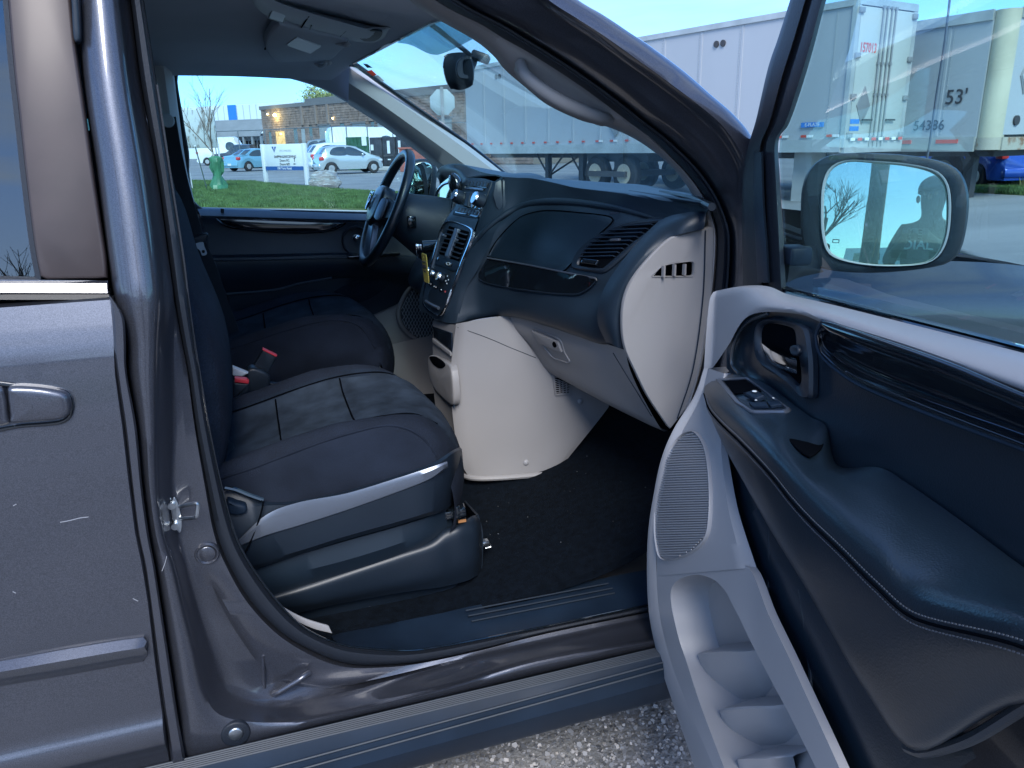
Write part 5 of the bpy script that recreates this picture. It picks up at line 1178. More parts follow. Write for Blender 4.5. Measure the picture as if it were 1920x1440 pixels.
# frame of reference on the stack face: u to the right (towards passenger), v down
def SF(px, py, off=0):
    """px,py photographed; lateral position interpolated across the face"""
    # left edge line and right edge line of the face
    Ls = [(334, 876), (385, 858), (415, 838), (490, 812), (560, 792), (600, 790)]; Rs = [(340, 926), (390, 905), (420, 893), (490, 868), (570, 840), (602, 829)]
    t = (px-interp(Ls, py))/(interp(Rs, py)-interp(Ls, py)); y = 1.11+(.9-1.11)*t
    p = W(px, py, y); return p+SN*off
e1 = (P((926, 340, .9))-P((876, 334, 1.11))).normalized(); e2 = (P((905, 390, .9))-P((926, 340, .9))).normalized(); SN = e1.cross(e2)
if SN.dot(CC-P((900, 380, 1))) < 0: SN = -SN
e2b = (P((850, 545, .905))-P((889, 437, .905))).normalized()
def sface(name, pts, m, off=.003, th=.004, bev=.0015, n=40, par=None, lin=False): return mk(name, plate([SF(x, y, off) for x, y in pts], th, bev, n=n, lin=lin, face=SN), m, par or da)
crn = lambda l: [q_ for q_ in l for _ in (0, 1)]
rad = sface('radio', crn([(878, 338), (924, 341), (898, 410), (848, 403)]), 'black_plastic', .002, .01)
sface('radio_button_row', crn([(880, 340), (920, 343), (915, 354), (874, 350)]), 'gloss_black', .004, par=rad)
for k in range(6):
    x0 = 881+6.4*k; sface('radio_button', crn([(x0, 340.5+.5*k), (x0+5, 341+.5*k), (x0+1.5, 350+.5*k), (x0-3.5, 349.5+.5*k)]), 'black_plastic', .007, .003, .0006, 16, par=rad)
sface('disc_slot', crn([(876, 351), (911, 355), (909, 359), (874, 354.5)]), 'gloss_black', .007, par=rad)
sface('disc_lip', crn([(876, 354), (911, 357.5), (910, 359.5), (875, 355.5)]), 'silver', .009, .002, .0005, par=rad)
sface('radio_display', crn([(872, 362), (898, 364), (889, 392), (862, 384)]), 'cluster_glass', .007, par=rad)
sface('radio_display', crn([(900, 364), (914, 366), (904, 395), (892, 393)]), 'cluster_glass', .007, par=rad)
mk('radio_pillar', plate([SF(x, y, .014) for x, y in crn([(880, 363), (889, 364), (884, 391), (876, 390)])], .01, .003, n=24, face=SN), 'black_plastic', rad)
def knob(px, py, r, h, par, m='black_plastic', cap=True, nm='knob'):
    c_0 = SF(px, py, .002); k_ = mk(nm, cyl(c_0, c_0+SN*h, r, r*.85, n=24, bev=.002), m, par)
    if cap and par is da: mk('knob_ring', cyl(c_0+SN*(h-.003), c_0+SN*(h+.0015), r*.9, r*.78, n=24), 'chrome', k_)
    elif cap: mk('knob_ring', cyl(c_0+SN*(h-.003), c_0+SN*(h+.0015), r*.9, r*.78, n=24), 'chrome', da)
    return k_
knob(868, 373, .021, .03, da); knob(907, 379, .021, .03, da)
sface('button_row', crn([(862, 388), (904, 396), (897, 409), (854, 400)]), 'gloss_black', .004, par=rad)
for k in range(7):
    x0 = 862+5.6*k; y0 = 389.5+1.1*k; sface('radio_button', crn([(x0, y0), (x0+4.6, y0+.9), (x0+.6, y0+9), (x0-4, y0+8.2)]), 'black_plastic', .007, .003, .0006, 16, par=rad)
# chrome loop with vents and climate controls
loop_o = [(838, 416), (850, 415), (868, 420), (884, 427), (889, 436), (882, 458), (868, 492), (852, 535), (838, 572), (827, 591), (818, 592), (800, 580), (793, 566), (797, 540), (806, 506), (818, 465), (828, 430)]
cx, cy = 841, 505
loop_i = [(cx+(x-cx)*.93, cy+(y-cy)*.975) for x, y in loop_o]
mk('chrome_surround', frame([SF(x, y, .005) for x, y in loop_o], [SF(x, y, .005) for x, y in loop_i], .008, .002, n=90, face=SN), 'chrome', da)
hv = sface('climate_panel', loop_i, 'black_plastic', .001, .006, n=70)
vt = [[(843, 424), (858, 428), (838, 480), (824, 477)], [(864, 430), (881, 435), (862, 491), (845, 485)]]
for q4 in vt:
    vb = sface('air_vent', crn(q4), 'dark_open', .002, .003, .0008)
    a4, b4, c4, d4 = [SF(x, y, .004) for x, y in q4]
    for k in range(6):
        t = (k+.6)/6.4; mk('vent_slat', plate([a4.lerp(d4, t), b4.lerp(c4, t), b4.lerp(c4, t+.05)+SN*.006, a4.lerp(d4, t+.05)+SN*.006], .002, .0004, lin=True), 'black_plastic', vb)
    m4 = (a4+b4+c4+d4)/4; mk('vent_tab', box(m4+SN*.01+V((0, 0, .012)), (.012, .014, .006), SN, V((0, 1, 0)), bev=.001), 'silver', vb)
mk('vent_divider', plate([SF(x, y, .012) for x, y in crn([(859, 430), (865, 432), (846, 486), (839, 483)])], .01, .003, n=30, face=SN), 'silver', da)
sface('switch_panel', crn([(822, 480), (864, 494), (856, 510), (816, 497)]), 'board_plastic', .004)
knob(825, 486, .007, .006, da, 'gloss_black', False, 'button'); sface('hazard_button', crn([(840, 491), (852, 495), (849, 502), (837, 498)]), 'gloss_black', .007)
mk('hazard_mark', frame([SF(845+4*cos(a_), 496.5+3*sin(a_), .009) for a_ in (0, 1.05, 2.1, 3.14, 4.2, 5.25)], [SF(845+2.8*cos(a_), 496.5+2*sin(a_), .009) for a_ in (0, 1.05, 2.1, 3.14, 4.2, 5.25)], .001, .0002, n=24, face=SN), 'white_mark', da)
for x, y in ((810, 511), (820, 517), (832, 522)):
    k_ = knob(x, y, .013 if x < 830 else .016, .018, da); mk('knob_mark', box(SF(x, y, .0205)+V((0, 0, .004)), (.001, .003, .012), SN, V((0, 1, 0))), 'white_mark', k_)
for x, y in ((810, 534), (820, 540), (806, 529), (830, 545)): knob(x, y, .006, .008, da, 'gloss_black', False, 'button')
for x, y in ((810, 533), (820, 539), (845, 520), (847, 527), (844, 534), (842, 529)): mk('marking', box(SF(x, y, .011), (.001, .006, .004), SN, V((0, 1, 0))), 'white_mark', da)
mk('marking', box(SF(838, 548, .006), (.001, .01, .005), SN, V((0, 1, 0))), 'decal_red', da)
mk('pull_bar', tube([SF(802, 566, .006), SF(810, 571, .01), (SF(822, 577, .01)), SF(826, 579, .006)], .005, n=10, seg=14), 'silver', da)
# gear lever on the dash and instrument cluster
mk('gear_lever', tube([W(848, 400, 1.17), W(852, 372, 1.17), W(857, 350, 1.165)], .007, n=10, seg=12), 'chrome', van)
mk('gear_knob', loft([[W(857, 357, 1.16)+V((cos(a_)*r*.6, sin(a_)*r, 0))+V((-.01, 0, .05))*t for a_ in [2*pi*k/16 for k in range(16)]] for t, r in ((-.5, .012), (-.2, .03), (.3, .036), (.8, .026), (1.05, .006))], nu=24, nv=16, closed_u=True), 'gloss_black', van)
mk('cluster_hood', loftS([
    [(817, 330, 1.62), (822, 318, 1.6), (840, 310, 1.5), (865, 310, 1.38), (888, 319, 1.25), (910, 327, 1.12), (945, 333, .98)],
    [(823, 338, 1.6), (828, 326, 1.58), (842, 319, 1.48), (858, 319, 1.38), (872, 330, 1.28), (880, 338, 1.2), (890, 345, 1.14)],
    [(825, 352, 1.62), (832, 340, 1.6), (843, 330, 1.5), (856, 330, 1.4), (866, 340, 1.3), (872, 350, 1.24), (876, 360, 1.2)]], 6, sub_v=12, lin_v=False), 'soft_black', van)
mk('hood_top', loft([[(817, 330, 1.62), (822, 318, 1.6), (840, 310, 1.5), (865, 310, 1.38), (888, 319, 1.25), (910, 327, 1.12), (945, 333, .98)], [V((1.0, 1.75, 1.22)), V((1.02, 1.5, 1.23)), V((1.05, 1.2, 1.235)), V((1.05, .95, 1.24))]], nu=20, nv=6, thick=.004), 'soft_black', van)
mk('instrument_cluster', loft([[(826, 345, 1.6), (850, 330, 1.4), (872, 350, 1.22)], [(822, 410, 1.56), (838, 408, 1.4), (846, 410, 1.22)]], nu=12, nv=8, thick=.004), 'cluster_glass', van)
mk('cluster_rim', tube([(818, 400, 1.58), (817, 380, 1.56), (820, 360, 1.54), (830, 347, 1.48), (842, 342, 1.42)], .005, n=8), 'chrome', van)
mk('dash_left', loft([[(818, 352, 1.78), (812, 390, 1.6), (838, 408, 1.4), (850, 412, 1.2)], [(800, 430, 1.8), (795, 460, 1.6), (810, 470, 1.4), (820, 480, 1.18)], [(770, 520, 1.82), (765, 530, 1.6), (785, 540, 1.4), (800, 560, 1.14)], [V((.62, 1.82, .85)), V((.62, 1.6, .82)), V((.6, 1.4, .82)), V((.58, 1.14, .84))]], nu=20, nv=16, thick=.006), 'soft_black', van)
# passenger airbag panel, gloss strip, side vent
def dash_y(px, py):
    t = [(850, .89), (897, .862), (915, .848), (940, .832), (977, .80), (1027, .70), (1093, .55), (1130, .45), (1160, .385), (1200, .33), (1250, .262), (1320, .2)]
    return interp(t, px)
BD = bvh(da, cs_o)
def dsh(pts, off=.006): 
    return [hit(BD, x, y, off, (x, y, dash_y(x, y))) for x, y in pts]
mk('dash_arch', tube([hit(BD, p[0], p[1], .0, p) for p in ARCH], lambda t: .0085*sin(pi*min(1, t*1.02))**.5+.001, n=12, seg=70), 'soft_black', da)
lid = [(914, 481), (922, 465), (935, 446), (960, 420), (985, 403), (1027, 395), (1093, 400), (1138, 406), (1150, 411), (1149, 418), (1120, 445), (1085, 482), (1060, 508), (1055, 509), (990, 497), (914, 481)]
def curved_plate(name, outline, m, par, off=.006, th=.004, n=90, step=None):
    """outline in photo pixels filled with a fine triangulated sheet that follows the dash"""
    pts = spl([V((x, y, 0)) for x, y in outline], n, True)
    bm = bmesh.new(); vv = [bm.verts.new(p) for p in pts]; bm.faces.new(vv); bmesh.ops.triangulate(bm, faces=bm.faces)
    bmesh.ops.subdivide_edges(bm, edges=[e for e in bm.edges if e.calc_length() > 14], cuts=4, use_grid_fill=True)
    bmesh.ops.triangulate(bm, faces=bm.faces)
    bm.verts.ensure_lookup_table(); vs = []
    for v in bm.verts:
        vs.append(hit(BD, v.co.x, v.co.y, off, (v.co.x, v.co.y, dash_y(v.co.x, v.co.y))))
    fs = [tuple(v.index for v in f.verts) for f in bm.faces]
    bnd = [(e.verts[0].index, e.verts[1].index) for e in bm.edges if len(e.link_faces) == 1]; bm.free()
    o = len(vs); vs2 = [p-(CC-p).normalized()*th for p in vs]
    return mk(name, (vs+vs2, fs+[tuple(i+o for i in reversed(f)) for f in fs]+[(a, b, b+o, a+o) for a, b in bnd]), m, par, sharp=30)
curved_plate('airbag_panel', [(x, y) for x, y in lid[:-1]], 'leather', da, .003, .004, 100)
mk('panel_gap', tube(dsh(lid, .0025), .0019, n=5, seg=90), 'dark_open', da)
mk('airbag_label', box(dsh([(1155, 404)], .008)[0], (.02, .004, .004), V((1, -.8, .1)), V((0, .3, 1))), 'board_plastic', da)
gls = [(914, 483), (985, 496), (1055, 510), (1120, 521), (1122, 524), (1112, 536), (1097, 547), (1080, 552), (1027, 549), (960, 540), (915, 530), (899, 522), (898, 510), (904, 495)]
curved_plate('gloss_trim', gls, 'gloss_black', da, .006, .008, 90)
mk('gloss_edge', tube(dsh([gls[k] for k in (3, 4, 5, 6, 7, 8, 9, 10, 11, 12, 13, 0)], .005), .002, n=5, seg=80), 'black_plastic', da)
mk('gloss_edge', tube(dsh(gls[:4], .007), .0022, n=5, seg=30), 'silver', da)
vo = [(1075, 500), (1079, 485), (1095, 463), (1127, 440), (1165, 424), (1200, 416), (1230, 413), (1247, 415), (1246, 420), (1225, 438), (1200, 458), (1170, 485), (1142, 507), (1128, 511), (1100, 508), (1080, 504)]
vi = [(1088, 497), (1090, 488), (1105, 468), (1130, 449), (1165, 432), (1200, 424), (1225, 421), (1234, 421), (1230, 427), (1212, 440), (1190, 455), (1163, 478), (1138, 499), (1130, 503), (1110, 502), (1093, 499)]
av = mk('side_vent', frame(dsh(vo, .009), dsh(vi, .007), .02, .004, n=90), 'black_plastic', da)
mk('vent_dark_plate', plate(dsh(vi, .004), .003, .001, n=60), 'dark_open', da)  # dark plate on the solid dash stands in for shade between the slats
for k in range(9):
    y0 = 427+k*7; x0 = interp([(420, 1222), (432, 1150), (449, 1116), (468, 1099), (490, 1086)], y0+2)+4; x1 = interp([(421, 1232), (440, 1212), (455, 1190), (478, 1163), (499, 1138)], y0)-2
    if y0 > 484: break
    sl0, sl1 = dsh([(x0, y0)], .012)[0], dsh([(x1, y0-1)], .012)[0]
    mk('vent_slat', plate([sl0, sl1, sl1+V((.012, .0, .001))-V((0, 0, .006)), sl0+V((.012, 0, .001))-V((0, 0, .006))], .0025, .0006, lin=True, face=V((0, 0, 1))), 'board_plastic', av)
mk('vent_tab', box(dsh([(1162, 455)], .016)[0], (.03, .006, .008), sl1-sl0, V((0, 0, 1)), bev=.0015), 'silver', av)
mk('vent_wheel', plate(dsh(crn([(1100, 488), (1128, 492), (1124, 500), (1096, 496)]), .014), .006, .002, n=24), 'gloss_black', av)
# dark end roll
mk('dash_end_roll', loftS([
    [(1326, 396, .2), (1290, 398, .24), (1240, 412, .3), (1195, 455, .3), (1155, 505, .31), (1128, 552, .33), (1120, 600, .335), (1135, 640, .33)],
    [(1324, 402, .195), (1286, 408, .215), (1240, 425, .26), (1205, 460, .262), (1168, 508, .268), (1142, 555, .285), (1136, 600, .29), (1146, 645, .295)],
    [(1322, 415, .19), (1283, 424, .205), (1248, 438, .235), (1212, 472, .24), (1178, 515, .245), (1158, 558, .258), (1153, 600, .265), (1158, 652, .275)],
    [(1320, 429, .19), (1280, 438, .205), (1255, 447, .225), (1220, 480, .235), (1188, 520, .243), (1170, 562, .255), (1167, 600, .262), (1173, 655, .27)]], 7, sub_v=14, lin_v=False), 'soft_black', da)
# beige end cap with demister slot
ec = [(1338, 428), (1320, 429), (1280, 438), (1255, 447), (1220, 480), (1188, 520), (1170, 562), (1166, 610), (1172, 654), (1190, 695), (1215, 745), (1245, 790), (1256, 806), (1256, 806), (1275, 782), (1298, 745), (1315, 690), (1330, 600), (1338, 500)]
vh = [(1224, 518), (1232, 509), (1243, 500), (1262, 495), (1297, 491), (1301, 494), (1301, 514), (1298, 518)]
ecp = spl([(x, y, .205+.03*max(0, min(1, (1330-x)/150))) for x, y in ec], 110, True)
def ecy(x): return .205+.03*max(0, min(1, (1330-x)/150))
mk('end_cap', frame([(x, y, ecy(x)) for x, y in ec], [(x, y, ecy(x)) for x, y in vh], .012, .003, n=110), 'beige', da)
mk('demister_back', plate([(x, y, .245) for x, y in vh], .002, .0005, n=40), 'dark_open', da)
mk('demister_rim', frame([(x+(x-1265)*.06, y+(y-506)*.12, ecy(x)-.002) for x, y in vh], [(x, y, ecy(x)-.002) for x, y in vh], .012, .002, n=60), 'beige', da)
for px, t in ((1244, 500), (1264, 495), (1283, 493)): mk('demister_bar', box(P((px, (t+518)/2, .215)), (.004, .01, .024)), 'beige', da)
mk('cap_seam', tube([(1323, 432, .203), (1318, 560, .203), (1300, 690, .203), (1270, 785, .203)], .0015, n=5), 'board_plastic', da)
# lower glove box
gb_ = [[(938, 588, .855), (960, 592, .81), (1027, 609, .66), (1085, 630, .51), (1137, 645, .38), (1172, 656, .275)],
       [(952, 606, .84), (975, 622, .79), (1035, 640, .65), (1090, 660, .51), (1145, 680, .38), (1182, 695, .275)],
       [(985, 640, .81), (1003, 655, .77), (1055, 680, .64), (1110, 705, .50), (1165, 730, .38), (1205, 745, .275)],
       [(1018, 688, .78), (1035, 698, .74), (1080, 722, .62), (1130, 750, .50), (1190, 780, .37), (1240, 805, .275)],
       [(1028, 700, .8), (1045, 708, .77), (1090, 732, .66), (1138, 757, .56), (1195, 785, .43), (1252, 808, .3)]]
gbx = mk('glove_box', loftS(gb_, 6, sub_v=20, lin_v=False), 'beige', da)
BG = bvh(gbx)
mk('glove_seam', tube([hit(BG, x, y, 0, (x, y, .33)) for x, y in st(1150, 662, 1170, 695, 1196, 737, 1222, 780)], .0016, n=5), 'board_plastic', da)
def gy(px, py): # plane fit for the latch area
    return .64-(px-1027)*.0024-(py-640)*.0004
lt = [(997, 617), (1020, 622), (1052, 638), (1060, 660), (1070, 680), (1052, 676), (1036, 669), (1014, 641)]
mk('latch_recess', frame([hit(BG, x, y, .003, (x, y, .6)) for x, y in lt], [hit(BG, 1033+(x-1033)*.93, 648+(y-648)*.93, .003, (x, y, .6)) for x, y in lt], .006, .002, n=50), 'beige', da)
mk('latch_lip', plate([hit(BG, x, y, .007, (x, y, .6)) for x, y in crn([(1000, 620), (1049, 640), (1057, 660), (1014, 642)])], .006, .002, n=30), 'beige', da)
mk('latch_lock', plate([hit(BG, 1044+3.5*cos(a_)+sin(a_)*1.5, 644+5*sin(a_), .009) for a_ in [k*pi/6 for k in range(12)]], .002, .0005, n=20), 'dark_open', da)
# centre console: beige side and face
cs = [[(855, 607, .85), (845, 700, .845), (850, 790, .84), (862, 860, .835), (878, 894, .83)],
      [(872, 604, .83), (862, 700, .825), (866, 790, .822), (880, 860, .82), (895, 897, .82)],
      [(905, 598, .82), (930, 700, .8), (930, 790, .8), (945, 850, .8), (940, 897, .8)],
      [(950, 592, .82), (985, 660, .79), (1000, 740, .78), (1010, 840, .78), (990, 893, .785)],
      [(960, 600, .82), (1007, 672, .78), (1040, 740, .765), (1055, 820, .765), (1036, 889, .77)],
      [(975, 615, .85), (1036, 700, .78), (1140, 752, .76), (1140, 765, .76), (1042, 888, .775)]]
cco = mk('centre_console', loftS(cs, 6, sub_v=24, lin_v=False), 'beige', van, sharp=50)
cf = [[(812, 600, 1.06), (812, 700, 1.05), (818, 770, 1.03), (840, 860, .98), (860, 890, .93)], [(830, 607, .96), (832, 700, .95), (838, 780, .94), (850, 860, .92), (868, 894, .89)], [(856, 609, .86), (848, 700, .855), (854, 790, .85), (866, 860, .845), (880, 895, .84)]]
cn = mk('console_face', loftS(cf, 6, sub_v=8), 'beige', van)
mk('console_foot', tube([(848, 868, .95), (862, 886, .88), (885, 896, .82), (935, 896, .79), (1038, 888, .765)], .008, n=8), 'beige', cn)
def cface(name, pts, m, off=.004, th=.004, bev=.0015, n=40, dome=0):
    def yv(px, py):
        l = interp([(600, 812), (700, 812), (770, 818), (860, 840), (890, 860)], py); r = interp([(609, 856), (700, 848), (790, 854), (860, 866), (895, 880)], py)
        t = (px-l)/(r-l); return 1.05-.2*t
    q_ = []
    for x, y in pts: p = W(x, y, yv(x, y)); q_.append(p+V((-1, 0, .1)).normalized()*off)
    return mk(name, plate(q_, th, bev, n=n, dome=dome, face=V((-1, -.3, 0))), m, cn)
cface('cubby', crn([(814, 612), (849, 624), (850, 663), (815, 636)]), 'gloss_black', .004)
cface('cubby_shelf', crn([(815, 634), (850, 661), (850, 668), (815, 642)]), 'beige', .008)
cface('cup_holder', [(812, 668), (830, 672), (852, 684), (857, 700), (860, 740), (858, 760), (845, 752), (822, 728), (813, 700)], 'beige', .016, .02, .006, dome=.003)
cface('cup_opening', [(816, 670), (826, 668), (840, 676), (846, 684), (838, 690), (824, 684)], 'dark_open', .0195, .003)
cface('console_seam', crn([(818, 722), (858, 760), (859, 764), (819, 727)]), 'board_plastic', .012)
cface('outlet_panel', crn([(851, 815), (862, 822), (868, 868), (852, 850)]), 'black_plastic', .006)
for x, y in ((853, 828), (862, 840)): mk('power_outlet', cyl(W(x, y, .89)+V((-.012, 0, 0)), W(x, y, .89)+V((.01, 0, 0)), .014, n=20, bev=.002), 'gloss_black', cn)
BC = bvh(cco)
mk('console_seam', tube([hit(BC, x, y, 0, (x, y, .8)) for x, y in st(858, 614, 880, 621, 905, 630, 930, 640, 955, 651, 980, 661, 1005, 671)], .0012, n=5), 'board_plastic', van)
for x, y in ((1088, 752), (987, 867)): mk('trim_clip', plate([hit(BC, x, y, .004, (x, y, .765))+V((cos(t*pi/8), 0, sin(t*pi/8)))*.0085 for t in range(16)], .006, .002, n=20, dome=.002, face=V((0, -1, 0))), 'beige_light', van)
fvy = hit(BC, 1055, 728, .0, (1055, 728, .765)).y-.006
lv = mk('floor_vent', frame([(x, y, fvy) for x, y in crn([(1037, 703), (1072, 716), (1071, 742), (1041, 743)])], [(x, y, fvy) for x, y in crn([(1041, 708), (1069, 719), (1068, 738), (1044, 739)])], .008, .002, n=40), 'beige', van)
mk('vent_back', plate([(x, y, fvy+.004) for x, y in crn([(1041, 708), (1069, 719), (1068, 738), (1044, 739)])], .003, .0005, n=20), 'dark_open', lv)
for k in range(7): mk('vent_bar', tube([(1041, 711+4.2*k, fvy-.001), (1069, 720.5+2.9*k, fvy-.001)], .0016, n=4, lin=True), 'beige', lv)
for k in range(3): mk('vent_bar', tube([(1048+7*k, 710+2.5*k, fvy-.002), (1050+6*k, 739, fvy-.002)], .0016, n=4, lin=True), 'beige', lv)
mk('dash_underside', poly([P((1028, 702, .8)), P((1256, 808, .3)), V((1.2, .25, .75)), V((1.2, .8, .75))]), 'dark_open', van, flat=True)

# ---- steering wheel ----
wc = V((.447, 1.45, 1.163)); wu = V((.435, 0, .9)).normalized(); wv_ = V((0, 1, 0)); wn_ = V((-.9, 0, .435)).normalized()
def WP(a, b, c=0): return wc + wv_*a + wu*b + wn_*c
sw = mk('steering_wheel', tube([WP(cos(2*pi*k/24)*.193, sin(2*pi*k/24)*.193) for k in range(24)], .0165, n=14, seg=90, closed=True), 'leather', van)
mk('wheel_hub', plate([WP(x, z_, .045) for x, z_ in ((-.075, .045), (-.04, .062), (0, .067), (.04, .062), (.075, .045), (.085, .0), (.06, -.05), (0, -.075), (-.06, -.05), (-.085, 0))], .045, .015, n=50, dome=.012, face=wn_), 'leather', sw)
for s_ in (-1, 1):
    mk('spoke', plate([WP(s_*.07, .03, .03), WP(s_*.18, .02, .008), WP(s_*.185, -.02, .008), WP(s_*.07, -.035, .03)], .02, .004, n=30, face=wn_), 'black_plastic', sw)
    mk('spoke_trim', plate([WP(s_*.09, .02, .042), WP(s_*.125, .02, .03), WP(s_*.12, -.04, .03), WP(s_*.08, -.04, .042)], .006, .002, n=30, face=wn_), 'silver', sw)
mk('spoke', plate([WP(-.035, -.06, .03), WP(.035, -.06, .03), WP(.05, -.18, .006), WP(-.05, -.18, .006)], .02, .004, n=30, face=wn_), 'silver', sw)
# generic head shaped shield emblem
mk('emblem', [tube([WP(a, b+.005, .061) for a, b in ((-.028, .02), (-.02, .028), (0, .022), (.02, .028), (.028, .02), (.02, -.02), (0, -.034), (-.02, -.02))], .0025, n=6, closed=True, seg=30), tube([WP(-.012, .018, .062), WP(-.018, .004, .062), WP(-.006, -.008, .062), WP(-.002, -.024, .062)], .003, n=6), tube([WP(.012, .018, .062), WP(.018, .004, .062), WP(.006, -.008, .062), WP(.002, -.024, .062)], .003, n=6)], 'chrome', sw)
col = mk('steering_column', loft([[wc + wn_*c + (wv_*cos(a_)*ry + wu*sin(a_)*rz) for a_ in [2*pi*k/16 for k in range(16)]] for c, ry, rz in ((.0, .05, .05), (-.03, .075, .07), (-.08, .09, .085), (-.16, .1, .11), (-.26, .11, .13), (-.36, .12, .14))], nu=28, nv=16, closed_u=True), 'soft_black', van)
mk('stalk', tube([wc-wn_*.09+wv_*.07, wc-wn_*.085+wv_*.14+wu*.01, wc-wn_*.07+wv_*.2+wu*.015], lambda t: .007+.004*(t > .6), n=8), 'black_plastic', col)
mk('column_lever', box(W(772, 416, 1.36), (.03, .02, .04), bev=.006), 'gloss_black', col)
ig = W(806, 462, 1.2); mk('ignition_barrel', cyl(ig+V((-.03, 0, 0)), ig+V((.06, 0, 0)), .02, n=20, bev=.004), 'gloss_black', van)
key = setp(mk('ignition_key', [tube([ig+V((-.03+cos(t*pi/8)*.0, 0, 0))+V((-.012, sin(t*pi/8)*.009, -.012+cos(t*pi/8)*.014)) for t in range(16)], .0018, n=6, closed=True, seg=30), box(ig+V((-.035, 0, 0)), (.02, .004, .018), bev=.001), tube([ig+V((-.04, 0, -.02))+V((0, sin(t*pi/8)*.004, cos(t*pi/8)*.016)) for t in range(16)], .0012, n=5, closed=True, seg=24)], 'chrome'), label='metal key and ring in the ignition holding the yellow tag', category='key')
tg = W(797, 503, 1.05); te = V((.12, -.98, 0)).normalized(); tz_ = V((-.05, 0, 1)).normalized()
tag_ = setp(mk('key_tag', frame([tg+te*a+tz_*b for a, b in ((-.018, .043), (.018, .043), (.021, .04), (.021, -.04), (.018, -.043), (-.018, -.043), (-.021, -.04), (-.021, .04))], [tg+te*(cos(t*pi/4)*.0035)+tz_*(.034+sin(t*pi/4)*.0035) for t in range(8)], .0018, .0004, n=40), 'yellow_tag'), label='yellow paper key tag hanging from the ignition beside the centre vents', category='key tag')
tn = te.cross(tz_); 
if tn.dot(CC-tg) < 0: tn = -tn
text('tag_text', '31537', tg+tn*.002+tz_*.005, te, tz_, .014, 'ink', tag_, sx=.85, bold=.0003); text('tag_text', 'CARAVAN', tg+tn*.002+tz_*.019, te, tz_, .0065, 'ink', tag_); text('tag_text', 'Grey', tg+tn*.002+tz_*-.008, te, tz_, .009, 'ink', tag_)

# ---- seats ----
def seat(yo, yi, name, near):
    pass
# passenger cushion: cross sections along depth of the seat
def prof(pts): return pts
# build the cushion from real dimensions instead: world-space sections fitted to the silhouette
def cushion(name, y0, y1, xf, zt, m, par, sl=1.0):
    rows = []; yc = (y0+y1)/2; hw = (y1-y0)/2
    for (x, zc, rise) in ((-.26, -.13, .02), (-.2, -.07, .05), (-.05, -.04, .06), (.08, -.005, .058), (.18, .02, .05), (.27, .034, .038), (.34, .038, .028), (.395, .028, .018), (.435, -.005, .008), (.46, -.055, 0), (.472, -.115, 0), (.468, -.165, 0), (.455, -.21, 0)):
        r = []; wd_ = hw*(1 if x < .3 else 1-.06*((x-.3)/.17)**2)
        f = max(0, min(1, (.47-x)/.1)) if x > .37 else 1
        for (t, dz) in ((-.98, -.13), (-1.02, -.09), (-1.0, -.05), (-.94, rise*.55), (-.84, rise*.9), (-.72, rise*.62), (-.6, .006), (-.3, -.004), (0, -.006), (.3, -.004), (.6, .006), (.72, rise*.62), (.84, rise*.9), (.94, rise*.55), (1, -.05), (1.02, -.09), (.98, -.13)):
            zb = zt+zc
            z_ = zb+dz*(1 if dz > -.04 else 1) if x < .46 else zb+dz*.35
            z_ = max(z_, zt-.215)
            r.append(V((xf-.47+x-(.065*abs(t)**2.5*max(0, min(1, (x-.1)/.25))), yc+wd_*t, z_)))
        rows.append(r)
    return rows
PS = {}
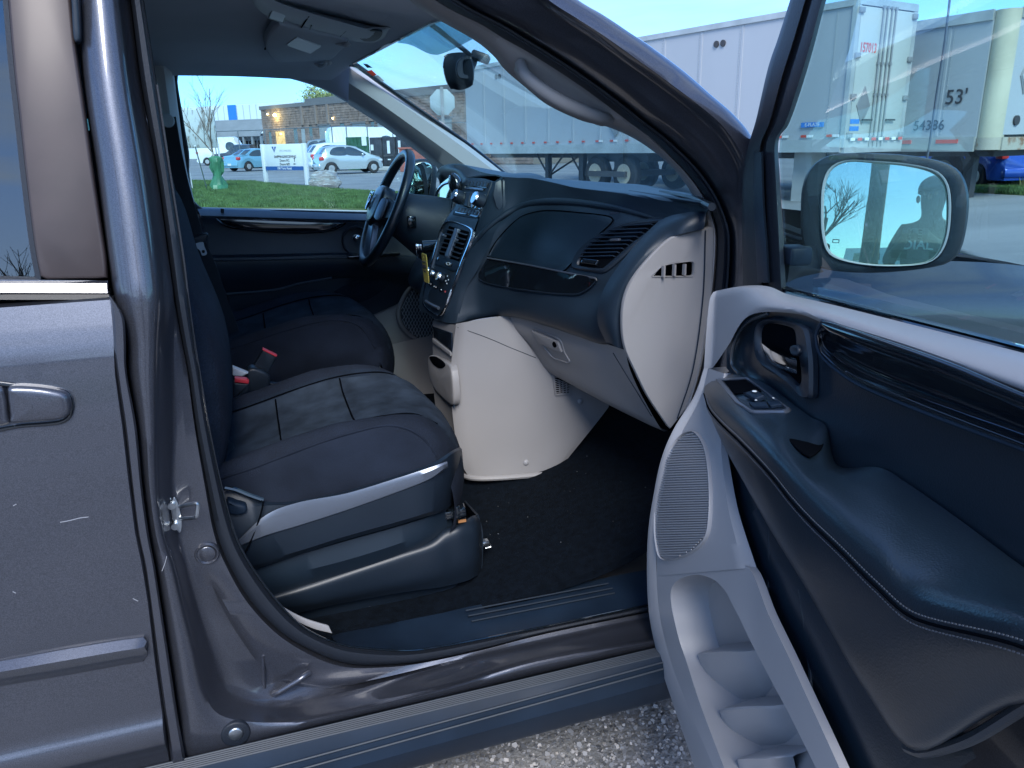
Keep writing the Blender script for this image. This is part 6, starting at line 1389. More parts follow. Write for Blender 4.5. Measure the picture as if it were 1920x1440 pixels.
def build_seat(y0, y1, xf, zt, label, near):
    yc = (y0+y1)/2; hw = (y1-y0)/2; s = empty('front_seat', (xf-.25, yc, .36)); s.parent = van; s.location = V((xf-.25, yc, .36))-van.location; s['label'] = label
    rows = cushion('c', y0, y1, xf, zt, None, None)
    R = [spl(r, 60) for r in rows]; cols = [spl([R[j][i] for j in range(len(R))], 44) for i in range(60)]
    grid = [[cols[i][k] for i in range(60)] for k in range(44)]
    from mathutils import noise as mnz
    for row in grid:
        for p in row:
            q5 = V((p.x*9, p.y*14, p.z*12)); p.z += (mnz.noise(q5)*.0035 + mnz.noise(q5*2.7)*.0016); p.y += mnz.noise(q5*1.7+V((5, 0, 0)))*.003
    g = rings_mesh(grid, False, closed_u=False)
    o = mk('cushion', g, 'fabric', s, sharp=80)
    # different cloths on the same cushion: side panel, patterned bolster, suede centre
    me = o.data; me.materials.append(MAT['side_fabric']); me.materials.append(MAT['mesh_fabric']); me.materials.append(MAT['suede'])
    off = base(o)
    for f in me.polygons:
        c = off+f.center; t = abs(c.y-yc)/hw
        if t < .68 and c.x < xf-.03: f.material_index = 3
        elif t < .74: f.material_index = 0
        elif t < .95 and f.normal.z > .1: f.material_index = 2
        else: f.material_index = 1
    # seams
    CT = bvh(o)
    def surf_pt(x, t):
        l, n, i, d = CT.ray_cast(V((x, yc+hw*t, zt+.5)), V((0, 0, -1))); return l if l is not None else V((x, yc+hw*t, zt-.1))
    for sx in (-.69, .69):
        mk('seam', tube([surf_pt(xf-.47+x, sx)+V((0, 0, .001)) for x in (-.1, .0, .1, .2, .28, .34, .39)], .0022, n=5, seg=60), 'dark_open', s)
    for sx in (-.955, .955):
        mk('piping', tube([surf_pt(xf-.47+x, sx*.985)+V((0, 0, .001)) for x in (-.2, -.1, 0, .1, .2, .28, .34, .38)], .0028, n=6, seg=60), 'side_fabric', s)
    for x in (.06, .22): mk('seam', tube([surf_pt(xf-.47+x, t)+V((0, 0, .0015)) for t in (-.67, -.5, -.25, 0, .25, .5, .67)], .0022, n=5, seg=30), 'dark_open', s)
    # backrest
    br = []
    SIL = [(352, 400), (367, 480), (390, 530), (413, 580), (433, 640), (447, 713), (448, 780), (437, 857), (423, 900)]
    sz = sorted([(W(a, b, .36).z-.755, W(a, b, .36).x-(.425-.47)) for a, b in SIL])
    sz = [(-.1, sz[0][1]-.03)]+sz+[(sz[-1][0]+.25, sz[-1][1]-.13)]
    for (z_, xb_, wd_, th) in ((-.06, -.19, .93, .14), (.0, -.2, .98, .19), (.1, -.215, 1.0, .21), (.25, -.25, 1.0, .2), (.4, -.29, .98, .18), (.52, -.325, .9, .16), (.6, -.35, .75, .12), (.64, -.365, .55, .06)):
        r = []; xb = interp(sz, z_)-th/2+.015-(0 if near else .15)
        for k in range(24):
            a_ = 2*pi*k/24; cx_, cy_ = cos(a_), sin(a_); r.append(V((xf-.47+xb+(abs(cx_)**.7*(1 if cx_ > 0 else -1))*th/2-.03+(.035*(abs(cy_)**3) if cx_ > 0 else 0), yc+hw*wd_*(abs(cy_)**.6*(1 if cy_ > 0 else -1)), zt+z_-.02)))
        br.append(r)
    g = rings_mesh([spl(r, 48, True) for r in br], False, True, True)
    R = [spl(r, 48, True) for r in br]; cols = [spl([R[j][i] for j in range(len(R))], 26) for i in range(48)]
    b_2 = mk('backrest', rings_mesh([[cols[i][k] for i in range(48)] for k in range(26)], False, True, True), 'fabric', s, sharp=80)
    b_2.data.materials.append(MAT['mesh_fabric'])
    ob = base(b_2)
    for f in b_2.data.polygons:
        c = ob+f.center; t = abs(c.y-yc)/hw
        if .66 < t < .9 and f.normal.x > .2: f.material_index = 1
    mk('headrest', loft([[V((xf-.47-.36+cx_, yc+cy_, zt+z_)) for cx_, cy_ in ((-.05, -.02), (-.04, -.13), (.03, -.13), (.05, 0), (.03, .13), (-.04, .13))] for z_ in (.66, .7, .78, .84)], nu=24, nv=12, closed_u=True), 'fabric', s)
    return s
pst = build_seat(.285, .79, .425, .755, 'nearer front passenger seat with grey suede centre panels', True)
dst = build_seat(1.16, 1.68, .425, .80, 'farther driver seat behind the steering wheel', False)
# plastic side shield of the passenger seat with silver band
sh = [[(300, 965, .27), (430, 918, .27), (500, 940, .265), (560, 938, .262), (650, 920, .26), (740, 893, .26), (810, 868, .262), (846, 846, .30), (862, 838, .42)],
      [(300, 975, .255), (432, 955, .25), (500, 948, .25), (560, 945, .248), (650, 925, .246), (740, 898, .246), (812, 874, .25), (849, 850, .29), (866, 842, .42)],
      [(300, 1000, .245), (440, 1008, .243), (500, 985, .243), (560, 972, .242), (650, 948, .24), (740, 917, .24), (805, 890, .245), (848, 874, .285), (868, 862, .42)],
      [(305, 1020, .244), (445, 1020, .242), (500, 1002, .242), (560, 984, .241), (650, 955, .24), (740, 922, .24), (805, 895, .245), (847, 880, .285), (868, 870, .42)],
      [(320, 1080, .25), (470, 1060, .25), (520, 1045, .248), (580, 1027, .247), (650, 1005, .246), (740, 980, .246), (800, 962, .25), (838, 950, .285), (858, 940, .42)],
      [(330, 1110, .27), (475, 1068, .27), (525, 1052, .27), (580, 1034, .27), (650, 1012, .27), (740, 987, .27), (795, 970, .27), (834, 958, .3), (850, 948, .42)]]
mk('seat_shield', loftS(sh, 6), 'black_plastic', pst, sharp=40)
bnd0 = [(445, 1008), (500, 984), (560, 966), (650, 938), (740, 906), (800, 884), (838, 866)]; bnd1 = [(455, 1020), (500, 1004), (560, 986), (650, 957), (740, 925), (800, 903), (842, 885)]
tb0 = [(430, 985), (500, 965), (570, 938), (650, 918), (740, 892), (800, 875), (842, 858)]
mk('silver_band', loftS([[(x, y, .238) for x, y in st(447, 1012, 500, 965, 560, 942, 650, 925, 740, 898, 805, 877, 838, 865)], [(x, y, .234) for x, y in st(449, 1014, 500, 975, 560, 957, 650, 938, 740, 908, 805, 884, 839, 868)], [(x, y, .236) for x, y in st(452, 1022, 500, 1003, 560, 985, 650, 956, 740, 924, 805, 898, 840, 872)], [(x, y, .25) for x, y in st(454, 1026, 500, 1006, 560, 988, 650, 959, 740, 927, 805, 901, 841, 876)]], 6), 'silver', pst)
mk('shield_seam', tube([(x, y, .236) for x, y in st(494, 940, 490, 960, 482, 985, 470, 1015, 458, 1040)], .0018, n=5), 'dark_open', pst)
mk('recline_lever', plate([(x, y, .235) for x, y in st(426, 940, 445, 945, 461, 950, 462, 962, 448, 967, 428, 964)], .02, .006, n=30), 'board_plastic', pst)
mk('recline_cap', tube([(x, y, .25) for x, y in st(421, 914, 440, 918, 465, 928, 493, 938)], .005, n=8), 'gloss_black', pst)
mk('lower_shield', loftS([[(470, 1063, .29), (560, 1040, .285), (650, 1014, .285), (740, 989, .285), (800, 970, .29), (836, 953, .32)], [(480, 1085, .285), (560, 1072, .28), (650, 1050, .28), (740, 1022, .28), (800, 1000, .29), (838, 985, .32)], [(490, 1110, .3), (560, 1095, .3), (650, 1070, .3), (740, 1040, .3), (800, 1018, .31), (836, 1000, .34)], [(500, 1140, .33), (560, 1120, .33), (650, 1090, .33), (740, 1060, .33), (800, 1040, .34), (836, 1020, .36)]], 6), 'soft_black', pst)
# seat base box with rounded front
bs = [[(495, 1112, .33), (560, 1092, .33), (650, 1062, .33), (740, 1034, .33), (800, 1014, .33), (830, 992, .335), (862, 982, .34), (884, 968, .36), (893, 966, .40)],
      [(500, 1118, .315), (565, 1098, .31), (655, 1068, .31), (745, 1038, .31), (805, 1018, .31), (834, 998, .315), (866, 985, .32), (890, 975, .35), (900, 975, .4)],
      [(510, 1125, .305), (575, 1108, .3), (660, 1080, .3), (750, 1050, .3), (810, 1030, .3), (840, 1015, .305), (870, 1003, .31), (895, 995, .335), (903, 1000, .4)],
      [(520, 1140, .31), (590, 1128, .305), (670, 1110, .305), (755, 1090, .305), (815, 1075, .305), (845, 1065, .31), (875, 1055, .315), (896, 1048, .34), (904, 1050, .4)],
      [(525, 1158, .33), (600, 1140, .33), (680, 1124, .33), (760, 1110, .33), (820, 1102, .33), (850, 1096, .335), (878, 1088, .34), (893, 1080, .36), (900, 1078, .4)]]
mk('seat_base', loftS(bs, 6, sub_v=24, lin_v=False), 'black_plastic', pst, sharp=60)
mk('base_front', loft([[(893, 966, .40), (870, 940, .7)], [(902, 1000, .4), (880, 980, .72)], [(900, 1080, .4), (880, 1060, .72)]], nu=8, nv=10, thick=.005), 'black_plastic', pst)
mk('slide_latch', [box(P((852, 957, .33)), (.05, .03, .014), V((1, -.15, .12)), bev=.003), box(P((853, 964, .325)), (.05, .02, .012), V((1, -.15, .12)), bev=.003), box(P((857, 960, .315)), (.012, .012, .03), bev=.002), box(P((866, 974, .33)), (.016, .012, .008))], 'gloss_black', pst)
mk('latch_tab', box(P((866, 976, .325)), (.018, .008, .006)), 'orange_metal', pst)
mk('floor_latch', [box(P((908, 1018, .42)), (.022, .02, .014), bev=.003), tube([P((904, 1010, .42)), P((914, 1016, .42)), P((921, 1024, .42)), P((910, 1028, .42))], .002, n=5)], 'zinc', van)
# inner block under the cushion
mk('seat_frame', box((.12, .55, .56), (.5, .42, .3), bev=.02), 'soft_black', pst)
mk('seat_base', box((.12, .56, .44), (.52, .4, .2), bev=.02), 'black_plastic', pst)
mk('seat_frame', box((.1, 1.42, .55), (.5, .44, .4), bev=.03), 'soft_black', dst)
mk('seat_shield', loft([[V((x, 1.15, z)) for x, z in ((-.2, .64), (.1, .64), (.28, .64), (.34, .64))], [V((x, 1.15, z)) for x, z in ((-.2, .5), (.1, .5), (.28, .5), (.33, .52))]], nu=12, lin=True, thick=.02), 'black_plastic', dst)
# ---- belts and buckles ----
def strap(pts, w0, up, m='webbing', nm='seat_belt', par=None, th=.003):
    p = spl(pts, 30); u = V(up).normalized(); vs = []
    ra = [q_-u*w0/2 for q_ in p]; rb_ = [q_+u*w0/2 for q_ in p]
    return mk(nm, loft([ra, rb_], nu=30, lin=True, lin_u=True, thick=th), m, par)
bt = strap([(316, 222, 1.66), (326, 280, 1.66), (340, 345, 1.655), (357, 405, 1.65), (371, 452, 1.63), (392, 500, 1.6), (412, 560, 1.58), (440, 634, 1.55)], .048, (.85, -.25, .2), par=van)
mk('belt_anchor', [cyl((314, 226, 1.66), (314, 226, 1.62), .022, n=20, bev=.004)], 'console_grey', van)
mk('belt_guide', plate([(x, y, 1.615) for x, y in st(347, 448, 360, 445, 388, 437, 389, 447, 384, 456, 362, 458, 350, 454)], .015, .005, n=30), 'black_plastic', van)
mk('belt_tongue', frame([(x, y, 1.61) for x, y in st(364, 459, 380, 454, 383, 462, 388, 476, 379, 479, 375, 470)], [(x, y, 1.61) for x, y in st(378, 470, 383, 469, 384, 473, 380, 475)], .003, .0008, n=40), 'pale_plastic', van)
mk('belt_loop', tube([(x, y, 1.55) for x, y in st(440, 625, 452, 626, 455, 634, 440, 633)], .003, n=6, closed=True), 'chrome', van)
# buckles between the seats
b0, b1_ = P((500, 657, .98)), P((474, 706, .98)); bx = (b0-b1_).normalized()
bk = mk('belt_buckle', plate([(x, y, .96) for x, y in crn(st(494, 656, 520, 669, 500, 706, 473, 690))], .025, .004, n=40), 'black_plastic', van)
mk('release_button', plate([(x, y, .957) for x, y in crn(st(493, 654, 520, 667, 518, 670, 492, 657))], .02, .002, n=24), 'red', bk)
bk2 = mk('belt_buckle', plate([(x, y, .86) for x, y in crn(st(438, 718, 468, 719, 466, 735, 438, 750))], .03, .004, n=40), 'black_plastic', van)
mk('release_button', plate([(x, y, .855) for x, y in crn(st(440, 709, 462, 711, 467, 715, 466, 720, 440, 717))], .02, .002, n=24), 'red', bk2)
mk('buckle_boot', [box(V((.02, .97, .56)), (.2, .1, .26), bev=.03), plate([(x, y, .93) for x, y in st(460, 700, 475, 690, 505, 705, 500, 735, 470, 760, 450, 755)], .04, .008, n=30)], 'black_plastic', van)
mk('seat_tray', plate([(x, y, .9) for x, y in crn(st(436, 688, 466, 700, 455, 706, 436, 705))], .02, .003, n=20), 'pale_plastic', van)
mk('seat_tray', plate([(x, y, 1.0) for x, y in crn(st(505, 718, 535, 722, 515, 732, 500, 735))], .02, .003, n=20), 'board_plastic', van)

# ---- overhead console, visor, mirror ----
def HZ(px, py, dz=0): return WZ(px, py, 1.655+dz)
oc = mk('overhead_console', loft([[HZ(468, 0, .01), HZ(478, 14, .01), HZ(505, 33, .01), HZ(560, 52, .01), HZ(640, 74, .01), HZ(700, 86, .005), HZ(728, 76, .0)],
    [HZ(472, -6, -.012), HZ(484, 8, -.014), HZ(508, 25, -.016), HZ(560, 44, -.018), HZ(640, 66, -.02), HZ(696, 78, -.018), HZ(722, 70, -.01)],
    [HZ(480, -22, -.014), HZ(500, -6, -.016), HZ(520, 6, -.018), HZ(570, 22, -.02), HZ(650, 42, -.022), HZ(702, 54, -.02), HZ(732, 52, -.01)],
    [HZ(486, -30, .01), HZ(505, -12, .01), HZ(525, 1, .01), HZ(575, 17, .01), HZ(655, 38, .01), HZ(706, 49, .01), HZ(738, 50, .005)]], nu=30, nv=14, thick=.006), 'console_grey', van)
mk('overhead_panel', loft([[HZ(490, -30, .004), HZ(530, -2, .004), HZ(590, 16, .004), HZ(660, 36, .004), HZ(725, 45, .004), HZ(760, 35, .0)], [HZ(510, -60, -.01), HZ(560, -30, -.012), HZ(620, -14, -.014), HZ(680, 0, -.014), HZ(730, 20, -.01), HZ(765, 15, -.004)], [HZ(540, -100, .0), HZ(600, -80, 0), HZ(660, -60, 0), HZ(700, -40, 0), HZ(745, -20, 0), HZ(775, -12, 0)]], nu=24, nv=12, thick=.005), 'headliner', van)
def ocp(name, pts, m, dz=-.02, th=.004, bev=.001, n=30): return mk(name, plate([HZ(x, y, dz) for x, y in pts], th, bev, n=n, face=V((0, -.3, -1))), m, oc)
ocp('map_light', crn(st(511, 20, 536, 28, 530, 42, 505, 34)), 'pale_plastic', -.02)
ocp('light_frame', crn(st(509, 19, 538, 28, 532, 44, 503, 35)), 'black_plastic', -.0185)
for a0, a1 in (((579, 30), (562, 56)), ((659, 48), (634, 71))): mk('console_seam', tube([HZ(*a0, -.021), HZ((a0[0]+a1[0])/2, (a0[1]+a1[1])/2, -.022), HZ(*a1, -.012)], .0018, n=5), 'dark_open', oc)
mk('seam_tab', tube([HZ(584, 48, -.0225), HZ(581, 55, -.021)], .0016, n=4, lin=True), 'black_plastic', oc)
ocp('sensor_lens', st(664, 54, 690, 56, 716, 60, 712, 72, 700, 78, 684, 78, 670, 68), 'rubber', -.021)
# small label high on the panel
mk('roof_label', plate([HZ(x, y, -.015) for x, y in crn(st(665, 0, 696, 8, 694, -14, 668, -22))], .003, .0005, n=20, face=V((0, 0, -1))), 'pale_plastic', oc)
# visor: driver side, folded up, with pale label
vs_o = st(524, 48, 560, 56, 600, 66, 640, 73, 655, 82, 640, 96, 622, 112, 590, 117, 540, 121, 515, 115, 500, 98, 497, 80, 508, 60)
vz = mk('sun_visor', plate([WZ(x, y, 1.632) for x, y in vs_o], .02, .008, n=60, face=V((0, -.3, -1))), 'headliner', van)
mk('visor_label', plate([WZ(x, y, 1.630) for x, y in crn(st(557, 70, 603, 87, 582, 101, 536, 85))], .002, .0004, n=20, face=V((0, 0, -1))), 'pale_plastic', vz)
mk('visor_clip', [tube([WZ(590, 118, 1.63), WZ(600, 124, 1.62), WZ(608, 122, 1.62), WZ(612, 114, 1.63)], .006, n=8), sphere(WZ(615, 116, 1.63), .012), tube([WZ(632, 80, 1.635), WZ(650, 84, 1.625), WZ(655, 80, 1.63)], .007, n=8)], 'console_grey', vz)
mk('visor_gap', tube([WZ(530, 52, 1.64), WZ(510, 72, 1.64), WZ(497, 92, 1.64)], .003, n=5), 'dark_open', vz)
# near passenger visor, folded up by the header
nv_ = [HZ(x, y, -.02) for x, y in st(744, 10, 770, 0, 800, -10, 830, -40, 760, -60, 730, -20)]
mk('sun_visor', plate([HZ(x, y, -.012) for x, y in st(690, 40, 720, 38, 738, 20, 745, -10, 730, -40, 690, -60, 640, -60, 620, -30, 640, 10)], .016, .006, n=60, face=V((0, -.3, -1))), 'headliner', van)
# rear view mirror with camera arm
mk('mirror_stem', tube([(806, 44, .7), (830, 62, .75), (855, 82, .85), (878, 100, .92), (888, 112, .95)], .006, n=8, seg=30), 'black_plastic', van)
rvm = mk('rear_view_mirror', loftS([[(835, 106, 1.0), (833, 125, 1.0), (837, 150, 1.0), (846, 166, 1.0)], [(850, 101, .985), (850, 125, .975), (853, 150, .975), (860, 169, .985)], [(870, 101, .93), (872, 125, .915), (874, 150, .915), (875, 166, .925)], [(882, 104, .9), (888, 120, .89), (889, 145, .89), (886, 160, .9)], [(880, 106, .93), (884, 122, .93), (884, 144, .93), (882, 158, .93)]], 6, sub_v=16, lin_v=False), 'black_plastic', van)
mk('mirror_top', loft([[(833, 108, 1.0), (842, 103, 1.0), (870, 101, .96), (886, 106, .9)], [(838, 112, 1.04), (860, 108, 1.04), (882, 112, .95)]], nu=12, nv=4, thick=.004), 'black_plastic', rvm)
mk('mirror_face', plate([(x, y, 1.005) for x, y in st(835, 104, 835, 104, 832, 125, 838, 152, 846, 167, 849, 166, 842, 150, 838, 125, 840, 104)], .01, .002, n=40), 'gloss_black', rvm)
mk('mirror_back', frame([(x, y, .905) for x, y in st(860, 113, 876, 104, 886, 112, 888, 140, 884, 148, 862, 146, 856, 132)], [(x, y, .905) for x, y in st(869, 115, 878, 112, 884, 116, 885, 138, 882, 140, 871, 139, 869, 130)], .01, .002, n=50), 'black_plastic', rvm)
mk('mirror_mount', [tube([(884, 128, .92), (889, 118, .94), (890, 108, .95)], .008, n=10), box(P((901, 107, .93)), (.05, .03, .022), V((.8, -.5, -.35)), bev=.006)], 'black_plastic', rvm)

# lint and grit on the carpet and sill
rl = random.Random(17); lint = []
for k in range(60):
    x_, y_ = rl.uniform(.1, .95), rl.uniform(.3, 1.0); z_ = cz(x_)+.002; s_5 = rl.uniform(.0004, .0011); lint.append(box(V((x_, y_, z_)), (s_5*rl.uniform(1, 3), s_5, s_5*.6), V((rl.uniform(-1, 1), rl.uniform(-1, 1), 0))))
mk('grit', lint, 'scratch', van, kind='stuff')
# ================= open front door =================
A0 = HG + V((0, 0, 1.1))
fd = mk('front_door', plate([DP(s, -.03, z) for s, z in ((.02, 1.08), (.02, 1.08), (1.2, 1.13), (1.2, 1.13), (1.2, .5), (1.1, .3), (1.1, .3), (.1, .27), (.1, .27), (.02, .5))], .07, .02, n=60, face=DN_), 'paint', van)
# window frame bar at the leading edge, its rubber channels, sash top
fo = st(1512, -120, 1496, -50, 1482, 0, 1460, 70, 1440, 130, 1418, 225, 1402, 278, 1394, 330, 1392, 420, 1394, 500, 1396, 560)
fi = st(1590, -120, 1568, -50, 1548, 0, 1524, 90, 1500, 170, 1478, 232, 1459, 264, 1461, 330, 1467, 430, 1472, 530, 1474, 560)
nn_ = lambda l, v: [('n', x, y, v) for x, y in l]
mk('window_frame', loftS([nn_(mixl(fo, fi, -.01), -.03), nn_(fo, .0), nn_(mixl(fo, fi, .1), .012), nn_(mixl(fo, fi, .42), .014), nn_(mixl(fo, fi, .45), .006), nn_(mixl(fo, fi, .6), .006), nn_(mixl(fo, fi, .63), .012), nn_(mixl(fo, fi, .9), .01), nn_(fi, -.002), nn_(mixl(fo, fi, 1.02), -.03)], 6), 'rubber', fd, sharp=30)
mk('frame_strip', loftS([nn_(st(1413, 285, 1412, 380, 1416, 460, 1420, 530), .012), nn_(st(1416, 287, 1415, 380, 1419, 460, 1423, 530), .022), nn_(st(1427, 285, 1430, 380, 1436, 460, 1440, 530), .022), nn_(st(1431, 284, 1434, 380, 1440, 460, 1444, 530), .012)], 6), 'board_plastic', fd)
mk('frame_top', loft([[DP(s, n, z) for s, z in ((.27, 1.56), (.5, 1.66), (.8, 1.7), (1.1, 1.68), (1.22, 1.5), (1.24, 1.15))] for n in (.0,)]+[[DP(s, .0, z) for s, z in ((.27, 1.62), (.5, 1.71), (.8, 1.75), (1.15, 1.73), (1.28, 1.5), (1.3, 1.15))]], nu=30, lin=True, thick=.03), 'rubber', fd)
# glass
gpts = [('n', x, y, -.012) for x, y in st(1566, -50, 1548, 0, 1524, 90, 1500, 170, 1478, 232, 1461, 264, 1463, 330, 1469, 430, 1474, 548)]+[DP(.6, -.012, 1.12), DP(1.24, -.012, 1.15), DP(1.24, -.012, 1.5), DP(1.1, -.012, 1.68), DP(.8, -.012, 1.7), DP(.5, -.012, 1.66)]
mk('window_glass', plate(gpts, .004, .0006, n=110), 'side_glass', fd)
# belt line rubbers
bl = [('n', 1466, 538, .0), ('n', 1560, 560, .0), ('n', 1700, 594, .0), ('n', 1920, 650, .0), ('n', 2150, 710, .0)]
def sh_(l, dy, n): return [('n', t[1], t[2]+dy, n) for t in l]
mk('belt_rubber', loft([sh_(bl, -4, -.02), sh_(bl, -1, .004), sh_(bl, 3, .008), sh_(bl, 6, .006), sh_(bl, 8, .01), sh_(bl, 12, .012)], nu=40, lin=True, thick=.004), 'gloss_black', fd, sharp=25)
# beige upper trim: from belt to the black insert
top_o = st(1336, 546, 1352, 541, 1390, 533, 1440, 534, 1470, 549, 1560, 571, 1700, 606, 1920, 662, 2150, 722)
up = [[('s', 1337, 548, .012), ('s', 1345, 545, .016), ('n', 1395, 536, .045), ('n', 1440, 537, .03), ('n', 1475, 551, .014), ('n', 1560, 571, .012), ('n', 1700, 606, .012), ('n', 1920, 662, .012), ('n', 2150, 722, .012)],
      [('s', 1331, 560, .01), ('s', 1342, 556, .018), ('n', 1395, 542, .055), ('n', 1440, 546, .045), ('n', 1478, 558, .03), ('n', 1560, 581, .03), ('n', 1700, 620, .032), ('n', 1920, 680, .034), ('n', 2150, 742, .034)],
      [('s', 1327, 590, .01), ('s', 1340, 590, .018), ('n', 1385, 566, .06), ('n', 1430, 560, .06), ('n', 1490, 570, .048), ('n', 1560, 590, .047), ('n', 1700, 634, .048), ('n', 1920, 706, .05), ('n', 2150, 775, .05)],
      [('s', 1323, 640, .01), ('s', 1338, 640, .018), ('n', 1374, 600, .062), ('n', 1420, 575, .065), ('n', 1490, 582, .056), ('n', 1560, 604, .054), ('n', 1700, 648, .054), ('n', 1920, 727, .056), ('n', 2150, 805, .056)],
      [('s', 1320, 690, .01), ('s', 1335, 690, .02), ('n', 1364, 650, .062), ('n', 1404, 592, .065), ('n', 1490, 588, .05), ('n', 1560, 612, .046), ('n', 1700, 656, .046), ('n', 1920, 737, .048), ('n', 2150, 815, .048)]]
mk('upper_trim', loftS(up, 7, sub_v=24, lin_v=False), 'beige_light', fd, sharp=50)
# beige lower panel: front flank, rim, pocket
lo_l = [('s', 1320, 690, .01), ('s', 1300, 745, .01), ('s', 1264, 803, .01), ('s', 1240, 860, .01), ('s', 1225, 930, .01), ('s', 1215, 1000, .01), ('s', 1213, 1080, .01), ('s', 1218, 1160, .015), ('s', 1236, 1240, .035), ('s', 1262, 1320, .15), ('s', 1296, 1420, .30), ('s', 1322, 1500, .4), ('s', 1350, 1580, .5)]
lo_e = [('s', 1328, 690, .02), ('s', 1312, 748, .02), ('s', 1280, 808, .02), ('s', 1256, 862, .03), ('s', 1242, 930, .035), ('s', 1232, 1000, .04), ('s', 1231, 1080, .045), ('s', 1238, 1160, .06), ('s', 1258, 1240, .10), ('s', 1288, 1320, .22), ('s', 1330, 1420, .38), ('s', 1362, 1500, .48), ('s', 1395, 1580, .56)]
lo_r = [('n', 1358, 700, .062), ('n', 1352, 760, .075), ('n', 1350, 830, .09), ('n', 1358, 890, .10), ('n', 1370, 955, .11), ('n', 1386, 1010, .115), ('n', 1404, 1065, .12), ('n', 1440, 1150, .125), ('n', 1478, 1230, .125), ('n', 1510, 1300, .125), ('n', 1556, 1400, .125), ('n', 1592, 1480, .125), ('n', 1630, 1560, .125)]
pk_o = [(1290, 1080), (1313, 1078), (1340, 1088), (1360, 1108), (1374, 1135), (1390, 1166), (1407, 1202), (1440, 1265), (1480, 1340), (1530, 1440), (1580, 1540), (1400, 1540), (1358, 1440), (1335, 1380), (1312, 1318), (1298, 1275), (1287, 1240), (1275, 1205), (1266, 1170), (1259, 1135), (1258, 1108), (1268, 1090)]
def P3(t): return P(t)
Lq = [P(t) for t in lo_l]; Eq = [P(t) for t in lo_e]; Rq = [P(t) for t in lo_r]
mk('lower_flank', loftS([[p+(-DD)*.0+DN_*-.08 for p in Lq], Lq, [a.lerp(b, .5)+DN_*.004 for a, b in zip(Lq, Eq)], Eq], 6), 'beige_light', fd, sharp=60)
# upper closed part of the lower panel (above the pocket)
k6 = 7
def rim(a, b, t, bulge): return [x.lerp(y, t)+DN_*bulge for x, y in zip(a, b)]
upp = [Eq[:k6], rim(Eq, Rq, .12, .001)[:k6], rim(Eq, Rq, .5, .001)[:k6], rim(Eq, Rq, .88, .001)[:k6], Rq[:k6], [q_-DN_*.012 for q_ in Rq[:k6]]]
lpo = mk('lower_panel', loftS(upp, 7, sub_v=16, lin_v=False), 'beige_light', fd, sharp=50)
# pocket ring: outer loop = panel edge, inner loop = pocket lip
def mixp(a, b, t): return a.lerp(b, t)
def lin_t(px, py):
    """3D point on the panel sheet for a photo pixel: interpolate depth between E and R at this row"""
    es = sorted([(t[2], i) for i, t in enumerate(lo_e)]); 
    ex = interp([(t[2], t[1]) for t in lo_e], py); rx = interp([(t[2], t[1]) for t in lo_r], py)
    dl = interp([(t[2], (P(t)-CC).length) for t in lo_e], py); dr_ = interp([(t[2], (P(t)-CC).length) for t in lo_r], py)
    u = (px-ex)/(rx-ex); d = 1/((1-u)/dl+u/dr_); v = ray(px, py).normalized(); return CC+v*d
outer = [(t[1], t[2]) for t in lo_e[k6-1:]]; outer2 = [(t[1], t[2]) for t in lo_r[k6-1:]]
loop_out = [(1320, 1068), (1360, 1066)]+outer2+[(1520, 1580)]+outer[::-1]+[(1270, 1072)]
Lo = spl([lin_t(x, y) for x, y in loop_out], 120, True); Li = spl([lin_t(x, y) for x, y in pk_o], 120, True)
na = newell(Lo)
if na.dot(CC-Lo[0]) < 0: Lo.reverse(); 
if newell(Li).dot(newell(Lo)) < 0: Li.reverse()
k = min(range(120), key=lambda i: sum((Lo[j]-Li[(j+i) % 120]).length_squared for j in range(0, 120, 5))); Li = Li[k:]+Li[:k]
vd = V((0, 0, 0))
def deep(l, d, s=1.0):
    c = sum(l, V())/len(l); return [c+(q_-c)*s-DN_*d for q_ in l]
mid1 = [a.lerp(b, .5)+DN_*.0 for a, b in zip(Lo, Li)]; mid2 = [a.lerp(b, .93)+DN_*.0 for a, b in zip(Lo, Li)]
rings = [[q_-DN_*.012 for q_ in Lo], Lo, mid1, mid2, Li, deep(Li, .008, .995), deep(Li, .04, .985), deep(Li, .07, .96)]
mk('map_pocket', rings_mesh(rings, False), 'beige_light', fd, sharp=60)
fl = deep(Li, .07, .96); cpk = sum(fl, V())/120
fr2 = [fl]+[[cpk+(q_-cpk)*s_2-DN_*.012*(1-s_2*s_2) for q_ in fl] for s_2 in (.8, .6, .4, .2, .05)]
mk('pocket_back', rings_mesh(fr2, False, False, True), 'beige', fd)
def in_pocket(px, py, d): return lin_t(px, py)-DN_*d
def divider(x0, y0, x1, y1, h, d0):
    # rounded tongue rising from the pocket back between two bottle bays
    top = [in_pocket(x0, y0, d0+.02), in_pocket(x0+(x1-x0)*.25, y0+(y1-y0)*.25-3, d0), in_pocket(x0+(x1-x0)*.6, y0+(y1-y0)*.6-3, d0+.002), in_pocket(x0+(x1-x0)*.88, y0+(y1-y0)*.88, d0+.012), in_pocket(x1, y1, d0+.04)]
    up_ = [p+V((0, 0, .006))-DN_*.02 for p in top]; dn1 = [p-V((0, 0, .006))-DN_*.001 for p in top]; dn2 = [p-V((0, 0, .045))-DN_*.014 for p in top]; dn3 = [p-V((0, 0, h+.03))-DN_*.05 for p in top]
    bk_ = [p+V((0, 0, .016))-DN_*.06 for p in top]
    mk('bottle_divider', loft([bk_, up_, top, dn1, dn2, dn3], nu=26, nv=30), 'beige_light', fd)
divider(1274, 1231, 1382, 1222, .08, .014)
divider(1314, 1336, 1430, 1326, .07, .012)
divider(1354, 1428, 1425, 1424, .06, .01)

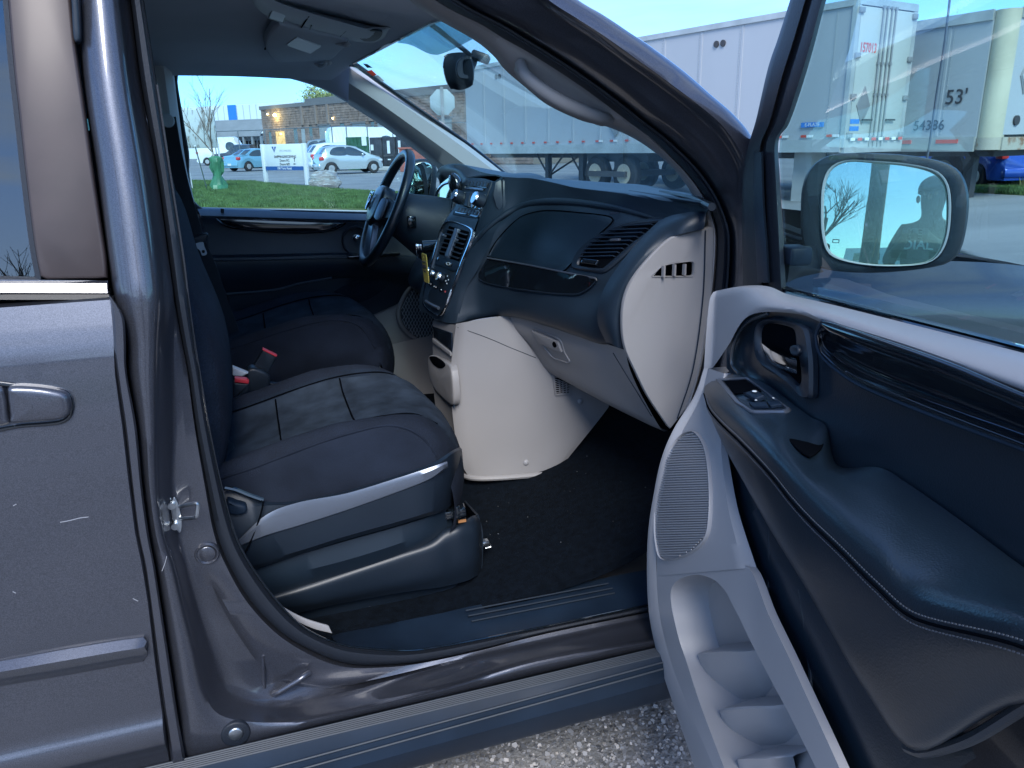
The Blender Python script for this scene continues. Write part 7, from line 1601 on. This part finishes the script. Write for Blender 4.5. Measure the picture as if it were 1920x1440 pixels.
mk('recycle_mark', frame([in_pocket(1398+6*cos(t*pi/6), 1229+14*sin(t*pi/6), .048) for t in range(12)], [in_pocket(1398+4.8*cos(t*pi/6), 1229+12*sin(t*pi/6), .048) for t in range(12)], .002, .0004, n=30), 'beige_light', fd)
# speaker grille of fine ribs
gsp = st(1296, 812, 1312, 818, 1326, 845, 1333, 890, 1335, 950, 1328, 1005, 1300, 1034, 1262, 1048, 1242, 1043, 1234, 1010, 1233, 970, 1238, 910, 1255, 855, 1275, 825)
BL0 = bvh(lpo)
def sgp(x, y, d): 
    # sheet of the closed panel
    i = max(j for j in range(k6) if lo_e[j][2] <= y) if y >= 690 else 0
    q_ = hit(BL0, x, y, .001+d); return q_ if q_ is not None else lin_t(x, y)+DN_*(.001+d)
mk('speaker_rim', frame([sgp(1285+(x-1285)*1.03, 930+(y-930)*1.015, .006) for x, y in gsp], [sgp(x, y, .006) for x, y in gsp], .01, .002, n=80), 'beige_light', fd)
pl_g = mk('speaker_grille', plate([sgp(x, y, .001) for x, y in gsp], .004, .001, n=80), 'beige', fd)
def xr(y):
    xs_ = []
    for (x0, y0), (x1, y1) in zip(gsp, gsp[1:]+gsp[:1]):
        if (y0-y)*(y1-y) <= 0 and y0 != y1: xs_.append(x0+(x1-x0)*(y-y0)/(y1-y0))
    return min(xs_), max(xs_)
yr = 816
while yr < 1045:
    a0, a1 = xr(yr); slope = -.07
    if a1-a0 > 4: mk('grille_rib', tube([sgp(a0+1, yr, .003), sgp((a0+a1)/2, yr-1, .003), sgp(a1-1, yr-2 if yr < 1040 else yr, .003)], .0016, n=4, seg=5), 'beige_light', fd)
    yr += 4.6
# black insert behind armrest and handle
ins = [[('n', 1362, 690, .058), ('n', 1364, 650, .06), ('n', 1378, 615, .062), ('n', 1404, 590, .062), ('n', 1440, 574, .06), ('n', 1490, 580, .05), ('n', 1560, 603, .048), ('n', 1700, 648, .048), ('n', 1920, 728, .05), ('n', 2150, 810, .05)],
       [('n', 1372, 700, .055), ('n', 1378, 660, .05), ('n', 1392, 628, .045), ('n', 1412, 604, .045), ('n', 1442, 590, .045), ('n', 1490, 596, .045), ('n', 1555, 622, .045), ('n', 1700, 670, .045), ('n', 1920, 760, .045), ('n', 2150, 845, .045)],
       [('n', 1390, 708, .05), ('n', 1396, 690, .045), ('n', 1406, 680, .042), ('n', 1425, 690, .042), ('n', 1470, 720, .042), ('n', 1520, 730, .042), ('n', 1560, 720, .042), ('n', 1700, 775, .042), ('n', 1920, 870, .042), ('n', 2150, 965, .042)],
       [('n', 1400, 712, .05), ('n', 1420, 715, .045), ('n', 1440, 722, .042), ('n', 1470, 745, .042), ('n', 1500, 768, .042), ('n', 1540, 800, .042), ('n', 1600, 840, .042), ('n', 1740, 900, .042), ('n', 1920, 990, .042), ('n', 2150, 1090, .042)],
       [('n', 1400, 730, .05), ('n', 1420, 735, .045), ('n', 1440, 745, .042), ('n', 1470, 770, .042), ('n', 1500, 800, .042), ('n', 1540, 850, .042), ('n', 1600, 900, .04), ('n', 1740, 970, .04), ('n', 1920, 1090, .04), ('n', 2150, 1200, .04)]]
bins = mk('black_insert', loftS(ins, 7, sub_v=26, lin_v=False), 'leather', fd, sharp=60)
mk('insert_piping', tube(nn_(st(1385, 700, 1372, 680, 1380, 635, 1402, 604, 1440, 588), .058), .003, n=6), 'leather', fd)
# gloss dished trim
def dip(l, n): return [('n', x, y, n) for x, y in l]
gt_t = st(1543, 602, 1560, 606, 1647, 634, 1780, 680, 1920, 738, 2100, 806); gt_b = st(1533, 640, 1540, 668, 1613, 722, 1720, 765, 1920, 838, 2100, 905)
gt_b = st(1532, 630, 1541, 664, 1600, 712, 1713, 762, 1920, 840, 2100, 910)
mk('gloss_trim', loftS([dip(mixl(gt_t, gt_b, -.02), .044), dip(gt_t, .062), dip(mixl(gt_t, gt_b, .22), .066), dip(mixl(gt_t, gt_b, .38), .058), dip(mixl(gt_t, gt_b, .6), .05), dip(mixl(gt_t, gt_b, .8), .054), dip(mixl(gt_t, gt_b, .94), .064), dip(gt_b, .062), dip(mixl(gt_t, gt_b, 1.04), .042)], 8, sub_v=40, lin_v=False), 'gloss_black', fd, sharp=80)
mk('trim_bead', tube([('n', x, y, .06) for x, y in st(1543, 601, 1531, 628, 1540, 666, 1600, 715, 1713, 765, 1920, 843, 2100, 913)], .0028, n=6, seg=80), 'board_plastic', fd)
# inner handle
hr_o = st(1413, 608, 1425, 598, 1445, 596, 1492, 607, 1508, 618, 1514, 645, 1518, 680, 1518, 740, 1514, 748, 1500, 745, 1478, 722, 1450, 704, 1425, 688, 1412, 668, 1409, 635)
hr_i = st(1424, 616, 1432, 608, 1450, 606, 1482, 613, 1490, 622, 1492, 650, 1500, 690, 1500, 715, 1492, 720, 1478, 706, 1455, 690, 1435, 676, 1426, 660, 1422, 635)
mk('handle_surround', frame([('n', x, y, .056) for x, y in hr_o], [('n', x, y, .05) for x, y in hr_i], .012, .005, n=80), 'black_plastic', fd)
mk('handle_cavity', plate([('n', x, y, .0445) for x, y in hr_i], .004, .001, n=60), 'dark_open', fd)
mk('inner_handle', loftS([[('n', 1428, 640, .05), ('n', 1445, 652, .058), ('n', 1470, 664, .062), ('n', 1493, 672, .06)], [('n', 1429, 646, .062), ('n', 1446, 658, .07), ('n', 1470, 669, .073), ('n', 1494, 677, .07)], [('n', 1436, 668, .06), ('n', 1450, 678, .068), ('n', 1472, 688, .07), ('n', 1494, 698, .066)], [('n', 1438, 674, .05), ('n', 1450, 684, .056), ('n', 1472, 694, .058), ('n', 1494, 702, .056)]], 6, sub_v=12, lin_v=False), 'chrome', fd)
mk('lock_lever', plate(nn_(st(1480, 650, 1492, 648, 1496, 660, 1490, 668, 1482, 664), .058), .012, .003, n=24), 'black_plastic', fd)
# armrest: top face, front roll, side, underside
ar = [
    [('n', 1345, 706, .056), ('n', 1370, 702, .055), ('n', 1400, 705, .052), ('n', 1440, 722, .048), ('n', 1487, 757, .045), ('n', 1520, 782, .045), ('n', 1549, 800, .044), ('n', 1570, 872, .044), ('n', 1647, 876, .044), ('n', 1700, 905, .044), ('n', 1800, 975, .044), ('n', 1920, 1064, .044), ('n', 2120, 1200, .044)],
    [('n', 1335, 714, .066), ('n', 1355, 722, .078), ('n', 1385, 740, .085), ('n', 1425, 770, .088), ('n', 1468, 800, .09), ('n', 1500, 830, .09), ('n', 1525, 858, .09), ('n', 1555, 885, .09), ('n', 1605, 915, .09), ('n', 1680, 965, .09), ('n', 1780, 1045, .09), ('n', 1920, 1110, .085), ('n', 2120, 1230, .085)],
    [('n', 1322, 724, .075), ('n', 1338, 745, .095), ('n', 1366, 768, .108), ('n', 1400, 795, .118), ('n', 1440, 832, .125), ('n', 1468, 862, .128), ('n', 1500, 895, .13), ('n', 1540, 938, .132), ('n', 1590, 985, .134), ('n', 1655, 1045, .135), ('n', 1728, 1110, .135), ('n', 1920, 1160, .13), ('n', 2120, 1270, .125)],
    [('n', 1320, 738, .078), ('n', 1330, 768, .10), ('n', 1352, 795, .114), ('n', 1386, 828, .125), ('n', 1424, 868, .132), ('n', 1452, 900, .135), ('n', 1482, 938, .138), ('n', 1520, 980, .14), ('n', 1572, 1030, .142), ('n', 1640, 1098, .142), ('n', 1715, 1160, .142), ('n', 1920, 1215, .138), ('n', 2120, 1320, .13)],
    [('n', 1324, 752, .07), ('n', 1334, 785, .095), ('n', 1352, 815, .108), ('n', 1380, 852, .118), ('n', 1412, 900, .124), ('n', 1436, 940, .128), ('n', 1462, 985, .13), ('n', 1500, 1050, .132), ('n', 1550, 1120, .134), ('n', 1620, 1200, .135), ('n', 1710, 1265, .135), ('n', 1920, 1270, .132), ('n', 2120, 1380, .12)],
    [('n', 1330, 765, .06), ('n', 1340, 798, .085), ('n', 1358, 838, .095), ('n', 1384, 885, .105), ('n', 1412, 935, .11), ('n', 1440, 985, .112), ('n', 1470, 1035, .115), ('n', 1507, 1095, .118), ('n', 1556, 1180, .12), ('n', 1622, 1290, .12), ('n', 1715, 1398, .12), ('n', 1920, 1312, .12), ('n', 2120, 1430, .11)],
    [('n', 1336, 766, .04), ('n', 1346, 800, .05), ('n', 1364, 842, .06), ('n', 1390, 888, .07), ('n', 1418, 938, .075), ('n', 1446, 988, .08), ('n', 1476, 1036, .085), ('n', 1513, 1096, .09), ('n', 1562, 1180, .09), ('n', 1628, 1290, .09), ('n', 1720, 1402, .09), ('n', 1925, 1318, .09), ('n', 2125, 1436, .09)]]
arm = mk('armrest', loftS(ar, 7, sub_v=44, lin_v=False), 'leather', fd, sharp=80)
# double stitching: tiny separate thread stitches
stl = spl(ar[3], 420)
def offp(p, d): return p+(CC-p).normalized()*.0045+V((0, 0, d))
mk('stitch_seam', tube([offp(p, 0)-(CC-p).normalized()*.003 for p in stl[::6]], .0016, n=5, seg=200), 'dark_open', fd)
for dz in (.006, -.006):
    mk('stitching', [tube([offp(stl[i], dz), offp(stl[i+1], dz)], .0008, n=4, lin=True) for i in range(20, 416, 2)], 'silver', fd, kind='stuff')
# pull cup in the armrest
cup = st(1475, 820, 1500, 812, 1530, 811, 1555, 813, 1558, 826, 1545, 850, 1527, 862, 1505, 852, 1484, 838)
BA = bvh(arm)
cz0 = hit(BA, 1500, 832, .003).z
cup = st(1476, 821, 1492, 814, 1515, 812, 1540, 813, 1549, 818, 1548, 832, 1538, 846, 1522, 856, 1505, 850, 1488, 837)
mk('pull_cup_dark_plate', plate([WZ(1515+(x-1515)*.9, 832+(y-832)*.87, cz0-.0015) for x, y in cup], .003, .0008, n=50, face=V((0, 0, 1))), 'dark_open', fd)  # flat dark plate; the shade inside the cup is put into its colour
# window switch plate
BA = bvh(arm)
def asp(x, y, off=0): return hit(BA, x, y, .002+off, ('n', x, y, .09))
mk('switch_bezel', frame([asp(x, y, .002) for x, y in crn(st(1344, 713, 1403, 710, 1484, 771, 1470, 776, 1408, 776, 1380, 757))], [asp(x, y, .002) for x, y in crn(st(1356, 716, 1402, 714, 1474, 769, 1466, 772, 1412, 772, 1388, 755))], .006, .002, n=70), 'silver', fd)
sp2 = mk('switch_plate', plate([asp(x, y) for x, y in crn(st(1356, 716, 1402, 714, 1474, 769, 1466, 772, 1412, 772, 1388, 755))], .004, .001, n=50), 'black_plastic', fd)
mk('switch_recess', plate([asp(x, y, .003) for x, y in crn(st(1360, 718, 1400, 716, 1432, 738, 1378, 742))], .002, .0005, n=30), 'dark_open', fd)
mk('window_switch', plate([asp(x, y, .009) for x, y in crn(st(1398, 746, 1422, 740, 1438, 751, 1420, 758))], .008, .003, n=30), 'board_plastic', fd)
mk('lock_button', plate([asp(x, y, .006) for x, y in crn(st(1406, 762, 1438, 760, 1444, 769, 1414, 770))], .005, .0015, n=24), 'board_plastic', fd)
mk('lock_button', plate([asp(x, y, .006) for x, y in crn(st(1441, 760, 1460, 758, 1468, 766, 1447, 769))], .005, .0015, n=24), 'board_plastic', fd)
for x, y, s_3 in ((1421, 747, .004), (1424, 764, .002), (1454, 761, .002)): mk('switch_mark', sphere(asp(x, y, .0115), s_3, 8, 6, (1, 1, .3)), 'white_mark', fd)
# lower black door skin below the armrest
lb = [[('n', t[1], t[2], t[3]-.004) for t in lo_r],
      [('n', t[1]+6, t[2]-2, t[3]-.03) for t in lo_r],
      [('n', t[1]+22, t[2]-12, t[3]-.03) for t in lo_r],
      [('n', t[1]+60, t[2]-40, t[3]-.03) for t in lo_r],
      [('n', t[1]+(110 if i_ > 7 else 15+12*i_), t[2]-(80 if i_ > 7 else 10*i_), max(.05, t[3]-.04)) for i_, t in enumerate(lo_r)],
      [('n', t[1]+(200 if i_ > 7 else 20+22*i_), t[2]-(140 if i_ > 7 else 18*i_), max(.05, t[3]-.05)) for i_, t in enumerate(lo_r)]]
lsk = mk('lower_skin', loftS(lb, 7), 'leather', fd, sharp=80)
BL_ = bvh(lsk)
mk('fold_line', tube([hit(BL_, x, y, -.002, ('n', x, y, .08)) for x, y in st(1418, 900, 1428, 950, 1438, 990, 1441, 1040, 1439, 1090, 1437, 1140)], .003, n=8), 'leather', fd)
mk('fold_line', tube([hit(BL_, x, y, -.003, ('n', x, y, .08)) for x, y in st(1497, 1105, 1505, 1160, 1514, 1240, 1524, 1320)], .0035, n=8), 'leather', fd)
mk('lower_swoop', tube([('n', x, y, .10) for x, y in st(1700, 1400, 1725, 1410, 1760, 1405, 1830, 1380, 1920, 1325, 2050, 1250)], .006, n=8, seg=30), 'leather', fd)
# ---- door mirror ----
mcx = 1660
mh_o = st(1500, 400, 1503, 350, 1520, 312, 1556, 290, 1620, 286, 1700, 290, 1770, 303, 1803, 325, 1817, 370, 1812, 430, 1798, 475, 1770, 496, 1700, 508, 1620, 512, 1550, 506, 1515, 490, 1502, 450)
mg_o = st(1546, 400, 1548, 350, 1560, 318, 1590, 303, 1640, 305, 1700, 310, 1750, 322, 1772, 345, 1778, 385, 1774, 440, 1758, 478, 1730, 494, 1660, 497, 1600, 490, 1562, 475, 1549, 445)
# real place: mirror face roughly square to the view, 0.2 m in front of the frame
mc = Dn(1660, 395, -.2); mn = ((CC-mc).normalized()+V((-.10, 0, .04))).normalized()
def MP(px, py, off=0):
    v = ray(px, py); q_ = mc; return CC+v*((q_-CC).dot(mn)/v.dot(mn))+mn*off
mhs = [MP(x, y, -.01) for x, y in mh_o]
ho = spl(mhs, 70, True); cen = sum(ho, V())/70
hi_ = spl([MP(x, y, .004) for x, y in mg_o], 70, True)
def scl(l, s_, off, sh=V()): return [cen+(q_-cen)*s_+mn*off+sh for q_ in l]
if newell(ho).dot(newell(hi_)) < 0: hi_.reverse()
k = min(range(70), key=lambda i: sum((ho[j]-hi_[(j+i) % 70]).length_squared for j in range(0, 70, 5))); hi_ = hi_[k:]+hi_[:k]
rg = [scl(ho, .25, -.11), scl(ho, .6, -.105), scl(ho, .85, -.08), scl(ho, .97, -.04), scl(ho, 1.0, -.01), scl(ho, 1.0, .002), [a.lerp(b, .12)+mn*.012 for a, b in zip(ho, hi_)], [a.lerp(b, .6)+mn*.008 for a, b in zip(ho, hi_)], [a.lerp(b, .93) for a, b in zip(ho, hi_)], [b-mn*.008 for b in hi_]]
mk('mirror_housing', rings_mesh(rg, False, True, False), 'black_plastic', fd, sharp=50)
mk('mirror_bezel', rings_mesh([[a.lerp(b, .86)+mn*.004 for a, b in zip(ho, hi_)], [a.lerp(b, .9)+mn*.009 for a, b in zip(ho, hi_)], [a.lerp(b, .98)+mn*.007 for a, b in zip(ho, hi_)], [a.lerp(b, 1.0)-mn*.004 for a, b in zip(ho, hi_)]], False), 'console_grey', fd)
# convex glass
gc = sum(hi_, V())/70; GR = 1.7; rings = []
gn = mn
MIRROR_TILT = V((.0, .0, .0))
for s_4 in (1.02, .85, .65, .45, .25, .08):
    r_ = []
    for b in hi_:
        d = (b-gc)*s_4; r_.append(gc+d+mn*(.0-.004-(d.length_squared)/(2*GR)+.0035))
    rings.append(r_)
# the driver has set the glass so that the photographer shows at its right side
HEADP = V((CC.x-.12, CC.y-.5, 1.66)); pq = MP(1742, 372)
bis = ((CC-pq).normalized()+(HEADP-pq).normalized()).normalized()
gnorm = (bis - (pq-gc)/GR).normalized(); rotq = mn.rotation_difference(gnorm)
rings = [[gc+rotq@(p-gc) for p in r_] for r_ in rings]
mk('mirror_glass', rings_mesh(rings, False, False, True), 'mirror', fd, sharp=80)
mk('heater_mark', frame([MP(x, y, .006) for x, y in crn(st(1562, 448, 1575, 449, 1574, 456, 1561, 455))], [MP(x, y, .006) for x, y in crn(st(1563.5, 449.5, 1573.5, 450.5, 1572.5, 454.8, 1562.5, 454))], .0008, .0002, n=30), 'black_plastic', fd)
mk('mirror_arm', loft([[('n', 1478, 470, -.03), ('n', 1500, 462, -.06), ('n', 1530, 460, -.11)], [('n', 1480, 500, -.03), ('n', 1505, 500, -.06), ('n', 1540, 505, -.12)], [('n', 1476, 530, -.03), ('n', 1500, 520, -.07), ('n', 1545, 510, -.13)]], nu=14, nv=12, thick=.03), 'black_plastic', fd)
mk('mirror_foot', box(Dn(1490, 478, -.03), (.05, .04, .03), DD, DN_, bev=.006), 'board_plastic', fd)
# ================= behind the camera (seen only in reflections) =================
pp = V((CC.x-.12, CC.y-.55, 0))
def person(base_, fwd):
    side = V((-fwd.y, fwd.x, 0))   # to the person's left
    def Q(a, b, z): return base_+side*a+fwd*b+V((0, 0, z))
    vs = {'pel': (Q(0, 0, .95), .15), 'ab': (Q(0, .0, 1.1), .15), 'ch': (Q(0, 0, 1.32), .165), 'nk': (Q(0, .01, 1.5), .065), 'hd0': (Q(0, .03, 1.58), .075), 'hd1': (Q(0, .04, 1.68), .095), 'hd2': (Q(0, .03, 1.75), .075)}
    ed = [('pel', 'ab'), ('ab', 'ch'), ('ch', 'nk'), ('nk', 'hd0'), ('hd0', 'hd1'), ('hd1', 'hd2')]
    for s_, n_ in ((1, 'l'), (-1, 'r')):
        vs['sh'+n_] = (Q(.18*s_, 0, 1.42), .07); vs['el'+n_] = (Q(.25*s_, .1, 1.17), .05); vs['wr'+n_] = (Q(.09*s_, .33, 1.32), .033); vs['ha'+n_] = (Q(.055*s_, .39, 1.35), .028)
        vs['hp'+n_] = (Q(.09*s_, 0, .9), .1); vs['kn'+n_] = (Q(.11*s_, .02, .5), .065); vs['an'+n_] = (Q(.11*s_, -.02, .09), .045); vs['to'+n_] = (Q(.12*s_, .13, .045), .04)
        ed += [('ch', 'sh'+n_), ('sh'+n_, 'el'+n_), ('el'+n_, 'wr'+n_), ('wr'+n_, 'ha'+n_), ('pel', 'hp'+n_), ('hp'+n_, 'kn'+n_), ('kn'+n_, 'an'+n_), ('an'+n_, 'to'+n_)]
        for k_ in range(4):
            f0 = 'f%d%s' % (k_, n_); f1 = 'g%d%s' % (k_, n_); z0 = 1.375-.018*k_
            vs[f0] = (Q(.05*s_, .42, z0), .0095); vs[f1] = (Q(.015*s_, .44, z0), .008); ed += [('ha'+n_, f0), (f0, f1)]
        vs['t'+n_] = (Q(.035*s_, .395, 1.395), .0095); ed.append(('ha'+n_, 't'+n_))
    names = list(vs); me = bpy.data.meshes.new('person'); me.from_pydata([vs[k_][0]-base_ for k_ in names], [(names.index(a), names.index(b)) for a, b in ed], [])
    o = bpy.data.objects.new('person', me); COL.objects.link(o); o.location = base_
    sk_ = o.modifiers.new('skin', 'SKIN'); 
    for i, k_ in enumerate(names): me.skin_vertices[0].data[i].radius = (vs[k_][1], vs[k_][1])
    me.skin_vertices[0].data[0].use_root = True
    sb = o.modifiers.new('sub', 'SUBSURF'); sb.levels = 2; sb.render_levels = 2
    me.materials.append(MAT['cloth_dark'])
    setp(o, label='photographer in dark cap and sweatshirt reflected in the door mirror', category='person')
    mk('cap', [loft([[Q(cos(a_)*r, .035+sin(a_)*r*1.15, z) for a_ in [2*pi*k/16 for k in range(16)]] for z, r in ((1.70, .102), (1.75, .1), (1.79, .08), (1.815, .045), (1.82, .005))], nu=24, nv=12, closed_u=True), loft([[Q(x, .12, 1.712) for x in (-.085, 0, .085)], [Q(x, y, 1.70) for x, y in ((-.07, .19), (0, .215), (.07, .19))]], nu=10, lin=True, thick=.006)], 'cloth_dark', o)
    mk('face', [sphere(Q(0, .135, 1.655), .018, sq=(.8, .8, 1.2)), sphere(Q(.035, .118, 1.68), .012), sphere(Q(-.035, .118, 1.68), .012), sphere(Q(.1, .03, 1.66), .02, sq=(.5, 1, 1.5)), sphere(Q(-.1, .03, 1.66), .02, sq=(.5, 1, 1.5))], 'skin', o)
    ph = mk('phone', box(Q(0, .43, 1.35), (.15, .008, .075), side, fwd, bev=.003), 'gloss_black')
    setp(ph, label='dark phone held up in both hands by the photographer', category='phone')
    t_ = text('shirt_text', 'DIALO', Q(0, .165, 1.3), -side, V((0, 0, 1)), .09, 'white_mark', o, bold=.002)
mat('cloth_dark', (.06, .065, .07), .9, vary=.2); mat('skin', (.3, .19, .14), .5)
person(pp, (V((.45, .9, 0))).normalized())
up_ = CC + V((-2.3, -4.6, 0)); up_.z = 0
def reflected(px, py, dist):
    p = MP(px, py); n = (gnorm + (p-gc)/GR).normalized(); d = (p-CC).normalized(); r_ = d-n*2*d.dot(n); r_.z = 0; r_.normalize(); q_ = p+r_*dist; return V((q_.x, q_.y, 0))
pl_ = reflected(1640, 400, 6.5)
mk('utility_pole', cyl(pl_, pl_+V((0, 0, 9)), .2, .17, n=16), 'bark', label='tall weathered pole standing behind the photographer', cat='pole')
tA, tB = reflected(1548, 400, 9), reflected(1380, 400, 14)
rc_ = ray(25, 440); tC = W(25, 440, .05)+V((rc_.x, -rc_.y, 0)).normalized()*15; tC.z = 0
for i, (x, y, s_, sc_l) in enumerate(((tA.x, tA.y, 31, 'wide bare tree standing on the grass behind the photographer'), (tB.x, tB.y, 33, 'second bare tree farther behind the photographer'), (tC.x, tC.y, 35, 'bare tree reflected in the rear side window'))):
    b_ = V((x, y, 0)); tr2 = empty('bare_tree', b_, sc_l, 'tree', 'bare trees behind the photographer')
    g, tips = bare_tree(b_, 2.6, .075, s_, 'bark', 4, .7, 4); mk('trunk', g[0], 'bark', tr2); mk('crown', g[1:], 'bark', tr2)
mk('rear_lawn', poly([V((-60, -9, .004)), V((60, -9, .004)), V((60, -20, .004)), V((-60, -20, .004))]), 'soil', kind='structure', flat=True)
hb = empty('distant_building', (-20, -60, 0), 'long pale low building across the road behind the photographer', 'building')
mk('wall', box((-20, -60, 2.6), (90, 12, 5.2)), 'white_metal', hb, flat=True); mk('base_course', box((-20, -53.9, .9), (90, .2, 1.8)), 'brick_tan', hb, flat=True)
for k in range(14): mk('window', box((-60+k*6, -53.9, 3.2), (2.6, .2, 1.4)), 'car_glass', hb)
